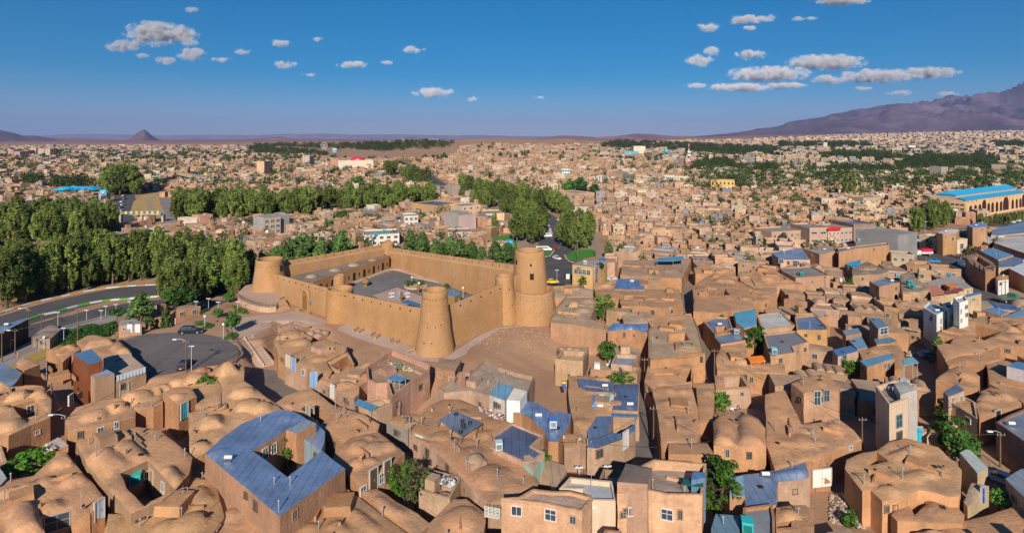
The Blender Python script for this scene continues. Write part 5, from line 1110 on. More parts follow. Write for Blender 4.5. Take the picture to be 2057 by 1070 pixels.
H('G',[(468,245),(575,212),(705,235),(672,285),(655,320),(548,355)],8.6,'tall pale three storey house with blank dark side, blue doors and stair head',wall='plaster',wc=(.55,.40,.29),roof='concrete',rc=(.3,.25,.2),parapet=.8,cell=2,wins=[(602,418,1.3,1.8,(.2,.3,.32)),(603,502,1.2,1.1,(.2,.12,.09))])
H('G',[(575,195),(640,185),(708,235),(660,248),(612,262)],10.2,'grey concrete stair head room on top of the tall pale house',wall='concrete',wc=(.42,.38,.34),rc=(.36,.35,.33),cell=2,ex=False,name='roof_room',cat='room')
H('G',[(660,290),(706,262),(712,300),(672,322)],7.6,'narrow pink stair bay with a blue window on the tall pale house',wall='plaster',wc=(.5,.33,.25),cell=2,ex=False,doors=[(686,372,1.0,2.2,(.05,.3,.6))])
H('G',[(688,482),(700,462),(765,462),(765,478)],3.0,'small porch with bright blue door at the foot of the tall pale house',wall='plaster',wc=(.5,.38,.27),cell=2,doors=[(714,545,1.3,2.4,(.04,.36,.55))],name='porch',cat='porch')
H('G',[(765,505),(800,460),(850,420),(930,430),(945,440),(860,470)],3.0,'pale wall of the tree yard with grey door beside the tall pale house',wall='plaster',wc=(.52,.37,.24),cell=2,doors=[(903,515,1.1,2.3,(.18,.2,.24))])
H('G',[(860,250),(938,205),(986,240),(890,280)],6.6,'upper room with slate roof and two dark windows behind the tree yard',roof='foil',rc=(.2,.22,.28),wc=(.5,.35,.24),cell=2,wins=[(915,315,.9,1.8),(962,288,.8,.9)])
H('G',[(862,300),(990,290),(1048,322),(1060,420),(945,345)],5.2,'pale mud house with roof terrace and one small window, right of the tree yard',wc=(.48,.34,.22),cell=1.5,parapet=.3,wins=[(1008,415,.9,.7)])
H('G',[(1045,320),(1085,240),(1130,218),(1190,232),(1250,245),(1320,315),(1270,345),(1070,395)],4.8,'mud house with a hollow broken dome and white roof pipes at the right',domes=[(1215,270,45,.7),(1120,270,50,.4)],cell=.7,doors=[(1177,438,1.2,2.2,(.03,.03,.03))])
H('G',[(815,175),(880,130),(960,95),(1020,110),(1075,160),(1060,235),(990,225),(900,200)],4.6,'mud house with one wide flattened dome above the upper slate room',domes=[(975,150,70,.45)],cell=.7,wins=[(1058,195,.7,.9)])
H('G',[(870,65),(990,30),(1085,-10),(1190,-20),(1195,55),(1090,85),(1000,70),(960,85),(890,100)],4.6,'flat mud house with a brown chimney stub beside the leafy yard',cell=1.2)
H('G',[(1112,90),(1165,50),(1240,70),(1330,110),(1400,150),(1400,330),(1330,315),(1240,255),(1130,200)],4.2,'mud house in shade with tall dark arch and outside steps at the right edge',cell=1,domes=[(1180,120,40,.3)])
H('G',[(1230,100),(1285,72),(1400,95),(1400,150),(1330,125)],6.4,'upper room with blue tin roof above the shaded arch',roof='sheet',rc=(.09,.24,.42),wall='plaster',wc=(.5,.45,.45),cell=2,ex=False,name='roof_room',cat='room')
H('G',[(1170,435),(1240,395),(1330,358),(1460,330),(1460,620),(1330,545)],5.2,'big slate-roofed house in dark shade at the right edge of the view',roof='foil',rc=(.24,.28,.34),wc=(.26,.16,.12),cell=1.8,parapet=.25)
H('G',[(298,640),(395,600),(470,585),(550,535),(640,515),(745,545),(830,568),(970,700),(968,730),(950,850),(900,860),(780,825),(720,815),(640,855),(510,880),(440,815),(390,822),(290,690)],4.7,
 'large mud compound of mixed vaults and domes with triangular light well, lower right', holes=[[(432, 672), (474, 592), (545, 650)]], vaults=[(580, 620, 720, 560, 45, .5), (640, 740, 790, 700, 50, .35)], domes=[(400, 745, 60, .35), (555, 810, 60, .5), (590, 730, 50, .25)], cell=.65, pipes=[(400, 790), (625, 760), (857, 745)])
H('G',[(640,860),(720,820),(790,830),(900,865),(935,905),(985,960),(975,1010),(850,1010),(700,1000),(600,1000),(560,960)],3.4,'crumbling mud walls and slumped roof in front of the large compound',domes=[(840,920,90,.2)],holes=[[(660,900),(730,850),(770,900),(690,960)]],cell=.7)
H('G',[(975,880),(1030,775),(1130,792),(1070,840),(1000,912)],4.0,'small yellow-brown house with blue door and pale sloping roof by the white yard',rc=(.38,.28,.2),wall='brick',wc=(.42,.32,.2),cell=1.5,doors=[(1090,895,.9,2.0,(.02,.07,.5))])
H('G',[(955,600),(1010,575),(1122,690),(1062,722)],4.0,'shed with pale sheet roof and a blue tarpaulin at the end of the tree yard',roof='sheet',rc=(.45,.5,.5),wc=(.45,.33,.22),cell=2,name='shed',cat='shed')
H('G',[(1222,752),(1320,695),(1460,700),(1460,1000),(1330,855)],4.6,'slate-grey roofed house behind the parked silver car at the right edge',roof='foil',rc=(.3,.33,.37),wc=(.4,.28,.2),cell=1.8)
H('G',[(960,1000),(1130,960),(1260,915),(1400,900),(1460,1000),(1460,1120),(900,1120),(740,1120),(700,1060),(900,1040)],2.8,'low mud roof littered with straw and white pipes in the bottom right corner',cell=.9,domes=[(800,1040,60,.5)])
H('G',[(110,700),(205,690),(205,712),(115,722)],2.6,'gateway with white double doors in the mud wall by the rubble slope',wall='mud',cell=1.5,doors=[(155,800,2.8,2.4,(.66,.64,.6))],name='gateway',cat='gateway')
H('G',[(-20,920),(60,900),(105,935),(110,1020),(105,1120),(-20,1120)],4.2,'mud house with pale pipe flue beside the rubble slope at the bottom',cell=1,pipes=[(20,965)])
H('G',[(180,1060),(320,1035),(360,1120),(170,1120)],3.0,'flat pale roof corner below the rubble slope at the bottom edge',cell=1.2,rc=(.45,.33,.22))
# ------------------------------------------------------------------ trees
def leaf_quads(mb, c, r, n, size, col, rg, up=0.35, flat_=1.0):
 for _ in range(n):
  d = Vector((rg.gauss(0, 1), rg.gauss(0, 1), rg.gauss(0, 1) * flat_)).normalized()
  p = c + Vector((d.x * r[0], d.y * r[1], d.z * r[2])) * (rg.random() ** .4)
  nrm = (d + Vector((rg.gauss(0, .5), rg.gauss(0, .5), up + rg.gauss(0, .4)))).normalized()
  a = nrm.orthogonal().normalized(); a.rotate(Matrix.Rotation(rg.uniform(0, 6.28), 3, nrm)); b = nrm.cross(a)
  s = size * rg.uniform(.6, 1.3); k = rg.uniform(.78, 1.25); cc = (col[0] * k, col[1] * k, col[2] * k)
  mb.add([p - a * s, p + b * s * .55, p + a * s, p - b * s * .55], [(0, 1, 2, 3)], cc)
def make_tree(name, label, cat, kind, seed, group):
 rg = random.Random(seed)
 if kind == 'pine': Ht, cz, rx, rz_, nc, nq, sz, col, cr = 15.0, 8.6, 3.6, 6.8, 84, 62, .34, (.145, .195, .045), 1.1
 elif kind == 'round': Ht, cz, rx, rz_, nc, nq, sz, col, cr = 6.0, 4.0, 2.4, 2.1, 34, 46, .30, (.07, .17, .03), .75
 elif kind == 'leafy': Ht, cz, rx, rz_, nc, nq, sz, col, cr = 6.0, 3.5, 2.0, 2.5, 26, 40, .26, (.07, .17, .02), .65
 elif kind == 'cone': Ht, cz, rx, rz_, nc, nq, sz, col, cr = 9.0, 4.6, 3.2, 4.4, 50, 46, .38, (.085, .15, .04), .85
 elif kind == 'shrub': Ht, cz, rx, rz_, nc, nq, sz, col, cr = 1.6, .9, 1.0, .8, 10, 36, .16, (.045, .10, .018), .4
 else: Ht, cz, rx, rz_, nc, nq, sz, col, cr = 8.0, 4.6, 2.9, 3.3, 40, 30, .26, (.085, .10, .035), .8
 o = thing(name, label, cat, (0, 0, 0), group)
 tr = MB(); top = cz + rz_ * .6; w0 = Ht * .018 + .05
 bend = [Vector((rg.uniform(-.15, .15) * i, rg.uniform(-.15, .15) * i, top * i / 5 - (.3 if i == 0 else 0))) for i in range(6)]
 tr.tube(bend, [w0 * (1 - .14 * i) for i in range(6)], (0.14, .095, .07), 0, 7)
 for i in range(9):
  z = rg.uniform(cz - rz_ * .7, cz + rz_ * .4); a = rg.uniform(0, 6.28); L = rx * rg.uniform(.4, .85)
  p = bend[0].lerp(bend[-1], max(0, z) / top)
  tr.tube([p, p + Vector((math.cos(a) * L * .5, math.sin(a) * L * .5, L * .2)), p + Vector((math.cos(a) * L, math.sin(a) * L, L * .45))], [w0 * .4, w0 * .25, w0 * .08], (0.13, .09, .065), 0, 5)
 part(tr, 'trunk', 'wood', o)
 cr_ = MB()
 for i in range(nc):
  if kind == 'cone':
   t = rg.random() ** .8; z = cz - rz_ * .95 + 2 * rz_ * .92 * t; rr = rx * (1 - t) ** .75 * rg.uniform(.65, 1.0)
   a = rg.uniform(0, 6.28); c = Vector((rr * math.cos(a), rr * math.sin(a), z))
  else:
   d = Vector((rg.gauss(0, 1), rg.gauss(0, 1), rg.gauss(0, 1))).normalized(); q = rg.uniform(.55, 1.0)
   c = Vector((d.x * rx * q, d.y * rx * q, cz + d.z * rz_ * q))
   if kind == 'pine':                       # upright plumes, narrower low down
    t = (c.z - cz) / rz_; k = 1.0 - .35 * max(0, t) ** 2 - .25 * max(0, -t); c.x *= k; c.y *= k
  k = rg.uniform(.62, 1.3); cc = (col[0] * k * rg.uniform(.9, 1.15), col[1] * k, col[2] * k)
  s = cr * rg.uniform(.75, 1.25)
  rad = (s * .62, s * .62, s * 1.7) if kind == 'pine' else (s, s, s * .8)
  leaf_quads(cr_, c, rad, nq, sz, cc, rg)
 part(cr_, 'crown', 'leaf', o)
 return o
TREE = {}
def proto(kind, k, name, cat):
 key = (kind, k)
 if key not in TREE:
  TREE[key] = make_tree(name, 'x', cat, kind, hash_(kind) + k * 17, None)
  TREE[key]['used'] = 0
 return TREE[key]
def hash_(s): return sum(ord(ch) * (i + 3) for i, ch in enumerate(s))
NT = [0]
KN = dict(pine=('pine_tree', 'pine tree', 5), round=('tree', 'tree', 3), leafy=('tree', 'tree', 3), cone=('conifer', 'conifer', 2), shrub=('shrub', 'shrub', 3), bare=('thin_tree', 'tree', 2))
def tree(kind, p, h, label, group=None, wide=1.0, k=None, rg=R):
 nm, cat, nv = KN[kind]; base = {'pine': 15.5, 'round': 6.2, 'leafy': 6.1, 'cone': 9.2, 'shrub': 1.75, 'bare': 8.0}[kind]
 k = rg.randrange(nv) if k is None else k
 o = proto(kind, k, nm, cat); s = h / base; z = p[2] if len(p) > 2 and p[2] else gh(p[0], p[1])
 sc = (s * wide * rg.uniform(.92, 1.1), s * wide * rg.uniform(.92, 1.1), s); rz = rg.uniform(0, 6.28)
 if o['used'] == 0:
  o['used'] = 1; t = o; t.location = (p[0], p[1], z); t.rotation_euler = (0, 0, rz); t.scale = sc; t['label'] = label
  if group: t['group'] = group
 else:
  t = copy_tree(o, (p[0], p[1], z), rz, sc, label, group)
  t['used'] = 1
  if not group and 'group' in t: del t['group']
 t['category'] = cat
 NT[0] += 1; return t
def grove(kind, poly, n, h, label, group, wide=1.0, sep=4.5, rg=None, edge=False, kinds=None):
 rg = rg or random.Random(n * 7 + int(h * 10)); W = [tuple(p[:2]) for p in poly]; exclude(W)
 xs = [p[0] for p in W]; ys = [p[1] for p in W]; pl = []; tries = 0
 while len(pl) < n and tries < n * 60:
  tries += 1; x, y = rg.uniform(min(xs), max(xs)), rg.uniform(min(ys), max(ys))
  if seg_dist(np.array([x]), np.array([y]), W)[0] > 0: continue
  if any((x - a) ** 2 + (y - b) ** 2 < sep * sep * (1 - tries / (n * 90)) for a, b in pl): continue
  pl.append((x, y))
 lo, hi = min(pl), max(pl)
 for q in pl:
  x, y = q; lb, gp = (('leftmost ' + label, None) if q == lo else ('rightmost ' + label, None) if q == hi else (label, group))
  tree(kind if not kinds else rg.choice(kinds), (x, y), h * rg.uniform(.74, 1.12), lb, gp, wide, rg=rg)
grove('pine',pts('P',(10,622),(60,606),(140,588),(235,570),(330,562),(330,545),(200,553),(90,575),(20,595)),42,16.5,'tall dense pine in the long belt behind the curving dual carriageway','pines in the long belt behind the dual carriageway',1.0,3.6)
grove('pine',pts('P',(325,622),(400,618),(470,612),(505,590),(500,560),(420,545),(345,550),(318,580)),26,15.0,'big spreading pine in the clump left of the fortress','pines in the clump left of the fortress',1.15,4.6)
grove('pine',pts('P',(0,497),(60,494),(130,497),(200,488),(222,478),(212,462),(100,462),(0,462)),38,16.5,'tall pine in the dark wood at the far left above the empty forecourt','pines in the wood above the empty forecourt',1.15,6)
grove('pine',pts('P',(352,446),(400,446),(470,444),(560,441),(628,438),(628,424),(500,424),(360,430)),40,17.5,'pine in the broad green wood behind the adobe houses left of centre','pines in the broad wood left of centre',1.25,8)
grove('pine',pts('P',(632,430),(700,426),(780,424),(860,420),(866,404),(760,404),(640,412)),34,15.5,'paler pine in the wood beside the straight avenue','paler pines beside the straight avenue',1.3,8)
grove('pine',pts('P',(206,392),(270,392),(268,382),(215,380)),12,24.0,'very dark pine in the round clump beside the blue-roofed hall','dark pines beside the blue-roofed hall',1.5,9)
grove('pine',pts('P',(1040,500),(1080,492),(1094,478),(1090,462),(1050,470),(1034,485)),8,14.5,'tall pine on the left bank of the boulevard by the billboard','pines on the left bank of the boulevard',1.3,6)
grove('pine',pts('P',(1128,506),(1150,505),(1190,500),(1200,484),(1150,470),(1125,480)),9,14.5,'tall pine shading the lawn on the right bank of the boulevard','pines shading the roundabout lawn',1.25,6)
grove('pine',pts('P',(1080,448),(1060,432),(1000,418),(940,403),(925,404),(1000,428),(1050,446)),20,12.5,'pine in the strip along the inner curve of the boulevard','pines along the inner curve of the boulevard',1.2,5)
grove('pine',pts('P',(1108,428),(1135,452),(1150,446),(1120,420),(1040,400),(960,386),(930,378),(920,382),(1000,400),(1060,412)),38,13.8,'pine in the strip along the outer curve of the boulevard','pines along the outer curve of the boulevard',1.3,5)
grove('pine',pts('P',(815,372),(872,373),(800,348),(775,342),(770,348)),18,17,'dark tree lining the straight far avenue','dark trees lining the far avenue',1.4,9)
grove('cone',pts('P',(815,535),(900,540),(1000,548),(1030,545),(1020,532),(920,526),(820,524)),22,9.5,'young pine in the row behind the back wall of the fortress','young pines behind the back wall of the fortress',1.1,3.6)
grove('cone',pts('P',(560,560),(640,550),(700,537),(705,525),(640,530),(550,540)),18,11.5,'bushy conifer behind the left wall of the fortress','bushy conifers behind the left wall of the fortress',1.15,4)
grove('pine',pts('X',(0,640),(100,640),(200,600),(330,560),(330,500),(200,500),(0,560)),15,13,'brown-green tree in the dense clump before the arcaded building','brown-green trees before the arcaded building',1.0,4)
for i, (x, y) in enumerate(((630, 545), (650, 528), (700, 560), (735, 556), (795, 552), (800, 530), (840, 545), (870, 535), (905, 525), (925, 545), (950, 520), (980, 515), (1015, 505), (1050, 500))):
 tree('pine', at('X', x, y), 6.0, 'slim street tree in the row before the arcaded building with bright blue roof', 'street trees before the arcaded building', .9)
SINGLE = [
 ('T',1120,870,9.0,'cone',1.25,'large blue-green conifer on the edge of the car park',1.5),('T',1320,885,5.5,'cone',.9,'small dark conifer beside the large blue-green one',2),
 ('T',1430,760,7.5,'round',1.3,'bright green round tree at the foot of the big pine clump',1),('T',1840,920,5.2,'round',.95,'dark round tree in a kerbed bed above the stone staircase',3),
 ('T',1725,790,2.4,'round',1.5,'low clipped round bush on the plaza below the raised terrace',3),('T',1820,665,2.6,'round',1.5,'low round bush beside the plaza wall at the raised terrace',3),
 ('T',930,800,3.0,'round',1.6,'dark low tree behind the small brick guard house',2),('T',890,905,2.8,'round',1.6,'dark green bush against the left wall of the guard house',2),
 ('T',1870,600,9.0,'round',1.1,'bright green tree between the pines and the raised terrace',1),
 ('C',110,320,5.2,'leafy',1.2,'bright green tree filling the court of the high vaulted house',.2),('C',590,712,5.4,'leafy',1.0,'bright green tree in the square courtyard of the blue-roofed house',.2),
 ('C',650,690,3.2,'leafy',1.1,'smaller green bush in the square courtyard of the blue-roofed house',.2),
 ('E',200,620,5.2,'leafy',1.0,'bright green left half of the big yard trees at the bottom',0),('E',320,700,6.6,'bare',.95,'big half-bare tree with grey twigs in the long yard at the bottom',0),('E',430,690,4.8,'leafy',1.0,'dark green tree on the right of the half-bare yard tree',0),
 ('E',1420,440,4.0,'leafy',.9,'small green tree in the yard with the corrugated lean-to',.3),
 ('M',400,740,7.0,'leafy',1.5,'large bright green tree in the yard of the high-walled mud house',.5),('M',435,1030,4.5,'round',1.25,'round green tree on the edge of the rubbish heap',.3),
 ('F',200,215,2.6,'leafy',2.2,'sprawling vine over the white-edged roof above the slate-blue room',3.2),('F',760,390,4.6,'leafy',.7,'slim green vine climbing beside the vaulted house',.2),('F',800,372,3.2,'leafy',1.0,'low green vine behind the vaulted house',.2),
 ('F',762,970,7.0,'leafy',1.25,'tall green tree in the gap right of the two storey peach house',.2),('F',735,900,5.0,'leafy',.9,'smaller green tree behind the one beside the peach house',.2),
 ('M',765,498,5.8,'cone',.5,'narrow green tree by the wavy blue roof with white patch',0),('M',940,880,3.2,'shrub',2.2,'mass of green vines in the square light well',0.3),('M',255,485,3.2,'leafy',1.5,'green bush on the mud roofs below the corner building',4),
 ('M',1250,830,5.2,'cone',.7,'dark pine rising from the court of the white-edged slate roof',.2),('M',1490,990,6.5,'leafy',1.1,'bright green tree beside the orange sheet',.3),
 ('M',440,290,7.0,'pine',1.1,'dark conifer left of the two behind the corner building',0),('M',520,290,6.5,'pine',1.1,'dark conifer right of the two behind the corner building',0),('M',610,268,5.0,'leafy',1.2,'green tree before the salmon house near the shops',0),
 ('M',1180,225,5.5,'pine',.9,'dark tree left of the pair by the orange flats',0),('M',1250,220,5.0,'pine',1.0,'dark tree right of the pair by the orange flats',0),('M',1050,340,4.6,'pine',.6,'small cypress at the head of the dark alley',0),
 ('M',1150,75,6.5,'leafy',1.2,'bright green tree among the mud houses beyond the shops',0),('M',1165,40,5.5,'leafy',1.1,'second bright green tree among the mud houses beyond the shops',0),
 ('N',205,215,7.5,'cone',1.0,'dark conifer before the long pink house',0),('N',300,210,5.0,'cone',1.0,'low conifer at the right end of the long pink house',0),('N',675,530,5.0,'leafy',.6,'thin green tree between the mud ruins left of the brick cube',1),('N',830,440,3.6,'leafy',.9,'small green bush behind the brick cube roof',1),
 ('N',1350,510,3.6,'round',1.3,'round green court tree between the orange and salmon roofs',0),('N',1160,630,3.0,'leafy',1.0,'pale green bush before the white houses',0),('N',350,585,2.4,'shrub',1.8,'low bush sunk in a long mud yard',.3),
 ('N',1310,1060,6.6,'cone',.8,'leafy dark tree at the corner where the blue car is parked',0),('N',1410,1000,4.0,'leafy',1.1,'light green bush beyond the parked blue car',0),('N',20,960,6.0,'leafy',1.0,'green tree at the left edge of the stepped grey roof',.3),
 ('G',305,165,3.6,'leafy',1.0,'green vine on the left of the yard behind the two storey mud house',1),('G',355,160,3.4,'leafy',1.0,'green vine on the right of the yard behind the two storey mud house',1),
 ('G',95,415,3.0,'leafy',1.1,'green bush under the tall window of the two storey mud house',0),('G',180,410,2.6,'round',1.5,'low dark bush beside the bush under the tall window',0),
 ('G',845,430,4.2,'leafy',.8,'leafy green tree in the yard right of the tall pale house',.3),('G',905,600,6.0,'leafy',1.1,'tall feathery green tree at the head of the tarpaulin shed',0),('G',960,700,5.5,'round',1.1,'dark green tree in the shade of the tarpaulin shed',0),
 ('G',1185,955,3.2,'round',1.1,'round green bush in the white yard by the blue door',0),('G',325,1050,2.2,'leafy',1.3,'bright green weed clump at the bottom of the rubble slope',0),('G',350,985,1.4,'shrub',1.0,'small green weed in the middle of the rubble slope',0),
 ('B',330,500,3.4,'leafy',1.7,'dark green vine spreading over the yard of the domed corner house',1.2),('B',180,520,3.2,'leafy',1.6,'left half of the green vine over the domed corner house',1.2),('B',470,480,2.8,'leafy',1.2,'right tip of the green vine by the small dome',1.6),
 ('U',610,780,22,'pine',1.0,'very tall dark tree rising above the flat roofs on the right',0),('U',250,735,12,'cone',.45,'slim dark cypress left of the very tall tree',0),('V',625,660,15,'round',1.2,'dark umbrella pine behind the pale school building',0),('V',540,655,12,'round',1.2,'grey-green tree left of the dark umbrella pine',0),('V',745,660,10,'round',1.3,'broad dark tree right of the umbrella pine',0),
 ('Q',1380,910,7,'leafy',.8,'bright tree by the white house left of the four storey block',0),('Q',1955,990,11,'pine',.8,'dark conifer right of the four storey pink-grey block',0),('Q',660,970,6,'round',1.4,'bushy tree among the houses behind the left fortress wall',0),('Q',740,900,7,'round',1.3,'wide bush among the mud roofs before the paler wood',0),('Q',870,630,12,'round',1.5,'dark round tree behind the paler wood',0),
]
for c, x, y, h, kd, wd, lab, z in SINGLE:
 p = at(c, x, y, z); tree(kd, (p.x, p.y, max(z, .01)), h, lab, None, wd)
hp = pts('T', (520, 860), (560, 830), (700, 800), (850, 790), (900, 830), (880, 880), (780, 890), (640, 890), (540, 900), z=2.0)
hb = MB(); rg = random.Random(5)
W = [tuple(p[:2]) for p in hp]; xs = [p[0] for p in W]; ys = [p[1] for p in W]; cnt = 0
while cnt < 110:
 x, y = rg.uniform(min(xs), max(xs)), rg.uniform(min(ys), max(ys))
 if seg_dist(np.array([x]), np.array([y]), W)[0] > 0: continue
 leaf_quads(hb, Vector((x, y, gh(x, y) + .55)), (1.2, 1.2, .75), 60, .2, (.035, .095, .02), rg); cnt += 1
hc = (sum(xs) / len(xs), sum(ys) / len(ys)); solo(hb, 'hedge', 'leaf', 'mass of dark green shrubs between the lower road and the guard house', 'hedge', (hc[0], hc[1], gh(*hc)))
HB = [('T', [(1590, 725), (1640, 700), (1660, 740), (1600, 750)], 'low green hedge beside the lamp at the end of the plaza'), ('T', [(1845, 700), (1900, 715), (1970, 760), (1900, 750)], 'curved green hedge below the railing of the raised terrace'), ('T', [(1790, 945), (1870, 930), (1860, 960), (1790, 965)], 'small green hedge at the edge of the car park by the staircase'), ('T', [(1540, 840), (1620, 820), (1700, 870), (1620, 880)], 'low green hedge behind the parked black estate car'), ('T', [(440, 1000), (560, 930), (620, 930), (600, 990), (470, 1010)], 'low green hedge along the grassy slope at the left')]
for c, poly, lab in HB:
 Q_ = pts(c, *poly, z=2.8 if '440' not in str(poly[0]) else 1.0); hb = MB(); W = [tuple(p[:2]) for p in Q_]; n_ = 0; xs = [p[0] for p in W]; ys = [p[1] for p in W]; t_ = 0
 while n_ < 22 and t_ < 4000:
  t_ += 1; x, y = rg.uniform(min(xs), max(xs)), rg.uniform(min(ys), max(ys))
  if seg_dist(np.array([x]), np.array([y]), W)[0] > .2: continue
  leaf_quads(hb, Vector((x, y, gh(x, y) + .35)), (.6, .6, .4), 46, .15, (.05, .13, .02), rg); n_ += 1
 solo(hb, 'hedge', 'leaf', lab, 'hedge', (sum(xs) / 4, sum(ys) / 4, gh(sum(xs) / 4, sum(ys) / 4)))
for i, (x, y, h, lab) in enumerate(((218, 415, 2.4, 'largest clipped shrub in the fortress courtyard bed'), (262, 400, 1.7, 'small shrub beside the largest in the courtyard bed'), (308, 408, 2.1, 'right-hand clipped shrub of the courtyard bed'), (488, 430, 1.8, 'small shrub beside the blue-roofed courtyard kiosk'))):
 p = at('L', x, y, 3.1); tree('shrub', (p.x, p.y, 3.1), h, lab, None, .8)
mb = MB(); c0 = at('L', 270, 410, 3.1); mb.lathe((c0.x, c0.y, 3.05), [(3.6, 0), (3.6, .35), (3.2, .4), (.01, .4)], (.42, .3, .2), 0, 24); solo(mb, 'planting_bed', 'paving', 'low round planting bed in the middle of the fortress courtyard', 'planter', (c0.x, c0.y, 3.05))
# ------------------------------------------------------------------ special buildings of the middle distance
Bx('Q',120,1000,252,985,-875,12,'four storey beige and grey block at the left behind the fortress trees',wc=(.42,.33,.24),storeys=3,nwin=3,wsz=(1.8,1.2),cat='building',name='apartment_block')
Bx('Q',35,985,118,1000,-855,14,'bare grey side wing of the beige four storey block',wc=(.30,.29,.29),wall='concrete',cat='building',name='apartment_block')
Bx('Q',1550,930,1665,960,-825,11,'pink-grey four storey block with dark side, beyond the boulevard clump',wc=(.46,.35,.33),storeys=3,nwin=3,wsz=(1.3,1.2),cat='building',name='apartment_block')
Bx('Q',1665,960,1745,945,-828,9,'raw grey side of the pink-grey four storey block',wc=(.27,.25,.23),wall='concrete',cat='building',name='apartment_block')
Bx('Q',912,1090,1195,1075,-1008,14,'white three storey building with roof tanks behind the back corner of the fortress',wc=(.66,.6,.55),storeys=2,nwin=5,wsz=(1.5,1.1),side=-1,cat='building',name='apartment_block')
Bx('Q',1235,935,1345,930,-855,11,'white two storey house near the four storey pink-grey block',wc=(.6,.56,.5),storeys=2,nwin=3)
Bx('Q',1580,1035,1770,1030,-985,12,'pinkish long house below the four storey block',wc=(.5,.36,.29),storeys=1,nwin=3)
Bx('Q',1290,820,1500,845,-748,20,'ochre school-like building with dark blue glazed roof strip',wc=(.46,.28,.15),roof='foil',rc=(.12,.2,.26),cat='building',name='building')
Bx('Q',1615,720,1680,715,-615,12,'tall narrow grey-brown slab beside the avenue',wc=(.34,.28,.24),wall='concrete',cat='building',name='tower_block')
Bx('Q',1695,735,1780,740,-650,12,'grey-brown block with stepped top beside the tall narrow slab',wc=(.32,.26,.22),wall='concrete',cat='building',name='tower_block')
Bx('Q',1690,850,1840,835,-775,14,'cream two storey house right of the ochre school-like building',wc=(.58,.42,.28),storeys=2,nwin=3)
Bx('Q',1885,890,2030,885,-835,16,'cream-yellow flat house near the green lawn',wc=(.62,.45,.27),storeys=1)
Bx('Q',62,530,122,530,-415,24,'sunlit beige tower block with dark side at the left',wc=(.55,.37,.23),cat='building',name='tower_block')
Bx('Q',428,450,482,450,-370,22,'pale pink tower block with balconies near the park',wc=(.52,.42,.36),storeys=5,nwin=2,wsz=(2,1),cat='building',name='tower_block')
Bx('Q',712,482,988,478,-408,26,'huge cream hotel block with a red curved roof',wc=(.66,.52,.40),cat='building',name='hotel',storeys=6,nwin=0)
Bx('Q',648,475,712,478,-392,20,'brick and white left wing of the cream hotel',wc=(.48,.26,.18),storeys=5,nwin=3,wsz=(2.2,1.2),cat='building',name='hotel')
p = atD('Q', 862, 398, at('Q', 860, 478).y + 9); mb = MB(); mb.lathe((p.x, p.y, p.z - 1), [(11, 0), (10.5, 2.6), (7, 4.4), (3, 5), (.01, 5.2)], (.5, .02, .06), 0, 20); mb.v = [(x, p.y + (y - p.y) * .6, z) for x, y, z in mb.v]; solo(mb, 'red_dome', 'paint', 'crimson curved roof pavilion on top of the cream hotel', 'roof', p)
Bx('X',500,488,1090,385,-305,15,'long sand-coloured building with rows of pointed arches and a bright blue roof',wc=(.62,.42,.24),rc=(.3,.28,.26),cat='building',name='arcaded_building',parapet=.4)
HA = HOUSES[-1][0]; hA = HOUSES[-1][2]; k_ = hA / 20
a_, b_ = at('X', 500, 488), at('X', 1090, 385); dd = (b_ - a_); L_ = dd.length; dd.normalize(); nn_ = Vector((dd.y, -dd.x, 0))
for (xx, big) in [(545, 0), (593, 0), (636, 0), (678, 1), (722, 0), (760, 0), (803, 0), (843, 0), (890, 2), (957, 0), (996, 0), (1032, 0), (1064, 1)]:
 u_ = px('X', xx, 400)[0]; rr_ = Vector(((u_ - CX) / F, 1.0)); D_ = (a_.x * dd.y - a_.y * dd.x) / (rr_.x * dd.y - rr_.y * dd.x); q = Vector((rr_.x * D_, D_, 0))
 mb = MB(); w_ = (4.4, 6.6, 10.0)[big]; h_ = (11.3, 15.5, 15.5)[big] * k_; arch_frame(mb, (q.x, q.y, 2.8 * k_), dd.xy, nn_.xy, w_, h_, .22, .2, (.66, .46, .26)); arch_panel(mb, (q.x, q.y, 2.8 * k_), dd.xy, nn_.xy, w_, h_, .05, (.045, .016, .014), off=.02)
 part(mb, 'arch', 'plaster', HA)
for i in (0, 1, 2, 8, 9, 10):
 q = a_ + dd * L_ * (i + .5) / 16; opening('window', Vector((q.x, q.y, 17.6 * k_)), dd.xy, nn_.xy, .7, .8, frame=(.3, .15, .1), parent=HA)
for s_ in range(3):
 for i in range(3):
  q = a_ - nn_ * (1.6 + i * 2.4); opening('window', Vector((q.x, q.y, (5 + s_ * 4.6) * k_)), (-nn_).xy, (-dd).xy, 1.6, .9, frame=(.3, .18, .12), parent=HA)
mb = MB(); q0, q1 = a_ + nn_ * .6 - dd * .6, b_ + nn_ * .6; A = [q0 + Vector((0, 0, hA + .3)), q1 + Vector((0, 0, hA + .3)), q1 - nn_ * 4.5 + Vector((0, 0, hA + 1.4)), q0 - nn_ * 4.5 + Vector((0, 0, hA + 1.4))]
mb.add([*A, *[v - Vector((0, 0, .25)) for v in A]], [(0, 1, 2, 3), (7, 6, 5, 4), (0, 4, 5, 1), (3, 2, 6, 7), (0, 3, 7, 4)], (.03, .36, .62)); part(mb, 'front_roof', 'paint', HA)
mb = MB(); o1, o2 = a_ - nn_ * 5 + dd * .5, b_ - nn_ * 5; W = [o1, o2, o2 - nn_ * 10, o1 - nn_ * 10]
mb.prism([(v.x, v.y) for v in W], 8, hA + 2.45, (.42, .36, .33)); part(mb, 'upper_wall', 'plaster', HA)
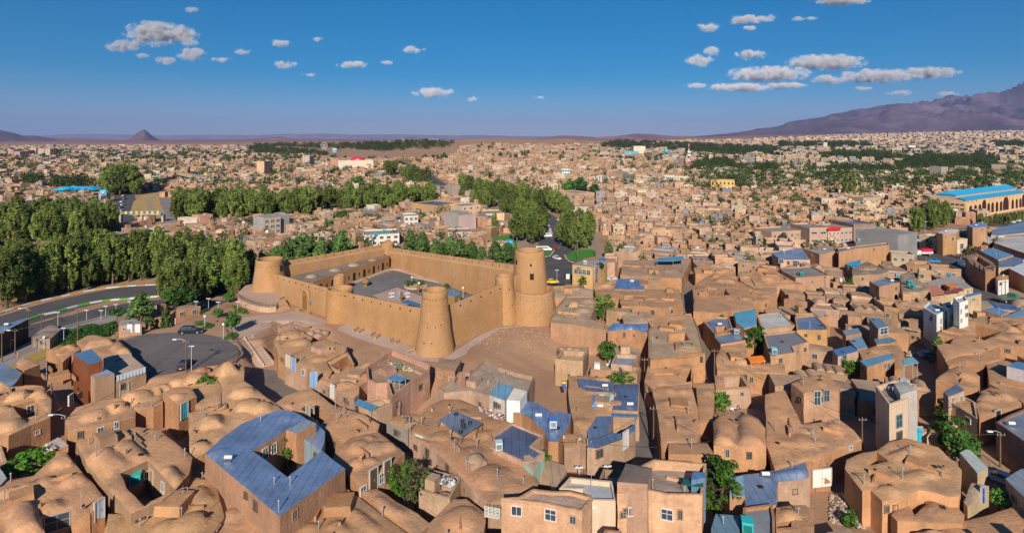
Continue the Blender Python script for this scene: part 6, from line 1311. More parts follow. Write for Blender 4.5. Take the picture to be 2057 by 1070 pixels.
mb = MB(); z0_, z1_ = hA + 2.6, hA + 4.6; A = [o1 - dd * .6 + nn_ * .4 + Vector((0, 0, z0_)), o2 + nn_ * .4 + Vector((0, 0, z0_)), o2 - nn_ * 5 + Vector((0, 0, z1_)), o1 - dd * .6 - nn_ * 5 + Vector((0, 0, z1_)), o2 - nn_ * 10.4 + Vector((0, 0, z0_)), o1 - dd * .6 - nn_ * 10.4 + Vector((0, 0, z0_))]
mb.add(A, [(0, 1, 2, 3), (3, 2, 4, 5), (0, 3, 5), (1, 4, 2)], (.03, .38, .66)); part(mb, 'roof', 'paint', HA)
Bx('V',1630,622,1812,628,-545,14,'golden yellow building with a row of small arches above the mud quarter',wc=(.62,.42,.17),rc=(.5,.35,.12),cat='building',name='arcaded_house',storeys=2,nwin=6,wsz=(1.3,1.8),frame=(.3,.2,.08))
Bx('V',955,552,1035,555,-502,12,'dark green-grey office with six blue-framed windows',wc=(.14,.16,.14),storeys=2,nwin=3,wsz=(2.2,1.8),frame=(.2,.35,.5),cat='building',name='building')
Bx('V',1045,555,1105,556,-505,12,'ochre shop building beside the dark green-grey office',wc=(.5,.36,.2),storeys=2,nwin=3,wsz=(1.6,1.4))
Bx('V',1108,558,1160,558,-512,12,'pale pink shop building two doors from the dark green-grey office',wc=(.55,.42,.33),storeys=2,nwin=3,wsz=(1.6,1.4))
Bx('V',1262,556,1350,558,-510,12,'white and cream shop row with a dark end wall',wc=(.62,.58,.5),storeys=2,nwin=5,wsz=(1.5,1.4))
Bx('V',1350,558,1470,560,-518,12,'lower cream shop row continuing the white one',wc=(.6,.53,.42),storeys=2,nwin=6,wsz=(1.5,1.2))
Bx('V',860,540,952,545,-480,14,'brown brick block with white roof house behind the umbrella pine',wc=(.36,.24,.17),wall='brick',cat='building',name='building')
Bx('V',735,568,795,570,-515,12,'white three storey house with blue-white shutters',wc=(.62,.58,.54),storeys=3,nwin=2,wsz=(1.6,1.4))
Bx('V',488,508,550,508,-460,10,'pale blue-white house with glass front beside the brown cafe',wc=(.5,.62,.66),storeys=2,nwin=3,wsz=(2.6,1.8))
Bx('V',425,512,486,510,-465,10,'brown cafe building with yellow roof band',wc=(.3,.2,.13),storeys=1,nwin=3)
Bx('V',462,668,618,690,-628,16,'long peach single storey school with grey roof by the boulevard',wc=(.58,.38,.22),rc=(.28,.27,.3),nwin=6,wsz=(1.4,1.6))
Bx('V',1040,356,1130,356,-282,30,'cream twin slab office block beside the blue mural building',wc=(.66,.58,.42),storeys=6,nwin=7,wsz=(1.0,1.5),cat='building',name='office_block')
Bx('V',966,362,1036,364,-322,24,'light blue building painted with a mural of a white figure',wc=(.22,.5,.62),cat='building',name='mural_building')
q_ = at('V', 1015, 364); mb = MB(); rgm = random.Random(8)
for i in range(12): mb.box((q_.x + rgm.uniform(-2.5, 3), q_.y - .25 - i * .01, 1.5 + rgm.uniform(0, 5)), (rgm.uniform(.8, 2.2), .2, rgm.uniform(.8, 2.2)), rgm.choice([(.7, .7, .7), (.6, .62, .66), (.05, .08, .12), (.45, .08, .06)]))
solo(mb, 'mural', 'paint', 'abstract white, red and black mural patches on the light blue building', 'mural', (q_.x, q_.y - .3, 4))
Bx('V',1180,372,1360,370,-332,22,'long low grey mosque hall under the turquoise dome',wc=(.25,.22,.2),cat='building',name='mosque')
q_ = at('V', 1297, 372); mb = MB(); mh = HOUSES[-1][2]; mb.lathe((q_.x, q_.y + 9, mh), [(r * .46, zz * .46) for r, zz in ((9, 0), (9, 2), (11, 6), (11.6, 10), (10.6, 15), (7.5, 19.5), (3.5, 22.5), (.6, 24), (.1, 26))], (.03, .42, .45), 0, 32); part(mb, 'dome', 'paint', HOUSES[-1][0])
Bx('Z',412,672,742,674,-645,16,'green-walled hall with a swelling bright blue roof',wc=(.05,.25,.2),storeys=1,nwin=10,wsz=(1.4,1.1),cat='building',name='hall')
q0, q1 = at('Z', 408, 672), at('Z', 746, 674); Lh = q1.x - q0.x; mb = MB(); hz = HOUSES[-1][2] + .3; t_ = hz + (27 / 3.956) * q0.y / F
mb.add([(q0.x, q0.y - 1.5, hz), (q1.x, q1.y - 1.5, hz), (q1.x, q1.y + 18, hz), (q0.x, q0.y + 18, hz), (q0.x + Lh * .24, q0.y + 4, t_), (q1.x - Lh * .16, q0.y + 4, t_ - .5), (q1.x - Lh * .16, q0.y + 10, t_ - .5), (q0.x + Lh * .24, q0.y + 10, t_)], [(0, 1, 5, 4), (1, 2, 6, 5), (2, 3, 7, 6), (3, 0, 4, 7), (4, 5, 6, 7), (3, 2, 1, 0)], (.02, .40, .72))
part(mb, 'roof', 'paint', HOUSES[-1][0])
q = at('Z', 830, 730); o_ = thing('gateway', 'small purple-blue gateway with turquoise top by the forked road', 'gateway', q)
mb = MB(); mb.box(q, (6, 4, 6.5), (.33, .28, .42)); part(mb, 'wall', 'plaster', o_); mb = MB(); arch_panel(mb, (q.x, q.y - 2, 0), Vector((1, 0)), Vector((0, -1)), 2.8, 4.8, .1, (.05, .05, .12)); part(mb, 'archway', 'plaster', o_); mb = MB(); mb.lathe((q.x, q.y, 6.5), [(3, 0), (2.8, 1), (1.6, 2), (.1, 3)], (.1, .45, .55), 0, 12); part(mb, 'roof', 'paint', o_); exclude([(q.x - 8, q.y - 8), (q.x + 8, q.y - 8), (q.x + 8, q.y + 8), (q.x - 8, q.y + 8)])
for i, (x, w_, y, h_) in enumerate(((10, 40, 380, 335), (62, 42, 382, 332), (108, 50, 382, 335), (150, 50, 376, 332), (196, 30, 372, 325), (236, 50, 370, 308), (300, 52, 372, 312), (356, 42, 372, 312))):
 a_ = at('Z', x, y)
 Bx('Z',x,y,x + w_,y,-(h_),18,'pinkish apartment tower in the row at the far left',wc=(.46,.27,.22) if i < 5 else (.5,.38,.3),storeys=4,nwin=3,wsz=(1.8,1.6),cat='building',name='tower_block',group='apartment towers in the row at the far left')
TW = [(62,1,'U',920,465,970,465,-422,(.62,.6,.55)),(0,0,'U',866,430,918,430,-348,(.33,.28,.27)),(0,0,'U',1000,488,1045,488,-430,(.66,.6,.48)),(0,0,'U',445,475,470,475,-410,(.6,.55,.45)),(0,0,'U',400,455,430,455,-412,(.5,.42,.36)),(0,0,'U',950,520,1010,522,-482,(.62,.52,.4)),(0,0,'U',912,552,962,552,-515,(.52,.42,.34)),(0,0,'U',1420,425,1456,425,-388,(.6,.54,.42)),(0,0,'U',1345,460,1380,460,-420,(.36,.4,.42)),(0,0,'U',1585,495,1655,495,-448,(.62,.66,.7)),(0,0,'U',525,455,565,455,-418,(.5,.43,.37)),(0,0,'U',1135,650,1212,655,-568,(.33,.28,.24)),(0,0,'U',1300,622,1368,625,-565,(.36,.29,.23)),(0,0,'U',1540,622,1637,625,-555,(.33,.26,.2)),(0,0,'U',400,600,478,600,-545,(.42,.34,.27)),(0,0,'U',610,825,660,830,-780,(.2,.14,.11)),(0,0,'U',705,845,810,840,-775,(.46,.34,.24)),(0,0,'U',640,915,770,915,-865,(.42,.28,.18)),(0,0,'U',302,535,350,535,-495,(.36,.32,.28))]
for i, (_, _, c, x1, y1, x2, y2, h_, wc_) in enumerate(TW):
 big = 'tall ' if i < 4 else ''; nm = ['white', 'dark brown tallest', 'cream plain', 'narrow cream', 'pinkish', 'two tone cream', 'tan', 'pale yellow', 'blue-grey', 'white and blue', 'tan-pink', 'bare brown with white roof hut', 'bare grey-brown', 'bare brown square', 'stepped tan', 'dark brick', 'peach two storey', 'flat tan', 'grey unfinished'][i]
 Bx(c,x1,y1,x2,y2,h_,12,f'{big}{nm} block rising above the houses on the right',wc=wc_,storeys=5 if i in (0,1,3,4,9) else 2,nwin=0 if i in (2,11,12,13) else 3,wsz=(1.4,1.2),cat='building',name='apartment_block')
# ------------------------------------------------------------------ the town between the traced buildings
PARKS = [[(500, 302), (560, 297), (640, 300), (700, 302), (770, 306), (900, 298), (910, 289), (860, 285), (790, 288), (700, 292), (600, 290), (505, 292)], [(500, 310), (600, 312), (660, 316), (640, 306), (540, 300), (500, 300)], [(715, 303), (790, 300), (800, 292), (740, 292)],
   [(1200,296),(1330,302),(1400,310),(1500,312),(1560,318),(1560,298),(1420,292),(1250,284)],[(1640,326),(1740,332),(1800,336),(2000,345),(2000,320),(1850,316),(1700,308),(1650,312)],[(1790,345),(1990,348),(1980,330),(1830,322)],[(1380,350),(1430,342),(1500,345),(1460,325),(1400,330)],
   [(1515,350),(1560,352),(1560,335),(1520,335)],[(36,375),(80,376),(80,366),(40,366)],[(105,384),(180,384),(175,372),(110,372)],[(1650,350),(1760,352),(1800,345),(1700,338)],[(2000,300),(2070,300),(2070,286),(1990,288)],[(1560,300),(1760,300),(1740,288),(1560,288)],[(98,312),(128,312),(125,308),(100,308)]]
def march(uu, vv):
 ys_ = np.linspace(250, 4600, 220); zs_ = ground_h((uu - CX) / F * ys_, ys_); below = (CH + (HZ - vv) * ys_ / F) < zs_
 D_ = ys_[np.argmax(below)] if below.any() else 3800.0
 return ((uu - CX) / F * D_, D_)
for poly in PARKS: exclude([march(*q) for q in poly])
exclude([tuple(p[:2]) for p in pts('P', (1090, 612), (1158, 604), (1158, 565), (1090, 565))])
exclude([tuple(p[:2]) for p in pts('P', (880, 735), (940, 700), (1040, 665), (1108, 645), (1118, 700), (1112, 745), (1060, 760), (1000, 745), (950, 740), z=1.5)])
def taken_many(xs, ys, m):
 t = np.zeros(xs.shape, bool)
 for bb, poly in EXCL:
  k = (xs > bb[0] - m) & (xs < bb[1] + m) & (ys > bb[2] - m) & (ys < bb[3] + m) & ~t
  if k.any():
   i = np.where(k)[0]; t[i[seg_dist(xs[i], ys[i], poly) < m]] = True
 return t
SEEDS = [(-150, 330, -35), (-60, 260, -35), (-80, 90, -38), (-40, 80, -36), (0, 330, -20), (10, 90, -14), (40, 130, -8), (60, 230, -14), (90, 110, -20), (120, 170, -24), (150, 300, -18), (60, 400, -10), (-260, 480, -12), (-60, 520, 8),
   (200,500,-22),(-420,800,15),(0,800,-12),(350,800,-18),(-900,1500,5),(-200,1400,20),(500,1500,-20),(1200,1600,-10),(-1500,3000,10),(0,3000,-15),(1500,3000,-20),(3000,4500,-8)]
VMIN_U = [-400, 0, 100, 480, 520, 700, 760, 900, 940, 1230, 1300, 1400, 1500, 1700, 2057, 2600]
VMIN_V = [294, 294, 292, 292, 299, 322, 322, 316, 291, 291, 285, 283, 280, 271, 262, 255]
rgt = random.Random(21); npr = np.random.default_rng(4)
BANDS = [(58, 165, 5.6, 0.9), (165, 330, 6.6, 1.0), (330, 620, 8.0, 1.0), (620, 1150, 10.5, .96), (1150, 2300, 17, .85), (2300, 6200, 36, .62)]
cells = []
for k, (sx, sy, ang) in enumerate(SEEDS):
 a = math.radians(ang); ca, sa = math.cos(a), math.sin(a)
 for (d0, d1, sp, prob) in BANDS:
  half = 1.0 * d1 + 30
  cx_, cy_ = sx, sy
  R_ = {58: 130, 165: 260, 330: 480, 620: 1000, 1150: 2300, 2300: 5200}[d0]
  n = int(R_ / sp)
  I, J = np.meshgrid(np.arange(-n, n + 1), np.arange(-n, n + 1))
  jx, jy = npr.normal(0, .13 * sp, I.shape), npr.normal(0, .13 * sp, I.shape)
  U_, V_ = I * sp + jx, J * sp * .92 + jy
  X = cx_ + U_ * ca - V_ * sa; Y = cy_ + U_ * sa + V_ * ca
  cxm = (X[:-1, :-1] + X[1:, :-1] + X[1:, 1:] + X[:-1, 1:]) / 4; cym = (Y[:-1, :-1] + Y[1:, :-1] + Y[1:, 1:] + Y[:-1, 1:]) / 4
  ok = (cym > d0) & (cym <= d1) & (np.abs(cxm) < cym * .96 + 14)
  best = np.full(cxm.shape, 1e18); own = np.zeros(cxm.shape, int)
  for q, (qx, qy, _) in enumerate(SEEDS):
   dd_ = ((cxm - qx) ** 2 + (cym - qy) ** 2) / (qy ** 1.2); m_ = dd_ < best; best[m_] = dd_[m_]; own[m_] = q
  ok &= own == k
  ii, jj = np.where(ok)
  if len(ii) == 0: continue
  gx, gy = cxm[ii, jj], cym[ii, jj]; gz_ = ground_h(gx, gy)
  v = HZ + (CH - gz_) * F / gy; u = CX + gx / gy * F
  keep = v > np.interp(u, VMIN_U, VMIN_V)
  keep &= npr.random(len(ii)) < prob
  C4 = np.stack([np.stack([X[ii, jj], Y[ii, jj]], 1), np.stack([X[ii, jj + 1], Y[ii, jj + 1]], 1), np.stack([X[ii + 1, jj + 1], Y[ii + 1, jj + 1]], 1), np.stack([X[ii + 1, jj], Y[ii + 1, jj]], 1)], 1)
  tk = taken_many(gx, gy, 1.2)
  if d1 < 1200:
   for q in range(4):
    cc_ = C4[:, q] * .82 + np.stack([gx, gy], 1) * .18; tk |= taken_many(cc_[:, 0], cc_[:, 1], .15)
  keep &= ~tk
  for t in np.where(keep)[0]:
   blk = (int(ii[t]) % 5 == 0, int(jj[t]) % 6 == 0)
   cells.append((gy[t], gx[t], C4[t], gz_[t], blk, sp, u[t], v[t]))
cells.sort(key=lambda c: c[0])
print('CELLS', len(cells))
def near_landmark(x, y):
 L = [('the roundabout', 22, 215), ('the fortress bank', -5, 105), ('the stone staircase', -48, 112), ('the blue-roofed courtyard house', -30, 78), ('the sunny street', 18, 85), ('the dark alley', 50, 150), ('the vaulted house', 38, 92),
   ('the tall pale house',62,88),('the white three storey house',100,160),('the red truck',150,215),('the arcaded building',210,330),('the brick cube house',95,190),('the pink shops',110,245),('the salmon roofs',125,185),
   ('the corner shop building',28,185),('the yellow footbridge',-200,310),('the back wall of the fortress',-20,230),('the left wall of the fortress',-110,240),('the broad wood left of centre',-140,290),('the peach school',60,340),('the ribbed roof house',25,110),('the car park',-75,100),('the domed corner house',-70,70)]
 return min(L, key=lambda q: (q[1] - x) ** 2 + (q[2] - y) ** 2)[0]
def shrink(C, g):
 cx = C[:, 0].mean(); cy = C[:, 1].mean(); out = []
 for p in C:
  dx, dy = p[0] - cx, p[1] - cy; L = math.hypot(dx, dy); k = max(.3, 1 - g / max(L, .1)); out.append((cx + dx * k, cy + dy * k))
 return out
def wall_frame(P_, i):
 a, b = Vector(P_[i]), Vector(P_[(i + 1) % 4]); d = (b - a); L = d.length; d.normalize(); return a, d, Vector((d.y, -d.x)), L
ADOBES = [(.40, .235, .135), (.43, .26, .155), (.38, .215, .12), (.45, .28, .18), (.36, .225, .14), (.47, .31, .21)]
BRIGHT = [(.52, .41, .29), (.50, .33, .22), (.54, .46, .36), (.36, .27, .21), (.48, .37, .27), (.28, .25, .24), (.56, .43, .28), (.44, .3, .22)]
ROOFS = [(.42, .27, .17), (.38, .25, .165), (.45, .31, .21), (.34, .24, .17)]
SLATE = [(.22, .27, .36), (.28, .30, .34), (.16, .24, .38), (.36, .36, .36), (.12, .24, .45), (.3, .25, .22)]
ROOM_LABELS = {}
NIND = 138; ind = 0; stuff = MB(); GL = 0
for (D_, gx, C, gz0, blk, sp, u, v) in cells:
 P_ = ccw(shrink(C, .12 + (1.6 if rgt.random() < .16 else 0)))
 if blk[0] or blk[1]:
  c_ = np.array(P_); m_ = c_.mean(0); P_ = [tuple(m_ + (q - m_) * (.84 if sp < 20 else .7)) for q in c_]
 right_far = min(1, max(0, (u - 1250) / 350)) * min(1, max(0, (D_ - 350) / 500))
 left_far = min(1, max(0, (D_ - 900) / 900)) * .28
 mod = rgt.random() < max(right_far * .5, left_far, .07 + (.10 if 520 < v < 560 else 0))
 if D_ < 165: h = rgt.choice([2.8, 3.2, 3.5, 3.8, 4.2]); mod = False
 elif mod: h = rgt.choice([3.4, 4.0, 5.6, 6.2]) if D_ < 330 else rgt.choice([3.2, 4.2, 5, 6.2, 7]) if D_ < 900 else rgt.choice([4, 5, 7, 8, 10, 14] if u > 1300 else [3.5, 4, 5, 6, 8])
 else: h = rgt.uniform(2.3, 3.7) + (2.2 if rgt.random() < .10 else 0)
 if D_ > 2300: P_ = ccw(shrink(np.array(P_), sp * rgt.uniform(.12, .3)))
 col = rgt.choice(BRIGHT) if mod else rgt.choice(ADOBES); col = jit(col, rgt, .12)
 rcol = jit(rgt.choice(SLATE) if (mod and rgt.random() < .75) or rgt.random() < .07 else rgt.choice(ROOFS), rgt, .1)
 z1 = gz0 + h; zb = gz0 - 1.0
 yard = (not mod) and rgt.random() < .30 and D_ < 700 and sp > 6
 domed = (not mod) and rgt.random() < .42 and D_ < 760
 par = rgt.random() < .35 and D_ < 800
 cxm, cym = sum(p[0] for p in P_) / 4, sum(p[1] for p in P_) / 4
 single = ind < NIND and D_ < 420 and h > 2.6 and rgt.random() < (.25 if D_ < 165 else .8)
 if single:
  lm = near_landmark(cxm, cym); kindw = ('plain modern' if mod else 'low mud' if h < 4.3 else 'two storey mud'); feat = 'with slate roof' if rcol[2] > rcol[0] else ('with small domes' if domed else 'with open yard' if yard else 'with raised roof edge' if par else 'with flat roof')
  ind += 1; side_ = 'left' if cxm < 0 else 'right'
  lab = f'{kindw} house {feat} near {lm}'
  o = thing('mud_brick_house' if not mod else 'house', lab, 'house', (cxm, cym, gz0), f'dense houses near {lm}')
 W_ = P_; inner = None
 if yard:
  q = inset(P_, sp * rgt.uniform(.26, .34)); sh = (rgt.uniform(-.08, .08) * sp, rgt.uniform(-.08, .08) * sp); inner = [(a + sh[0], b + sh[1]) for a, b in q]
  if seg_dist(np.array([p[0] for p in inner]), np.array([p[1] for p in inner]), P_).max() > -.6: inner = None
 Bm = []
 if domed and not inner:
  e1, e2 = Vector(P_[1]) - Vector(P_[0]), Vector(P_[3]) - Vector(P_[0]); nn = rgt.choice([1, 2, 2, 3]); vault = rgt.random() < .3
  for i_ in range(nn):
   for j_ in range(1 if vault else nn):
    p = Vector(P_[0]) + e1 * ((i_ + .5) / nn) + e2 * (.5 if vault else (j_ + .5) / nn); r = sp / nn * .38
    if vault: dv = e2.normalized() * sp * .3; Bm.append(('v', p.x - dv.x, p.y - dv.y, p.x + dv.x, p.y + dv.y, r, r * .55))
    else: Bm.append(('d', p.x, p.y, r, r * rgt.uniform(.35, .6)))
 if single:
  mb, E = roof_grid(W_, [inner[::-1]] if inner else [], z1, Bm, .95 if Bm else 2.2, rcol, 'mudroof', rough=.04, xyj=.1 if not mod else .01)
  wm = wall_mb(E, zb, col, step=2.0); part(wm, 'wall', 'mud' if not mod else 'plaster', o); part(mb, 'roof', 'foil' if rcol[2] > rcol[0] else 'mudroof', o)
  if par or mod: m = MB(); ring_prism(m, W_, .25, z1 - .1, z1 + rgt.uniform(.3, .9), col); part(m, 'parapet', 'mud' if not mod else 'plaster', o)
  fr = min(range(4), key=lambda i: wall_frame(P_, i)[2].y)
  for i in ([fr, (fr + 3) % 4] if D_ < 260 else [fr]):
   a, d, n, L = wall_frame(P_, i)
   if n.y > .1: continue
   for k_ in range(rgt.choice([0, 1, 1, 2]) if not mod else 3):
    q = a + d * L * ((k_ + .5) / (3 if mod else 2)); opening('window', Vector((q.x, q.y, z1 - 1.9)), d, n, .9, 1.0, frame=(.45, .4, .35), parent=o)
    if mod and h > 6: opening('window', Vector((q.x, q.y, z1 - 5.0)), d, n, .9, 1.0, frame=(.45, .4, .35), parent=o)
   if rgt.random() < .45: q = a + d * L * .82; opening('door', Vector((q.x, q.y, gz0)), d, n, 1.0, 1.9, rgt.choice([(.12, .3, .42), (.4, .4, .4), (.25, .14, .08), (.1, .28, .22)]), parent=o)
  continue
 if inner:
  n4 = len(P_); vs = [(p[0], p[1], zb) for p in P_] + [(p[0], p[1], z1) for p in P_] + [(p[0], p[1], z1) for p in inner] + [(p[0], p[1], zb) for p in inner]
  fs = [(i, (i + 1) % 4, 4 + (i + 1) % 4, 4 + i) for i in range(4)] + [(8 + i, 12 + i, 12 + (i + 1) % 4, 8 + (i + 1) % 4) for i in range(4)]
  stuff.add(vs, fs, col, 0); stuff.add(vs, [(4 + i, 4 + (i + 1) % 4, 8 + (i + 1) % 4, 8 + i) for i in range(4)], rcol, 1)
 else:
  stuff.prism(P_, zb, z1, col, 0, rcol, rmat=2 if (mod and rcol[2] > rcol[0] * .95) else 1)
  for b in Bm:
   if b[0] == 'd': stuff.dome((b[1], b[2], z1 - .05), b[3], b[4] * 1.2, rcol, 1, 9 if D_ < 450 else 7, 3)
   else:
    d = Vector((b[3] - b[1], b[4] - b[2])); L = d.length; d.normalize(); n = Vector((-d.y, d.x)); k_ = 6; rr = []
    for (q, s_) in ((Vector((b[1], b[2])), 0), (Vector((b[3], b[4])), 0)):
     rr.append([(q.x + n.x * b[5] * math.cos(math.pi * i / k_), q.y + n.y * b[5] * math.cos(math.pi * i / k_), z1 - .05 + b[6] * 1.3 * math.sin(math.pi * i / k_)) for i in range(k_ + 1)])
    vs = rr[0] + rr[1]; stuff.add(vs, [(i, i + 1, k_ + 2 + i, k_ + 1 + i) for i in range(k_)] + [tuple(range(k_ + 1))[::-1], tuple(range(k_ + 1, 2 * k_ + 2))], rcol, 1)
 if (par or (mod and D_ < 1100)) and D_ < 1100 and not inner: ring_prism(stuff, P_, .3, z1 - .05, z1 + rgt.uniform(.35, 1.0), col)
 if D_ < 1500 and rgt.random() < (.25 if not mod else .6):           # stair head or roof room
  t = Vector(P_[0]).lerp(Vector(P_[2]), rgt.uniform(.3, .7)); e = Vector(P_[1]) - Vector(P_[0])
  stuff.box((t.x, t.y, z1 - .05), (sp * rgt.uniform(.2, .34), sp * rgt.uniform(.2, .34), rgt.uniform(1.2, 2.6)), col, 0, math.atan2(e.y, e.x))
 if D_ < 900:
  for i in range(4):
   a, d, n, L = wall_frame(P_, i)
   if n.y > .2 or n.x * gx > abs(gx) * .75: continue
   st = max(1, int(h / 2.4)); kk = int(L / 2.4) if mod else rgt.choice([0, 0, 1, 2])
   for s_ in range(st):
    for k_ in range(kk):
     if rgt.random() < .2: continue
     q = a + d * (L * (k_ + .5) / kk) + n * .05; w2 = .42 if mod else .28; zz = gz0 + h / st * (s_ + .42); hh = .9 if mod else .7
     dk = rgt.choice([(.03, .03, .035), (.06, .07, .09), (.05, .035, .03), (.10, .12, .14)])
     A, B_ = q - d * w2, q + d * w2
     stuff.add([(A.x, A.y, zz), (B_.x, B_.y, zz), (B_.x, B_.y, zz + hh), (A.x, A.y, zz + hh)], [(0, 1, 2, 3)], dk, 3)
 elif mod and h > 4.5 and D_ < 3200:
  for i in range(4):
   a, d, n, L = wall_frame(P_, i)
   if n.y > .1: continue
   st = int(h / 2.4)
   for s_ in range(st):
    zz = gz0 + h / st * (s_ + .4); A, B_ = a + d * L * .12 + n * .12, a + d * L * .88 + n * .12
    stuff.add([(A.x, A.y, zz), (B_.x, B_.y, zz), (B_.x, B_.y, zz + 1.0), (A.x, A.y, zz + 1.0)], [(0, 1, 2, 3)], tuple(c * .42 for c in col), 3)
 if D_ < 900 and rgt.random() < .12:                                 # tanks and coolers on roofs
  t = Vector(P_[0]).lerp(Vector(P_[2]), rgt.uniform(.25, .75)); stuff.box((t.x, t.y, z1), (1.1, 1.1, 1.0), rgt.choice([(.6, .62, .62), (.15, .4, .55), (.4, .45, .5)]), 3, rgt.uniform(0, 1.5))
print('IND', ind, 'faces', len(stuff.f))
so_ = stuff.build('houses', ['mud', 'mudroof', 'foil', 'plaster'], None, (0, 600, 0)); tag(so_, 'dense mass of small mud and concrete houses reaching to the hills', 'houses'); so_['kind'] = 'stuff'
# ------------------------------------------------------------------ far trees as one mass
wd = MB(); rgw = random.Random(77); nw = 0
def far_tree(x, y, h, w_, n, s, dark=1.0):
 z = gh(x, y) if y > 900 else 0.0
 k = rgw.uniform(.7, 1.25) * dark; c = (.050 * k * rgw.uniform(.8, 1.3), .080 * k, .022 * k)
 leaf_quads(wd, Vector((x, y, z + h * .55)), (w_, w_, h * .45), n, s, c, rgw)
nn_ = 0
cnt = 0
while cnt < 2300:                                                        # scattered among the houses
 D_ = 200 + 1900 * rgw.random() ** 1.3; x = rgw.uniform(-.95, .95) * D_; u = CX + x / D_ * F
 dens = .35 + (.8 if u > 1350 and D_ > 350 else 0) + (.25 if D_ < 500 else 0)
 if u > 900 and u < 1400: dens = .16
 if D_ < 450: dens *= .35
 gz_ = gh(x, D_); v = HZ + (CH - gz_) * F / D_
 if rgw.random() > dens or v < np.interp(u, VMIN_U, VMIN_V): continue
 if D_ < 700 and taken(x, D_, 0): continue
 cnt += 1; n_ = rgw.choice([1, 2, 3, 5, 8] if u > 1250 and D_ > 500 else [1, 1, 2, 3, 4])
 for _ in range(n_):
  h = rgw.uniform(6, 10.5) * (1.0 if D_ < 500 else 1.5); far_tree(x + rgw.gauss(0, 1.0) * n_ * 2, D_ + rgw.gauss(0, 1.0) * n_ * 2, h * .85, h * .3, 70 if D_ < 500 else 46, .62 if D_ < 500 else 1.0 if D_ < 1100 else 1.7, .9)
DENS = [330, 130, 90, 520, 420, 220, 130, 70, 40, 50, 150, 120, 260, 14]
for poly, n_ in zip(PARKS, DENS):
 k = 0; t_ = 0; xs = [p[0] for p in poly]; ys = [p[1] for p in poly]
 while k < n_ and t_ < 20000:
  t_ += 1; uu, vv = rgw.uniform(min(xs), max(xs)), rgw.uniform(min(ys), max(ys))
  if seg_dist(np.array([uu]), np.array([vv]), poly)[0] > 0: continue
  ys_ = np.linspace(250, 4200, 160); zs_ = ground_h((uu - CX) / F * ys_, ys_); below = (CH + (HZ - vv) * ys_ / F) < zs_
  if not below.any(): continue
  D_ = ys_[np.argmax(below)]; x = (uu - CX) / F * D_; k += 1
  s = max(.8, D_ / 1000); far_tree(x, D_, 12 * (.7 + .3 * s), 6.5 * (.6 + .5 * s), 60, 1.1 * s, .62)
w_ = wd.build('woods', ['leaf'], None, (0, 900, 0)); tag(w_, 'dark tree belts and scattered garden trees across the distant town', 'woods'); w_['kind'] = 'stuff'
print('TREES', NT[0], 'woods', len(wd.f))
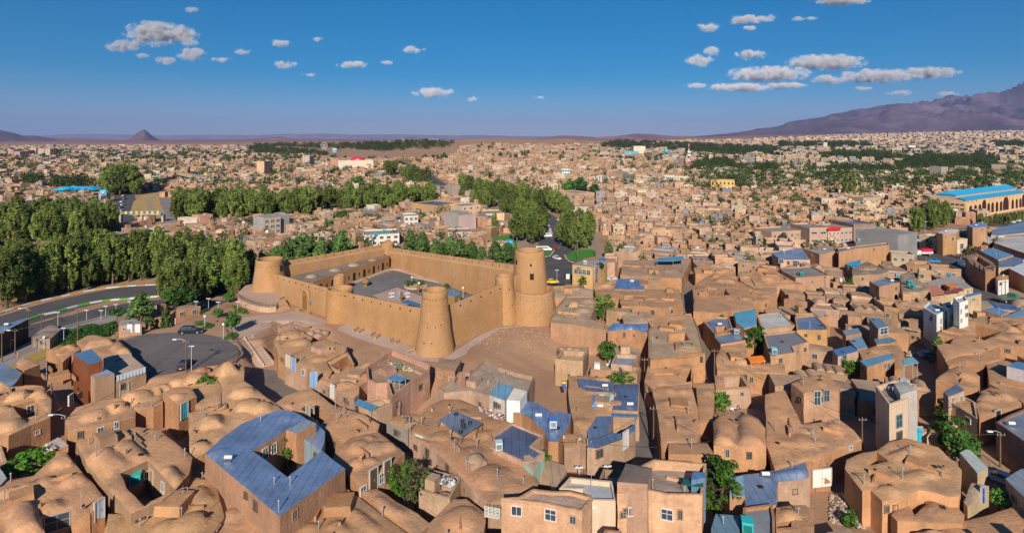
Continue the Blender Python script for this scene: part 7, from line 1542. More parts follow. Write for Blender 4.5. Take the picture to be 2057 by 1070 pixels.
# ------------------------------------------------------------------ vehicles
def car(label, p, rz, col, kind='car', group=None, L=4.3, z=None):
 p = Vector(p); o = thing({'car': 'car', 'suv': 'estate_car', 'pickup': 'pickup_truck', 'van': 'van', 'truck': 'truck'}[kind], label, {'car': 'car', 'suv': 'car', 'pickup': 'pickup', 'van': 'van', 'truck': 'truck'}[kind], p, group)
 w_ = 1.7 if kind != 'truck' else 2.3
 ca, sa = math.cos(rz), math.sin(rz)
 def T_(x, y, z_): return (p.x + x * ca - y * sa, p.y + x * sa + y * ca, p.z + z_)
 def loft(mb, secs, c, m=0, smooth=False):
  """secs = [(x, half width bottom, half width top, z bottom, z top)]"""
  vs = []
  for (x, wb, wt, zb, zt) in secs: vs += [T_(x, -wb, zb), T_(x, wb, zb), T_(x, wt, zt), T_(x, -wt, zt)]
  fs = [(4 * i + k, 4 * i + (k + 1) % 4, 4 * i + 4 + (k + 1) % 4, 4 * i + 4 + k) for i in range(len(secs) - 1) for k in range(4)]
  fs = [f[::-1] for f in fs] + [(0, 1, 2, 3), tuple(4 * (len(secs) - 1) + k for k in (3, 2, 1, 0))]
  mb.add(vs, fs, c, m, smooth)
 h = w_ / 2; k = L / 4.3
 b = MB(); g = MB(); wz = .33
 if kind in ('car', 'suv'):
  zc = 1.42 if kind == 'car' else 1.6; back = -1.55 if kind == 'car' else -2.05
  loft(b, [(-2.15 * k, h * .9, h * .84, .42, .78), (-2.05 * k, h, h * .95, .3, .92), (-1.2 * k, h, h * .95, .25, .95), (.9 * k, h, h * .95, .25, .92), (1.9 * k, h, h * .9, .28, .78), (2.15 * k, h * .88, h * .8, .38, .62)], col)
  loft(g, [(back * k, h * .9, h * .78, .9, .98), ((back + .45) * k, h * .92, h * .76, .93, zc - .04), (.25 * k, h * .92, h * .76, .92, zc - .04), (.98 * k, h * .9, h * .8, .88, .96)], (.02, .025, .03))
  r_ = MB(); loft(r_, [((back + .42) * k, h * .77, h * .74, zc - .06, zc), (.28 * k, h * .77, h * .74, zc - .06, zc)], col); part(r_, 'roof', 'paint', o)
  r_ = MB()
  for x in (-.55 * k, ((back + .42)) * k, .25 * k):
   for s in (-1, 1): r_.box(T_(x, s * h * .86, .9), (.1, .06, zc - .92), col, 0, rz)
  part(r_, 'pillar', 'paint', o)
 elif kind == 'pickup':
  loft(b, [(-2.3, h, h, .45, .6), (.1, h, h, .4, .6)], col)
  for s in (-1, 1): loft(b, [(-2.3, .05, .05, .6, 1.0), (.1, .05, .05, .6, 1.0)], col) if False else b.box(T_(-1.1, s * (h - .05), .6), (2.4, .08, .45), col, 0, rz)
  b.box(T_(-2.28, 0, .6), (.08, w_, .45), col, 0, rz)
  loft(b, [(.1, h, h * .95, .35, 1.0), (1.2, h, h * .92, .3, .98), (2.2, h * .95, h * .85, .35, .8)], col)
  loft(g, [(.12, h * .93, h * .8, .98, 1.5), (.8, h * .93, h * .8, .98, 1.5), (1.3, h * .9, h * .85, .96, 1.02)], (.02, .025, .03))
  r_ = MB(); loft(r_, [(.1, h * .84, h * .8, 1.48, 1.56), (.85, h * .84, h * .8, 1.48, 1.56)], col); part(r_, 'roof', 'paint', o)
 elif kind == 'van':
  loft(b, [(-2.4 * k, h, h * .95, .35, 1.95), (1.3 * k, h, h * .95, .35, 2.0), (1.9 * k, h, h * .93, .35, 1.2), (2.35 * k, h * .95, h * .85, .35, .95)], col)
  for s in (-1, 1): g.box(T_(-.3 * k, s * (h - .02), 1.25), (3.0 * k, .06, .45), (.02, .025, .03), 0, rz)
  loft(g, [(1.36 * k, h * .9, h * .86, 1.25, 1.93), (1.9 * k, h * .9, h * .86, 1.2, 1.28)], (.02, .025, .03))
 else:
  b.box(T_(-1.2, 0, .75), (5.0, 2.2, .2), DARK, 0, rz); loft(b, [(1.5, 1.1, 1.08, .5, 2.3), (2.9, 1.1, 1.0, .5, 2.25), (3.25, 1.08, .98, .5, 1.4)], (.62, .62, .6) if col != GREEN else GREEN)
  loft(g, [(2.6, 1.0, .95, 1.35, 2.2), (3.05, 1.02, .96, 1.35, 1.75)], (.02, .025, .03)); wz = .5
  c_ = MB()
  if col == GREEN: c_.box(T_(-1.2, 0, .95), (4.9, 2.2, .55), (.10, .13, .10), 0, rz); part(c_, 'cargo_bed', 'paint', o)
  else:
   c_.box(T_(-1.2, 0, .95), (4.9, 2.3, .75), (.6, .6, .58), 0, rz); part(c_, 'cargo_side', 'paint', o); c_ = MB(); c_.box(T_(-1.2, 0, 1.7), (4.9, 2.34, 1.1), col, 0, rz, top=.96); part(c_, 'tarpaulin', 'cloth', o)
 part(b, 'body', 'paint', o); part(g, 'windows', 'glass', o)
 ax = (1.35 * k, -1.3 * k) if kind != 'truck' else (2.3, -2.3)
 for x in ax:
  for s in (-1, 1):
   t = MB(); c0 = Vector(T_(x, s * (w_ / 2 - .12), wz)); d = Vector((-sa, ca, 0)) * s * .13
   t.tube([c0 - d, c0 + d], wz, (.02, .02, .02), 0, 14); wo = part(t, 'wheel', 'paint', o)
   t = MB(); t.tube([c0 + d * .95, c0 + d * 1.08], wz * .55, (.35, .35, .36), 0, 10); part(t, 'rim', 'paint', wo)
 fx = {'car': 2.14 * k, 'suv': 2.14 * k, 'pickup': 2.18, 'van': 2.33 * k, 'truck': 3.22}[kind]; rx = {'car': -2.13 * k, 'suv': -2.13 * k, 'pickup': -2.32, 'van': -2.42 * k, 'truck': -3.7}[kind]
 for s in (-1, 1):
  t = MB(); t.box(T_(fx, s * h * .68, .52 if kind != 'truck' else .8), (.08, .34, .15), (.75, .75, .7), 0, rz); part(t, 'headlight', 'paint', o)
  t = MB(); t.box(T_(rx, s * h * .72, .62 if kind != 'truck' else .8), (.07, .28, .15), (.45, .02, .02), 0, rz); part(t, 'tail_light', 'paint', o)
 if kind in ('car', 'suv'):
  t = MB(); t.box(T_(rx - .02, 0, .5), (.05, .5, .12), (.65, .62, .4), 0, rz); part(t, 'number_plate', 'paint', o)
 return o
def pv(c, x, y, z=0.0): p = at(c, x, y, z); return Vector((p.x, p.y, z + .04))
CW = (.68, .68, .66)
car('black estate car parked by the hedge at the back of the car park', pv('T', 1520, 905, 3), .12, (.012, .012, .016), 'suv', L=5.3)
car('black car seen from behind beside the poles of the car park', pv('A', 1808, 375, 3), 1.75, (.012, .012, .016), 'car', L=4.5)
car('yellow taxi parked at the kerb just right of the big round tower', pv('Y', 410, 765), .15, (.75, .50, .01))
car('white car driving round the junction towards the fortress', pv('Y', 468, 480), -1.1, CW); car('white box van parked on the left side of the boulevard mouth', pv('Y', 312, 378), .05, CW, 'van', L=6.2)
car('small white van standing between the pines on the boulevard kerb', pv('Y', 352, 215), .1, CW, 'van'); car('dark blue car in the shade of the boulevard pines', pv('Y', 515, 298), 1.7, (.02, .08, .28))
car('dark red car entering the shade of the boulevard pines', pv('Y', 442, 362), .6, (.28, .02, .02)); car('silver car parked under the pines left of the boulevard', pv('Y', 232, 222), .2, (.3, .36, .4)); car('white car far up the boulevard, behind the tallest pine', pv('Y', 490, 22), 1.9, CW)
car('truck with white cab and bright red tarpaulin parked by the grey block house', pv('N', 1200, 262), math.pi + .1, (.6, .015, .05), 'truck')
car('light blue pickup parked inside the store yard corner', pv('N', 1205, 362), .15, (.04, .30, .62), 'pickup'); car('bright blue pickup parked at the street edge behind the other pickup', pv('N', 1282, 312), .2, (.04, .25, .58), 'pickup')
car('white car parked against the grey block house', pv('N', 982, 296), 1.3, CW); car('dark blue car parked in the shade of the brick shell', pv('N', 1455, 325), 2.0, (.03, .12, .28)); car('old green flatbed truck parked in the lower street', pv('N', 1808, 592), .25, GREEN, 'truck')
car('light blue car tucked between broken walls beside the dark leafy tree', pv('N', 1243, 992), .1, (.08, .25, .5)); car('white car standing in the open lot among the mud houses', pv('M', 1357, 100), .1, CW)
car('silver hatchback parked in the lane by the big slate roof', pv('G', 1272, 632), .35, (.36, .42, .46)); car('white and blue car parked under the lamp pole at the right edge', pv('G', 1195, 775), 2.2, (.5, .56, .62)); car('white car at the bottom right edge of the lower street', pv('N', 1905, 640), .4, (.55, .58, .62))
for i, (c, x, y, co) in enumerate((('X', 960, 525, CW), ('X', 1015, 512, CW), ('X', 820, 522, (.3, .33, .36)), ('X', 1060, 490, (.05, .2, .4)))): car(['white car nearest the slim trees', 'white car second along', 'grey car', 'blue car'][i] + ' on the avenue before the arcaded building', pv(c, x, y), .5, co)
for i in range(9):
 q = BLV[9 + i % 4] if i < 4 else None
 p = at('Q', 1395 + i * 17, 580 + i * 15 + (i % 3) * 4); car('small car queuing on the straight avenue into town', Vector((p.x, p.y, .05)), 2.2, [CW, (.3, .3, .32), (.04, .06, .1)][i % 3], group='cars on the straight avenue')
for i in range(7):
 p = at('Z', 985 + (i % 2) * 12 - i * 6, 690 + i * 24); car('parked car on the forked road by the riverbed', Vector((p.x, p.y, .05)), 1.6, [(.5, .52, .55), (.1, .14, .2), CW][i % 3], group='cars on the forked road')
# ------------------------------------------------------------------ poles and lamps
def pole(c, x, yb, yt, label, kind='wood', z=0.0, arm=0, group=None, head=None):
 p = at(c, x, yb, z); u, v = px(c, x, yt); h = max(2.5, CH + (HZ - v) * p.y / F - z)
 names = {'wood': 'utility_pole', 'steel': 'utility_pole', 'lamp': 'street_lamp', 'globe': 'garden_lamp'}
 o = thing(names[kind], label, {'wood': 'pole', 'steel': 'pole', 'lamp': 'street lamp', 'globe': 'lamp'}[kind], (p.x, p.y, z), group)
 col = {'wood': (.17, .11, .08), 'steel': (.3, .3, .3), 'lamp': (.5, .52, .54), 'globe': (.55, .57, .58)}[kind]
 m = MB(); r = .13 if kind in ('wood', 'steel') else .07
 m.tube([(p.x, p.y, z - .3), (p.x, p.y, z + h)], [r, r * .65], col, 0, 8); part(m, 'post', 'wood' if kind == 'wood' else 'paint', o)
 if kind in ('wood', 'steel'):
  m = MB(); m.box((p.x, p.y - .12, z + h - .5), (1.2, .1, .1), (.14, .09, .07)); part(m, 'crossarm', 'wood', o)
  for s in (-.5, 0, .5): m = MB(); m.tube([(p.x + s, p.y - .12, z + h - .4), (p.x + s, p.y - .12, z + h - .18)], .045, (.5, .5, .48), 0, 6); part(m, 'insulator', 'paint', o)
 if arm:
  m = MB(); m.tube([(p.x, p.y, z + h * .97), (p.x + arm * .8, p.y - .2, z + h * 1.0 + .25), (p.x + arm * 1.7, p.y - .4, z + h + .3)], .04, (.5, .5, .5), 0, 6); part(m, 'arm', 'paint', o)
  m = MB(); m.box((p.x + arm * 1.9, p.y - .4, z + h + .2), (.75, .3, .16), (.7, .74, .78)); part(m, 'lamp_head', 'paint', o)
 elif kind == 'lamp':
  for s in (-1, 1): m = MB(); m.box((p.x + s * .3, p.y, z + h - .05), (.5, .22, .14), (.7, .74, .78)); part(m, 'lamp_head', 'paint', o)
 elif kind == 'globe':
  m = MB(); m.lathe((p.x, p.y, z + h), [(.02, 0), (.22, .1), (.3, .3), (.22, .5), (.02, .6)], (.8, .8, .78), 0, 12); part(m, 'lamp_head', 'paint', o)
 return o
PL = [('A',1817,430,110,'brown wooden pole on the near edge of the car park','wood',3,-1),('A',1870,408,170,'white lamp post beside the brown wooden pole of the car park','lamp',3,0),('A',503,870,530,'wooden pole in the dark lane between the domed houses','wood',0,0),('B',640,215,-80,'wooden pole at the corner of the long domed wall','wood',0,-1),
  ('A',18,330,20,'tall brown pole at the very left edge','wood',0,1),('A',148,250,0,'thin dark pole second from the left edge','wood',0,0),('T',230,880,712,'twin wooden pole with a lamp arm by the black shed','wood',0,-1),('T',330,875,745,'wooden pole between the black shed and the mud lid roof','wood',0,0),
  ('T',460,850,740,'slim grey lamp post behind the mud lid roof','lamp',0,0),('T',618,965,700,'tall yellow-brown pole in the shrubs of the little park','wood',1,0),('T',688,798,735,'short lamp post on the kerb, leftmost of the row along the lower road','lamp',0,0),('T',803,800,740,'second short lamp post in the row along the lower road','lamp',0,0),
  ('T',840,765,692,'third lamp post in the row along the lower road','lamp',0,0),('T',921,750,682,'fourth lamp post in the row along the lower road','lamp',0,0),('T',1030,725,665,'fifth lamp post, by the large conifer','lamp',0,0),('T',1558,730,680,'lamp post by the bright round tree at the plaza','lamp',2.8,0),
  ('T',1657,705,640,'double-headed lamp post on the hedge end of the plaza','lamp',3,0),('T',1735,735,660,'lamp post on the plaza steps wall','lamp',3,0),('T',1888,735,655,'lamp post in the bed below the terrace railing','lamp',3,0),('T',1775,955,845,'old-style double lamp at the head of the staircase','globe',3,0),
  ('T',1628,865,782,'old-style lamp behind the black estate car','globe',3,0),('T',507,950,885,'white lamp post on the grassy slope beside the hedge','lamp',1,0),('T',255,952,880,'white lamp post below the black shed','lamp',0,0),('T',85,1045,960,'white lamp post on the yellow grass at the left','lamp',0,0),('T',350,1035,965,'short lamp in the middle of the yellow grass','globe',0,0),
  ('M',410,920,745,'wooden pole against the wall below the wavy roof with white edge','wood',0,0),('M',67,460,365,'white pole beside the yellow taxi','lamp',0,0),('M',216,300,150,'tall pole on the roundabout lawn','wood',0,0),('M',345,275,180,'pole at the right end of the roundabout lawn','wood',0,0),('M',960,480,340,'wooden pole at the far mouth of the dark alley','wood',0,0),
  ('F',332,212,50,'wooden pole at the top of the sunny street','wood',0,0),('F',384,600,330,'tall thin pole on the shaded side of the sunny street','wood',0,0),('F',738,722,520,'pole between the plain block and the vaulted house','wood',0,0),('F',738,238,0,'very tall pole by the smooth pink yard wall','wood',0,0),
  ('K',365,1002,742,'twin pole at the foot of the stone staircase','wood',0,0),('C',1258,565,378,'brown pole at the bend of the lane','wood',0,0),('C',1280,572,400,'black iron pole beside the brown one in the lane','steel',0,0),('G',390,585,395,'wooden pole on the earth slope left of the tall pale house','wood',0,0),
  ('G',942,520,315,'dark pole between the grey door and the terrace house','wood',0,0),('G',1192,690,482,'lamp pole in the sunny lot at the right','wood',0,-1),('N',1132,895,738,'dark pole in front of the white houses','wood',0,0),('N',1792,550,440,'pole at the bend beside the green truck','wood',0,0),('N',1590,420,320,'pole in front of the roofless brick shell','steel',0,0),
  ('N',1378,250,150,'pale pole at the corner of the cream shop','steel',0,0),('N',1473,290,205,'pole in front of the cream shop window','steel',0,0),('N',628,620,330,'thin dark pole among the ruined mud rooms','wood',0,0),('E',1800,385,90,'steel street pole beside the white ornamented gate','steel',0,0),('X',110,722,512,'street lamp before the brown-green trees','lamp',0,0),
  ('L',883,105,15,'pale pole on the lawn behind the fortress','wood',0,0),('L',968,180,40,'pale pole beside the blue billboard','wood',0,0),('Q',1110,845,775,'pale pole before the paler wood','wood',0,0),('T',293,205,130,'white pole by the far forecourt','lamp',0,0),('T',795,75,40,'double lamp rising above the long pine belt','lamp',0,0),
  ('V',342,872,820,'lamp with long arm on the inner bank of the boulevard','lamp',0,1),('V',392,880,800,'lamp on the outer bank of the boulevard','lamp',0,-1),('G',403,800,760,'thin white mast on the dome of the lower right compound','steel',6.2,0) if False else ('E',1728,490,375,'left thin pole behind the cream terrace wall','lamp',0,0),('E',1975,480,395,'right thin pole behind the cream terrace wall','lamp',0,0)]
for q in PL: pole(q[0], q[1], q[2], q[3], q[4], q[5], q[6], q[7])
for x, y, lab in ((240, 410, 'white globe lamp behind the largest courtyard shrub'), (292, 455, 'white globe lamp by the courtyard planter'), (607, 492, 'white globe lamp right of the courtyard kiosk')): pole('L', x, y, y - 28, lab, 'globe', 3.05)
# ------------------------------------------------------------------ roof objects
def cooler(c, x, y, z, label, col=(.5, .56, .58), s=1.0, top=None):
 p = at(c, x, y, z); o = thing('evaporative_cooler', label, 'cooler', (p.x, p.y, z)); rz = R.uniform(-.5, .5)
 m = MB(); m.box((p.x, p.y, z + .12), (.95 * s, .95 * s, .95 * s), col, 0, rz); part(m, 'body', 'paint', o)
 m = MB(); m.box((p.x, p.y, z + .12 + .95 * s), (1.02 * s, 1.02 * s, .08), top or col, 0, rz); part(m, 'lid', 'paint', o)
 for k in range(4):
  a = rz + k * math.pi / 2; m = MB(); m.box((p.x + math.cos(a) * .48 * s, p.y + math.sin(a) * .48 * s, z + .25), (.05, .75 * s, .65 * s), tuple(q * .35 for q in col), 0, a); part(m, 'grille', 'paint', o)
  m = MB(); m.box((p.x + math.cos(a + .785) * .6 * s, p.y + math.sin(a + .785) * .6 * s, z - .02), (.08, .08, .16), STEEL, 0, a); part(m, 'foot', 'paint', o)
TQ = (.03, .42, .42)
for q in [('B', 1325, 590, 2.2, 'turquoise cooler in the sunken yard with the orange door', TQ, 1.3), ('E', 1037, 180, 4.5, 'white cooler on the left corner of the dark blue roof', (.5, .58, .6)), ('D', 1640, 830, 4.5, 'white and blue cooler on the wavy blue roof', (.55, .6, .62), 1.1, (.05, .2, .5)), ('F', 928, 1060, 4.5, 'turquoise cooler on the grey bitumen roof at the bottom edge', TQ, 1.2),
   ('N',132,965,5.3,'light blue cooler on the stepped dark grey roof',(.25,.5,.58),1.1),('N',328,405,5.9,'turquoise cooler on the pink brick house',TQ),('N',1017,418,5.6,'pale cooler at the back of the domed grey-brown roof',(.25,.42,.5)),('N',1097,465,5.8,'turquoise cooler among the little domes',TQ),('N',1128,495,5.7,'second turquoise cooler nearest the brick cube among the little domes',TQ),
   ('N',1387,412,4.5,'blue cooler behind the orange sheet roof',(.05,.3,.5)),('N',1297,388,4.5,'grey cooler on the wall top by the street',(.4,.45,.45)),('M',1347,822,4.4,'grey cooler on the stained slate roof',(.35,.42,.46)),('G',1085,940,.1,'white cooler in the white yard by the blue door',(.7,.7,.68)),('N',738,160,7.1,'cooler on the long brown brick building',(.3,.5,.58)),('N',640,195,7.1,'white cooler near the left end of the long brown brick building',(.55,.55,.55)),
   ('M',268,322,8.1,'white cooler on the yellow brick corner building',(.6,.62,.62)),('Q',1010,1010,9.2,'turquoise cooler on the white three storey building',TQ,1.4),('Q',1075,985,9.2,'second turquoise cooler on the white three storey building',TQ,1.4)]: cooler(*q)
def tyre(p, r=.33): m = MB(); m.lathe((p.x, p.y, p.z), [(r * .5, .05), (r * .62, .19), (r * .95, .2), (r, .1), (r * .95, .0), (r * .62, 0), (r * .5, .05)], (.015, .015, .017), 0, 16); return m
D4 = [at('D', x, y, 5.0) for x, y in ((565, 760), (720, 672), (975, 790), (930, 818), (785, 912))]
m = MB(); m.add([tuple(p) for p in D4] + [(p.x, p.y, 4.85) for p in D4], [(4, 3, 2, 1, 0)[::-1], (5, 6, 7, 8, 9)[::-1]] + [(5 + i, 5 + (i + 1) % 5, (i + 1) % 5, i) for i in range(5)], (.26, .31, .38))
for p in D4: m.tube([(p.x, p.y, 3.6), (p.x, p.y, 4.86)], .05, (.2, .13, .1), 0, 5)
solo(m, 'metal_sheet', 'foil', 'loose grey-blue sheet roof held down by old tyres', 'sheet roof', (D4[0].x, D4[0].y, 4.9))
for x, y, lab in ((730, 712, 'farthest from the lane'), (790, 774, 'topmost of the close three'), (797, 810, 'in the middle of the close three'), (803, 834, 'lowest of the close three'), (862, 792, 'nearest the right edge'), (775, 878, 'at the bottom corner')): solo(tyre(at('D', x, y, 5.02)), 'tyre', 'paint', 'black tyre on the grey-blue sheet, ' + lab, 'tyre', at('D', x, y, 5.02))
def scatter(name, c, poly, n, z, cols, smin, smax, label, cat, mat, seed, hh=.8):
 W = [tuple(p[:2]) for p in pts(c, *poly, z=z)]; rg = random.Random(seed); xs = [p[0] for p in W]; ys = [p[1] for p in W]; mb = MB(); k = 0; t = 0
 while k < n and t < n * 30:
  t += 1; x, y = rg.uniform(min(xs), max(xs)), rg.uniform(min(ys), max(ys)); d = -float(seg_dist(np.array([x]), np.array([y]), W)[0])
  if d < 0: continue
  s = rg.uniform(smin, smax); zz = z + min(hh, d * .35) * rg.random(); a = rg.uniform(0, 3); cc = rg.choice(cols); q = [Vector((rg.uniform(-1, 1), rg.uniform(-1, 1), rg.uniform(-1, 1))).normalized() * s * rg.uniform(.5, 1) for _ in range(6)]
  v = [Vector((x, y, zz + s * .3)) + w_ for w_ in (Vector((s, 0, 0)), Vector((0, s, 0)), Vector((-s, 0, 0)), Vector((0, -s, 0)), Vector((0, 0, s * .7)), Vector((0, 0, -s * .5)))]
  v = [a_ + b_ * .4 for a_, b_ in zip(v, q)]
  mb.add(v, [(0, 1, 4), (1, 2, 4), (2, 3, 4), (3, 0, 4), (1, 0, 5), (2, 1, 5), (3, 2, 5), (0, 3, 5)], jit(cc, rg, .2)); k += 1
 o = solo(mb, name, mat, label, cat, (sum(xs) / len(xs), sum(ys) / len(ys), z)); o['kind'] = 'stuff'
TR = [(.6, .6, .6), (.5, .55, .62), (.2, .35, .6), (.55, .3, .35), (.6, .55, .4), (.15, .15, .2), (.7, .68, .66), (.3, .4, .5)]
scatter('rubbish','M',[(415,1070),(440,1010),(490,930),(580,950),(595,1075),(500,1090)],900,.1,TR,.12,.35,'heap of bright plastic rubbish beside the round green tree','rubbish','cloth',1,1.2)
scatter('rubbish','M',[(385,440),(405,395),(460,385),(510,440),(450,460),(400,465)],420,.1,TR,.15,.4,'heap of pale rubbish behind the yellow brick corner building','rubbish','cloth',2,1.2)
RB = [(.42, .3, .22), (.35, .24, .17), (.5, .38, .3), (.3, .2, .14), (.55, .5, .45)]
scatter('rubble','G',[(205,850),(300,840),(380,920),(460,1010),(420,1050),(300,1030),(200,1010)],1100,.05,RB,.06,.28,'stony rubble spread over the slope below the white doors','rubble','concrete',3,.4)
scatter('rubble','G',[(400,160),(480,150),(560,170),(640,180),(620,210),(500,205),(430,190)],420,.3,RB,.08,.35,'collapsed mud brick rubble behind the tall pale house','rubble','concrete',4,1.6)
for k_, poly_ in enumerate((((640, 890), (740, 790), (870, 735), (1100, 705)), ((870, 735), (1100, 705), (1230, 800), (1180, 900)), ((640, 890), (870, 735), (1180, 900), (900, 960)))):
 Wp = [tuple(p[:2]) for p in pts('L', *poly_, z=1.5)]; rg = random.Random(k_ + 50); mb = MB(); n_ = 0
 for _ in range(2000):
  if n_ > 110: break
  x, y = rg.uniform(min(p[0] for p in Wp), max(p[0] for p in Wp)), rg.uniform(min(p[1] for p in Wp), max(p[1] for p in Wp))
  if seg_dist(np.array([x]), np.array([y]), Wp)[0] > 0: continue
  s_ = rg.uniform(.06, .22); z_ = gh(x, y); mb.add([(x + s_, y, z_), (x, y + s_, z_), (x - s_, y, z_), (x, y - s_, z_), (x + s_ * .2, y, z_ + s_ * .8)], [(0, 1, 4), (1, 2, 4), (2, 3, 4), (3, 0, 4)], rg.choice([(.4, .28, .2), (.28, .18, .12), (.45, .35, .28), (.12, .12, .05)])); n_ += 1
 o_ = solo(mb, 'gravel', 'concrete', ['loose stones on the upper left of the bare fortress slope', 'loose stones on the right of the bare fortress slope', 'loose stones low on the bare fortress slope'][k_], 'stones', (Wp[0][0], Wp[0][1], 1)); o_['kind'] = 'stuff'
scatter('rubble','D',[(930,640),(1060,660),(1180,720),(1170,770),(1060,740),(960,680)],150,3.9,[(.3,.1,.07),(.55,.5,.45),(.2,.2,.25),(.45,.3,.2)],.1,.35,'torn rugs and scrap lying on the mud roof above the tyre sheet','scrap','cloth',6,.3)
scatter('scrap','E',[(465,440),(520,410),(640,440),(665,470),(640,505),(560,490)],160,3.7,[(.1,.1,.13),(.4,.42,.45),(.6,.6,.6),(.2,.13,.1)],.08,.4,'pile of scrap metal frames on the roof right of the big yard tree','scrap','paint',7,.4)
scatter('scrap','D',[(105,215),(160,230),(260,250),(350,290),(320,320),(240,300),(120,260)],120,5.1,[(.5,.5,.5),(.05,.3,.2),(.3,.15,.08),(.6,.4,.1),(.2,.12,.08)],.1,.4,'scattered sacks, pots and firewood on the parapeted roof terrace','belongings','cloth',8,.5)
scatter('bread','B',[(340,285),(470,200),(570,240),(430,300)],160,3.55,[(.6,.45,.22),(.65,.52,.3),(.5,.5,.55)],.1,.25,'pale bread and cloth drying on the small shed roof','drying bread','cloth',9,.15)
scatter('scrap','F',[(830,320),(880,290),(885,350),(845,365)],70,.3,[(.6,.6,.6),(.1,.1,.12),(.4,.35,.3)],.1,.4,'white and black scrap in the vine yard','scrap','paint',10,.5)
scatter('scrap','N',[(1075,920),(1130,930),(1140,970),(1100,1000),(1080,960)],120,.2,[(.35,.25,.2),(.5,.45,.4),(.2,.15,.12)],.1,.4,'scattered timber in the yard by the light blue awning','timber','wood',11,.5)
# ------------------------------------------------------------------ odd structures
H('T',[(-260,930),(0,850),(215,780),(228,792),(0,905),(-260,1010)],5.2,'black-sided shed with long white-edged blue roof at the left edge',roof='sheet',rc=(.22,.32,.45),wall='sheet',wc=(.02,.02,.025),cell=3)
H('T',[(300,890),(400,835),(440,845),(485,870),(400,950),(310,940),(250,935)],2.4,'sloping mud cellar roof with two stubs on the yellow grass',cell=1,domes=[(370,900,60,.2)],rc=(.34,.26,.22),wc=(.33,.25,.2))
H('T',[(942,830),(960,805),(1080,790),(1125,825),(1125,838),(945,842)],5.4,'small brick guard house with two white doors beside the car park',wall='brick',roof='concrete',wc=(.40,.23,.14),rc=(.3,.26,.24),cell=2,doors=[(1032,900,1.1,1.9,(.62,.68,.72)),(1095,900,1.1,1.9,(.62,.68,.72))],wins=[(990,872,.6,.6)],base=2.5)
a_, b_ = at('Z', 962, 895, 0), at('Z', 1298, 890, 0); o_ = thing('footbridge', 'yellow and blue panelled footbridge over the riverbed road', 'footbridge', (*((a_ + b_) / 2)[:2], 0)); L_ = (b_ - a_).length
m = MB(); m.box((*((a_ + b_) / 2)[:2], 4.2), (L_, 3, .5), (.4, .35, .28)); part(m, 'deck', 'concrete', o_)
for k in range(16):
 m = MB(); q = a_.lerp(b_, (k + .5) / 16); m.box((q.x, q.y - 1.5, 4.7), (L_ / 17, .12, 1.7), (.72, .45, .02) if k % 2 == 0 else (.05, .2, .42)); part(m, 'panel', 'paint', o_)
for t in (0, .5, 1): m = MB(); q = a_.lerp(b_, t); m.box((q.x, q.y, 0), (1.2, 2, 4.2), (.4, .36, .32)); part(m, 'pier', 'concrete', o_)
a_, b_ = at('Z', 1455, 535, 2), at('Z', 1615, 575, 2); o_ = thing('bridge', 'long low road bridge with yellow railings beyond the riverbed', 'bridge', (*((a_ + b_) / 2)[:2], 0)); d_ = (b_ - a_); L_ = d_.length; rz_ = math.atan2(d_.y, d_.x)
m = MB(); m.box((*((a_ + b_) / 2)[:2], 5), (L_, 14, 1.2), (.35, .32, .3), 0, rz_); part(m, 'deck', 'concrete', o_); m = MB(); m.box((*((a_ + b_) / 2 + Vector((0, -7.2, 0)))[:2], 5.6), (L_, .4, 2.2), (.6, .38, .05), 0, rz_); part(m, 'railing', 'paint', o_)
for t in (.05, .35, .65, .95): m = MB(); q = a_.lerp(b_, t); m.box((q.x, q.y, 0), (2, 10, 5), (.3, .27, .25), 0, rz_); part(m, 'pier', 'concrete', o_)
p = atD('L', 941, 222, 214); o_ = thing('billboard', 'tall blue billboard on the pavement behind the back wall of the fortress', 'billboard', (p.x, 214, 0))
m = MB(); m.tube([(p.x, 214, -.2), (p.x, 214, 3.2)], .15, STEEL, 0, 8); part(m, 'post', 'paint', o_); m = MB(); m.box((p.x, 214, 3.0), (2.6, .3, 5.4), (.04, .25, .55)); part(m, 'panel', 'paint', o_)
m = MB(); rgm = random.Random(3)
for i in range(9): m.box((p.x + rgm.uniform(-.8, .8), 213.8 - i * .01, 3.4 + i * .5), (rgm.uniform(.3, 1.0), .06, rgm.uniform(.3, .6)), rgm.choice([(.6, .7, .75), (.02, .08, .2), (.1, .45, .6)]))
part(m, 'picture', 'paint', o_)
p = atD('Q', 598, 285, 1900); gz_ = gh(p.x, 1900); o_ = thing('ferris_wheel', 'white ferris wheel rising over the dark park on the skyline', 'ferris wheel', (p.x, 1900, gz_)); r_ = 11.5; zc = p.z
m = MB()
for rr in (r_, r_ * .8):
 m.tube([(p.x + rr * math.cos(a), 1900, zc + rr * math.sin(a)) for a in [i * math.pi / 18 for i in range(37)]], .3, (.62, .62, .6), 0, 5, caps=False)
part(m, 'rim', 'paint', o_)
m = MB()
for i in range(18): a = i * math.pi / 9; m.tube([(p.x, 1900, zc), (p.x + r_ * math.cos(a), 1900, zc + r_ * math.sin(a))], .18, (.6, .6, .58), 0, 4)
part(m, 'spokes', 'paint', o_)
for i in range(18): a = i * math.pi / 9; m = MB(); m.box((p.x + r_ * math.cos(a), 1900, zc + r_ * math.sin(a) - 1), (1.2, 1.2, 1.2), (.6, .55, .5)); part(m, 'cabin', 'paint', o_)
m = MB()
for s in (-1, 1): m.tube([(p.x, 1898, zc), (p.x + s * 6, 1898, gz_)], .4, (.6, .6, .6), 0, 5)
part(m, 'support', 'paint', o_)
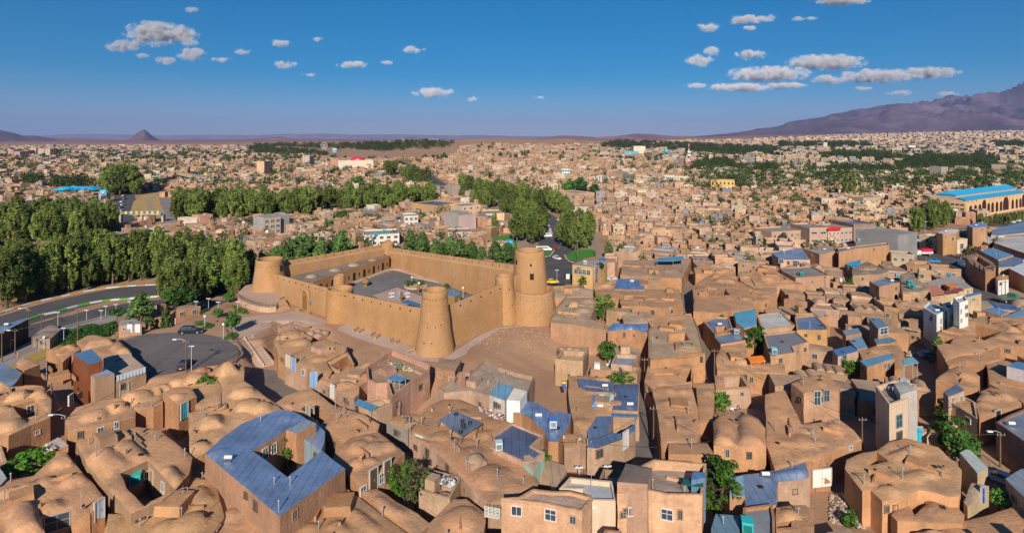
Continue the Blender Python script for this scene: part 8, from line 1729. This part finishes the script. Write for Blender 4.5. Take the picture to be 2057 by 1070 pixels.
p = atD('Q', 684, 356, 1700); gz_ = gh(p.x, 1700) ; m = MB(); m.lathe((p.x, 1700, gz_ - 2), [(8, 0), (8, p.z - gz_ + 19), (7.6, p.z - gz_ + 20.5), (.1, p.z - gz_ + 21.5)], (.38, .46, .5), 0, 24); m.lathe((p.x, 1700, p.z + 8), [(8.2, 0), (8.2, 6)], (.12, .4, .5), 0, 24); solo(m, 'water_tank', 'paint', 'round blue-banded water tank behind the cream hotel', 'tank', (p.x, 1700, gz_))
p = atD('Q', 1470, 292, 1750); gz_ = min(p.z, gh(p.x, 1750)); o_ = thing('pavilion', 'tall flat-topped columned pavilion on the wooded ridge', 'pavilion', (p.x, 1750, gz_)); zt = atD('Q', 1470, 234, 1750).z
m = MB(); m.box((p.x, 1750, zt - 3), (34, 22, 3.2), (.2, .21, .25)); part(m, 'roof', 'concrete', o_)
for i in range(6): m = MB(); m.box((p.x - 14 + i * 5.6, 1741, gz_ - 3), (1.6, 1.6, zt - gz_), (.2, .21, .24)); part(m, 'column', 'concrete', o_)
m = MB(); m.box((p.x, 1753, gz_ - 3), (12, 10, zt - gz_), (.17, .18, .2)); part(m, 'core', 'concrete', o_)
p = atD('V', 1462, 362, 900); o_ = thing('radio_mast', 'red and white lattice mast right of the turquoise dome', 'mast', (p.x, 900, 0)); zt = atD('V', 1462, 262, 900).z; m = MB()
for i in range(9): m.tube([(p.x, 900, 2 + (zt - 2) * i / 9), (p.x, 900, 2 + (zt - 2) * (i + 1) / 9)], [2.0 - .18 * i, 1.85 - .18 * i], (.6, .04, .04) if i % 2 else (.65, .65, .65), 0, 4, smooth=False)
part(m, 'shaft', 'paint', o_)
for i, z_ in ((0, .5), (1, .62)): m = MB(); m.lathe((p.x, 899, zt * z_), [(3.2, 0), (3.2, 2), (2, 2.5), (.1, 2.6)], (.6, .6, .6), 0, 10); part(m, 'dish', 'paint', o_)
Bx('Q',1020,272,1050,272,22,30,'pale apartment block on the wooded ridge, leftmost of three',wc=(.5,.38,.3),cat='building',name='tower_block',z=20) if False else None
for i, (x, w_) in enumerate(((1012, 32), (1055, 32), (1100, 28), (1150, 60), (1215, 36), (1255, 36), (1295, 38), (1338, 46))):
 p = atD('Q', x + w_ / 2, 275, 2250); p0 = atD('Q', x, 275, 2250); p1_ = atD('Q', x + w_, 275, 2250); zt = atD('Q', x, 252 if i < 4 else 236, 2250).z; zb = gh(p.x, 2250) - 10
 o_ = thing('tower_block', 'pinkish apartment block on the skyline behind the wooded ridge', 'building', (p.x, 2250, zb), 'apartment blocks on the wooded ridge')
 m = MB(); m.box((p.x, 2250, min(zb, zt - 40)), ((p1_ - p0).length * .9, 25, zt - min(zb, zt - 40)), (.48, .33, .26) if i < 3 else (.42, .23, .18)); part(m, 'wall', 'plaster', o_); m = MB()
 for k in range(4): m.box((p.x, 2250 - 12.6, zt - 6 - k * 7), ((p1_ - p0).length * .75, .5, 3), (.12, .08, .07))
 part(m, 'windows', 'glass', o_)
for (x, y, w_, lab) in ((85, 190, 55, 'larger orange pointed tent by the far forecourt'), (25, 185, 45, 'smaller orange tent at the left edge')):
 p = at('T', x, y); o_ = thing('tent', lab, 'tent', p); r_ = pixlen('T', w_, p.y) * .75; m = MB()
 for dx in (-.5, .5): m.lathe((p.x + dx * r_, p.y, 2.2), [(r_ * .9, 0), (r_ * .45, 1.6), (.15, 4.6), (.01, 5)], (.72, .17, .04), 0, 8, smooth=False)
 part(m, 'canopy', 'cloth', o_)
 for sx in (-1, 1):
  for sy in (-1, 1): m = MB(); m.tube([(p.x + sx * r_, p.y + sy * r_ * .6, 0), (p.x + sx * r_, p.y + sy * r_ * .6, 2.4)], .08, STEEL, 0, 5); part(m, 'post', 'paint', o_)
H('L',[(485,442),(560,442),(590,462),(545,486),(487,470)],6.0,'wooden kiosk with blue roof in the corner of the fortress courtyard',roof='sheet',rc=(.12,.28,.44),wall='wood',wc=(.3,.17,.07),cell=2,name='kiosk',cat='kiosk',ex=False,base=3)
sheetroof('L',[(160,522),(210,505),(300,535),(300,556)],5.4,'low blue canopy behind the front wall inside the fortress',(.07,.2,.38),base=3.05)
def jar(c, x, y, label, s=1.0):
 p = at(c, x, y, 3.05); m = MB(); m.lathe((p.x, p.y, 3.0), [(.5 * s, 0), (.55 * s, .3), (.2 * s, .5), (.75 * s, 1.0), (.95 * s, 1.5), (.8 * s, 1.9), (.4 * s, 2.3), (.5 * s, 2.5), (.02, 2.5)], (.22, .12, .05), 0, 16); solo(m, 'jar', 'wood', label, 'jar', (p.x, p.y, 3))
jar('K', 980, 410, 'large brown jar monument on the courtyard asphalt', 1.25); jar('L', 165, 518, 'small brown basin at the edge of the patio', .6); jar('L', 287, 460, 'dark round pot by the planting bed', .6)
for i in range(6):
 p = at('L', 95 + (i % 3) * 55, 462 + (i // 3) * 24, 3.2); m = MB(); m.box((p.x, p.y, 3.17), (1.6, .5, .3), [(.6, .62, .7), (.2, .35, .6), (.65, .6, .6)][i % 3], 0, .6); m.tube([(p.x, p.y, 3.2), (p.x, p.y, 4.1)], .05, (.7, .7, .7), 0, 5); m.dome((p.x, p.y, 4.05), .16, .2, (.6, .1, .1), 0, 8, 3)
 solo(m, 'display_bench', 'paint', 'small white and blue display stand on the courtyard patio', 'stand', (p.x, p.y, 3.1), 'display stands on the patio')
p = at('Y', 608, 722); o_ = thing('booth', 'dark green street booth with white front by the corner building', 'booth', p); m = MB(); m.box(p, (2.2, 2.2, 2.6), (.03, .06, .05)); part(m, 'cabin', 'paint', o_); m = MB(); m.box((p.x - .4, p.y - 1.14, .5), (1.2, .1, 1.7), (.6, .62, .6)); part(m, 'front_panel', 'paint', o_); m = MB(); m.box((p.x, p.y, 2.6), (2.5, 2.5, .15), (.05, .08, .07)); part(m, 'lid', 'paint', o_)
p = at('D', 1742, 462, 4.0); o_ = thing('bin', 'blue bin with bright yellow lid on the mud roof', 'bin', (p.x, p.y, 4)); m = MB(); m.lathe((p.x, p.y, 3.95), [(.3, 0), (.36, 1.0)], (.05, .12, .45), 0, 12); part(m, 'drum', 'paint', o_); m = MB(); m.lathe((p.x, p.y, 4.95), [(.45, 0), (.45, .15), (.02, .2)], (.7, .5, .02), 0, 12); part(m, 'lid', 'paint', o_)
def person(p, col, label, h=1.62, rz=0.0):
 sk = [((0, 0, .93), .13), ((0, .01, 1.15), .115), ((0, 0, 1.36), .14), ((0, 0, 1.47), .055), ((0, -.02, 1.56), .1), ((0, -.02, 1.64), .085),
   ((.09,0,.86),.1),((.1,-.01,.48),.075),((.1,.02,.08),.05),((.1,-.12,.04),.04),((-.09,0,.86),.1),((-.11,.08,.48),.075),((-.12,.1,.08),.05),((-.12,-.04,.04),.04),
   ((.19,0,1.36),.06),((.26,.02,1.1),.045),((.22,-.12,.9),.035),((.2,-.2,.86),.03),((-.19,0,1.36),.06),((-.27,.02,1.1),.045),((-.24,-.14,.92),.035),((-.21,-.22,.88),.03)]
 E = [(0, 1), (1, 2), (2, 3), (3, 4), (4, 5), (0, 6), (6, 7), (7, 8), (8, 9), (0, 10), (10, 11), (11, 12), (12, 13), (2, 14), (14, 15), (15, 16), (16, 17), (2, 18), (18, 19), (19, 20), (20, 21)]
 me = bpy.data.meshes.new('person'); me.from_pydata([v for v, _ in sk], E, []); o = bpy.data.objects.new('person', me); COL.objects.link(o); o.location = p; o.rotation_euler = (0, 0, rz)
 md = o.modifiers.new('s', 'SKIN')
 for i, (_, r) in enumerate(sk): me.skin_vertices[0].data[i].radius = (r, r)
 me.skin_vertices[0].data[0].use_root = True
 o.modifiers.new('u', 'SUBSURF').levels = 1
 m_ = bpy.data.materials.new('skin'); m_.use_nodes = True; m_.node_tree.nodes['Principled BSDF'].inputs['Base Color'].default_value = (.4, .22, .15, 1); me.materials.append(m_)
 ORG[o.name] = Vector(p); tag(o, label, 'person')
 c = MB(); c.lathe((p[0], p[1], p[2] + .35), [(.27, 0), (.2, .45), (.17, .7), (.22, .98), (.1, 1.12)], col, 0, 14); part(c, 'dress', 'cloth', o)
 c = MB(); c.lathe((p[0], p[1] + .01, p[2] + 1.42), [(.16, 0), (.13, .1), (.125, .2), (.08, .28), (.01, .3)], (.05, .02, .03), 0, 12, a0=-.9, a1=4.0); part(c, 'headscarf', 'cloth', o)
 return o
q = at('G', 1037, 1000, .05); person((q.x, q.y, .05), (.45, .03, .05), 'person in a red dress standing by the low wall of the white yard', rz=.5)
# ------------------------------------------------------------------ power cables
PO = [o for o in S.objects if o.parent is None and o.name.startswith('utility_pole')]
top = {}
for o in PO:
 ch = [c for c in o.children if c.name.startswith('post')][0]; top[o.name] = o.location + Vector((0, 0, max(v.co.z for v in ch.data.vertices) - .3))
used_ = set()
for o in PO:
 c_ = sorted((q for q in PO if q is not o and (q.location - o.location).length < 42 and tuple(sorted((q.name, o.name))) not in used_), key=lambda q: (q.location - o.location).length)[:1]
 for q in c_:
  used_.add(tuple(sorted((q.name, o.name)))); mb = MB(); a_, b_ = top[o.name], top[q.name]; L_ = (b_ - a_).length
  mb.tube([a_.lerp(b_, t / 10) - Vector((0, 0, L_ * .05 * 4 * (t / 10) * (1 - t / 10))) for t in range(11)], .03, (.03, .03, .03), 0, 4)
  solo(mb, 'power_cable', 'paint', 'thin black cable slung from the ' + ' '.join(o['label'].split()[:10]), 'cable', a_)
# ------------------------------------------------------------------ mountains
def mountains(name, prof, D0, D1, foot, amp, seed, col, n=260, rows=26, back=True):
 """prof = [(photo u, photo v)] of the ridge at distance D1; foot = v of the lower edge at D0"""
 us = np.array([p[0] for p in prof], float); vs = np.array([p[1] for p in prof], float)
 V = []; f = []
 uu = np.linspace(us[0], us[-1], n)
 for i, u in enumerate(uu):
  vr = np.interp(u, us, vs)
  zr = CH + (HZ - vr) * D1 / F; zf = CH + (HZ - (foot if not callable(foot) else foot(u))) * D0 / F - 30
  for j in range(rows + 4):
   t = j / rows
   D = D0 + (D1 - D0) * t
   X = (u - CX) / F * D
   s = min(t, 1.0)
   base = zf + (zr - zf) * (s ** 1.25)
   if t > 1: base = zr - (zr - zf) * (t - 1) * 3.5
   rel = zr - zf
   rid = 1 - abs(noise.noise(Vector((X / (amp * 6), D / (amp * 9), seed)))) * 2
   rid2 = noise.noise(Vector((X / (amp * 2.2), D / (amp * 3), seed + 5)))
   nz = (rid - .55) * rel * .75 * math.sin(math.pi * min(1, s) * .85 + .12) + rid2 * rel * .24 + noise.noise(Vector((X / (amp * .7), D / amp, seed + 9))) * rel * .12
   if s >= .999: nz *= .25
   nz *= min(1, s * 6)
   if j == 0: base -= 250
   V.append((X, D, max(base + nz, zf - 5 - 250 * (j == 0))))
 m = rows + 4
 mb = MB(); mb.add(V, [(i * m + j, (i + 1) * m + j, (i + 1) * m + j + 1, i * m + j + 1) for i in range(n - 1) for j in range(m - 1)], col, 0, True)
 struct(mb, name, 'rock')
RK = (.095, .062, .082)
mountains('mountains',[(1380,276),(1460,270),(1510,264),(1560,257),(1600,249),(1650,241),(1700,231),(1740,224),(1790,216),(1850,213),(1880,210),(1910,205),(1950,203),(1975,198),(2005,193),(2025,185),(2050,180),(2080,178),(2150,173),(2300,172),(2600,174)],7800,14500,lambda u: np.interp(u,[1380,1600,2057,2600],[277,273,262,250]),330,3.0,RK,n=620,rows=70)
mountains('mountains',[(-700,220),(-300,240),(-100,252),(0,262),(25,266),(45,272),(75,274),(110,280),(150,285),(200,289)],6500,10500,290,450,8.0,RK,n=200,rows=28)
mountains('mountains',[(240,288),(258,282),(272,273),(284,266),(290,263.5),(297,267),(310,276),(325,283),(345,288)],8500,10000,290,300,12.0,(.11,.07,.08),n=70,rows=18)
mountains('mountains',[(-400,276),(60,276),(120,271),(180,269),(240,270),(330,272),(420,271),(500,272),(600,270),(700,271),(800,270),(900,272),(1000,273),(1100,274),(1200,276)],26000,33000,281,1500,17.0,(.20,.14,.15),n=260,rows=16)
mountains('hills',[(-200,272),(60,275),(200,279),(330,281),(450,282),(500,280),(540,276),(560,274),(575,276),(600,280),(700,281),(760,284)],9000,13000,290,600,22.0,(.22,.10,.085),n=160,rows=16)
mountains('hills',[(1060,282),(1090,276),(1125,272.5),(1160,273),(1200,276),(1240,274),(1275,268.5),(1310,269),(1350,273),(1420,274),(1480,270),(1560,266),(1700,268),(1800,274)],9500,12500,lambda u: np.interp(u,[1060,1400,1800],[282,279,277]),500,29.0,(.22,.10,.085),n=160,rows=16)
# ------------------------------------------------------------------ clouds, beyond the haze
m = bpy.data.materials.new('cloud'); m.use_nodes = True; t = m.node_tree
for n_ in list(t.nodes): t.nodes.remove(n_)
out = N(t, 'ShaderNodeOutputMaterial'); vol = N(t, 'ShaderNodeVolumePrincipled'); t.links.new(vol.outputs[0], out.inputs['Volume'])
vol.inputs['Color'].default_value = (.97, .95, .95, 1); vol.inputs['Anisotropy'].default_value = -0.5
tc = N(t, 'ShaderNodeTexCoord'); ob = tc.outputs['Object']
ln = N(t, 'ShaderNodeVectorMath', operation='LENGTH'); t.links.new(ob, ln.inputs[0])
geo = N(t, 'ShaderNodeNewGeometry')
nz = noise_tex(t, geo.outputs['Position'], .0014, 7, .7)
f_ = math_n(t, 'ADD', math_n(t, 'MULTIPLY', math_n(t, 'SUBTRACT', 1.0, ln.outputs['Value']), 1.15), math_n(t, 'MULTIPLY', math_n(t, 'SUBTRACT', nz, .52), 4.0))
f_ = rng_map(t, f_, .16, .62, 0, 1)
t.links.new(math_n(t, 'MULTIPLY', f_, .0030), vol.inputs['Density'])
MATS['cloud'] = m
m.cycles.volume_step_rate = 1.0
bmc = bmesh.new(); bmesh.ops.create_icosphere(bmc, subdivisions=3, radius=1.0); mec = bpy.data.meshes.new('cloud'); bmc.to_mesh(mec); bmc.free(); mec.materials.append(m)
CL = [(312,68,62,26,0),(245,93,32,14,0),(362,70,40,20,0),(385,110,30,14,0),(332,122,20,10,0),(382,88,18,9,0),(283,112,16,7,0),(445,120,20,7,0),(490,105,18,7,0),(385,20,15,6,0),(563,87,22,8,0),(637,78,12,6,0),(573,130,24,9,0),(620,151,18,5,0),
  (708,130,34,8,0),(778,126,14,5,0),(832,100,24,8,0),(870,186,42,11,0),(948,198,16,7,0),(1082,196,12,4,0),(1424,55,26,10,0),(1500,40,42,10,0),(1546,36,14,8,0),(1505,57,20,5,0),(1603,38,14,5,0),(1632,37,14,5,0),(1690,2,60,10,0),(1405,122,28,13,0),(1430,104,20,10,0),(1508,110,34,11,0),
  (1660,126,80,17,0),(1545,149,86,16,0),(1490,176,75,9,0),(1400,172,30,6,0),(1580,172,50,7,0),(1665,160,40,9,0),(1760,153,75,15,0),(1860,147,68,13,0),(1735,178,20,5,0),(1812,187,30,6,0),(1902,189,26,6,0)]
WN = ['largest puffy', 'small round left tail of the largest', 'right half of the largest', 'bright small', 'curved thin', 'small bright', 'tiny grey', 'thin', 'thin streaky', 'faint high', 'small pale', 'tiny pale', 'ragged pale', 'tiny flat', 'flat white', 'tiny faint', 'short bright', 'wide faint low', 'small low', 'tiny low', 'small bright high', 'flat bright high', 'small round high', 'faint lower', 'tiny high', 'faint tiny high', 'cropped topmost', 'lumpy leaning', 'upper part of the lumpy leaning', 'compact bright', 'long bright', 'long lumpy', 'long low faint', 'thin low faint', 'faint low middle', 'small middle', 'broad long', 'tapering far right', 'tiny low right', 'flat low right', 'faint lowest right']
for i, (u, v, rx, ry, _) in enumerate(CL):
 D = 50800 - v * 16; o = bpy.data.objects.new('cloud', mec); COL.objects.link(o); o.location = ((u - CX) / F * D, D, CH + (HZ - v) / F * D)
 k = 1.08; o.scale = (rx / F * D * k, rx / F * D * .45, ry / F * D * k)
 tag(o, WN[i] + ' white cloud in the ' + ('left' if u < 700 else 'middle' if u < 1200 else 'right') + ' of the sky', 'cloud', 'small fair weather clouds')
# ------------------------------------------------------------------ haze
HAZE = 2.8e-5
mb = MB(); mb.box((0, 20700, -60), (86000, 43500, 1640), (1, 1, 1)); hz_ = mb.build('haze', ['plaster'], None, (0, 20700, -60)); hz_['kind'] = 'stuff'; tag(hz_, 'thin blue-violet haze lying over the plain and the town', 'haze'); hz_['kind'] = 'stuff'
m = bpy.data.materials.new('haze'); m.use_nodes = True; t = m.node_tree
for n_ in list(t.nodes): t.nodes.remove(n_)
out = N(t, 'ShaderNodeOutputMaterial'); vol = N(t, 'ShaderNodeVolumePrincipled'); t.links.new(vol.outputs[0], out.inputs['Volume'])
vol.inputs['Color'].default_value = (.36, .50, .95, 1); vol.inputs['Density'].default_value = HAZE; vol.inputs['Anisotropy'].default_value = 0.0
hz_.data.materials.clear(); hz_.data.materials.append(m)
for o in list(S.objects):
 if 'used' in o: del o['used']
long_ = [o['label'] for o in S.objects if 'label' in o and len(o['label'].split()) > 16]
print('LONG', len(long_)); print('\n'.join(sorted(set(long_))))
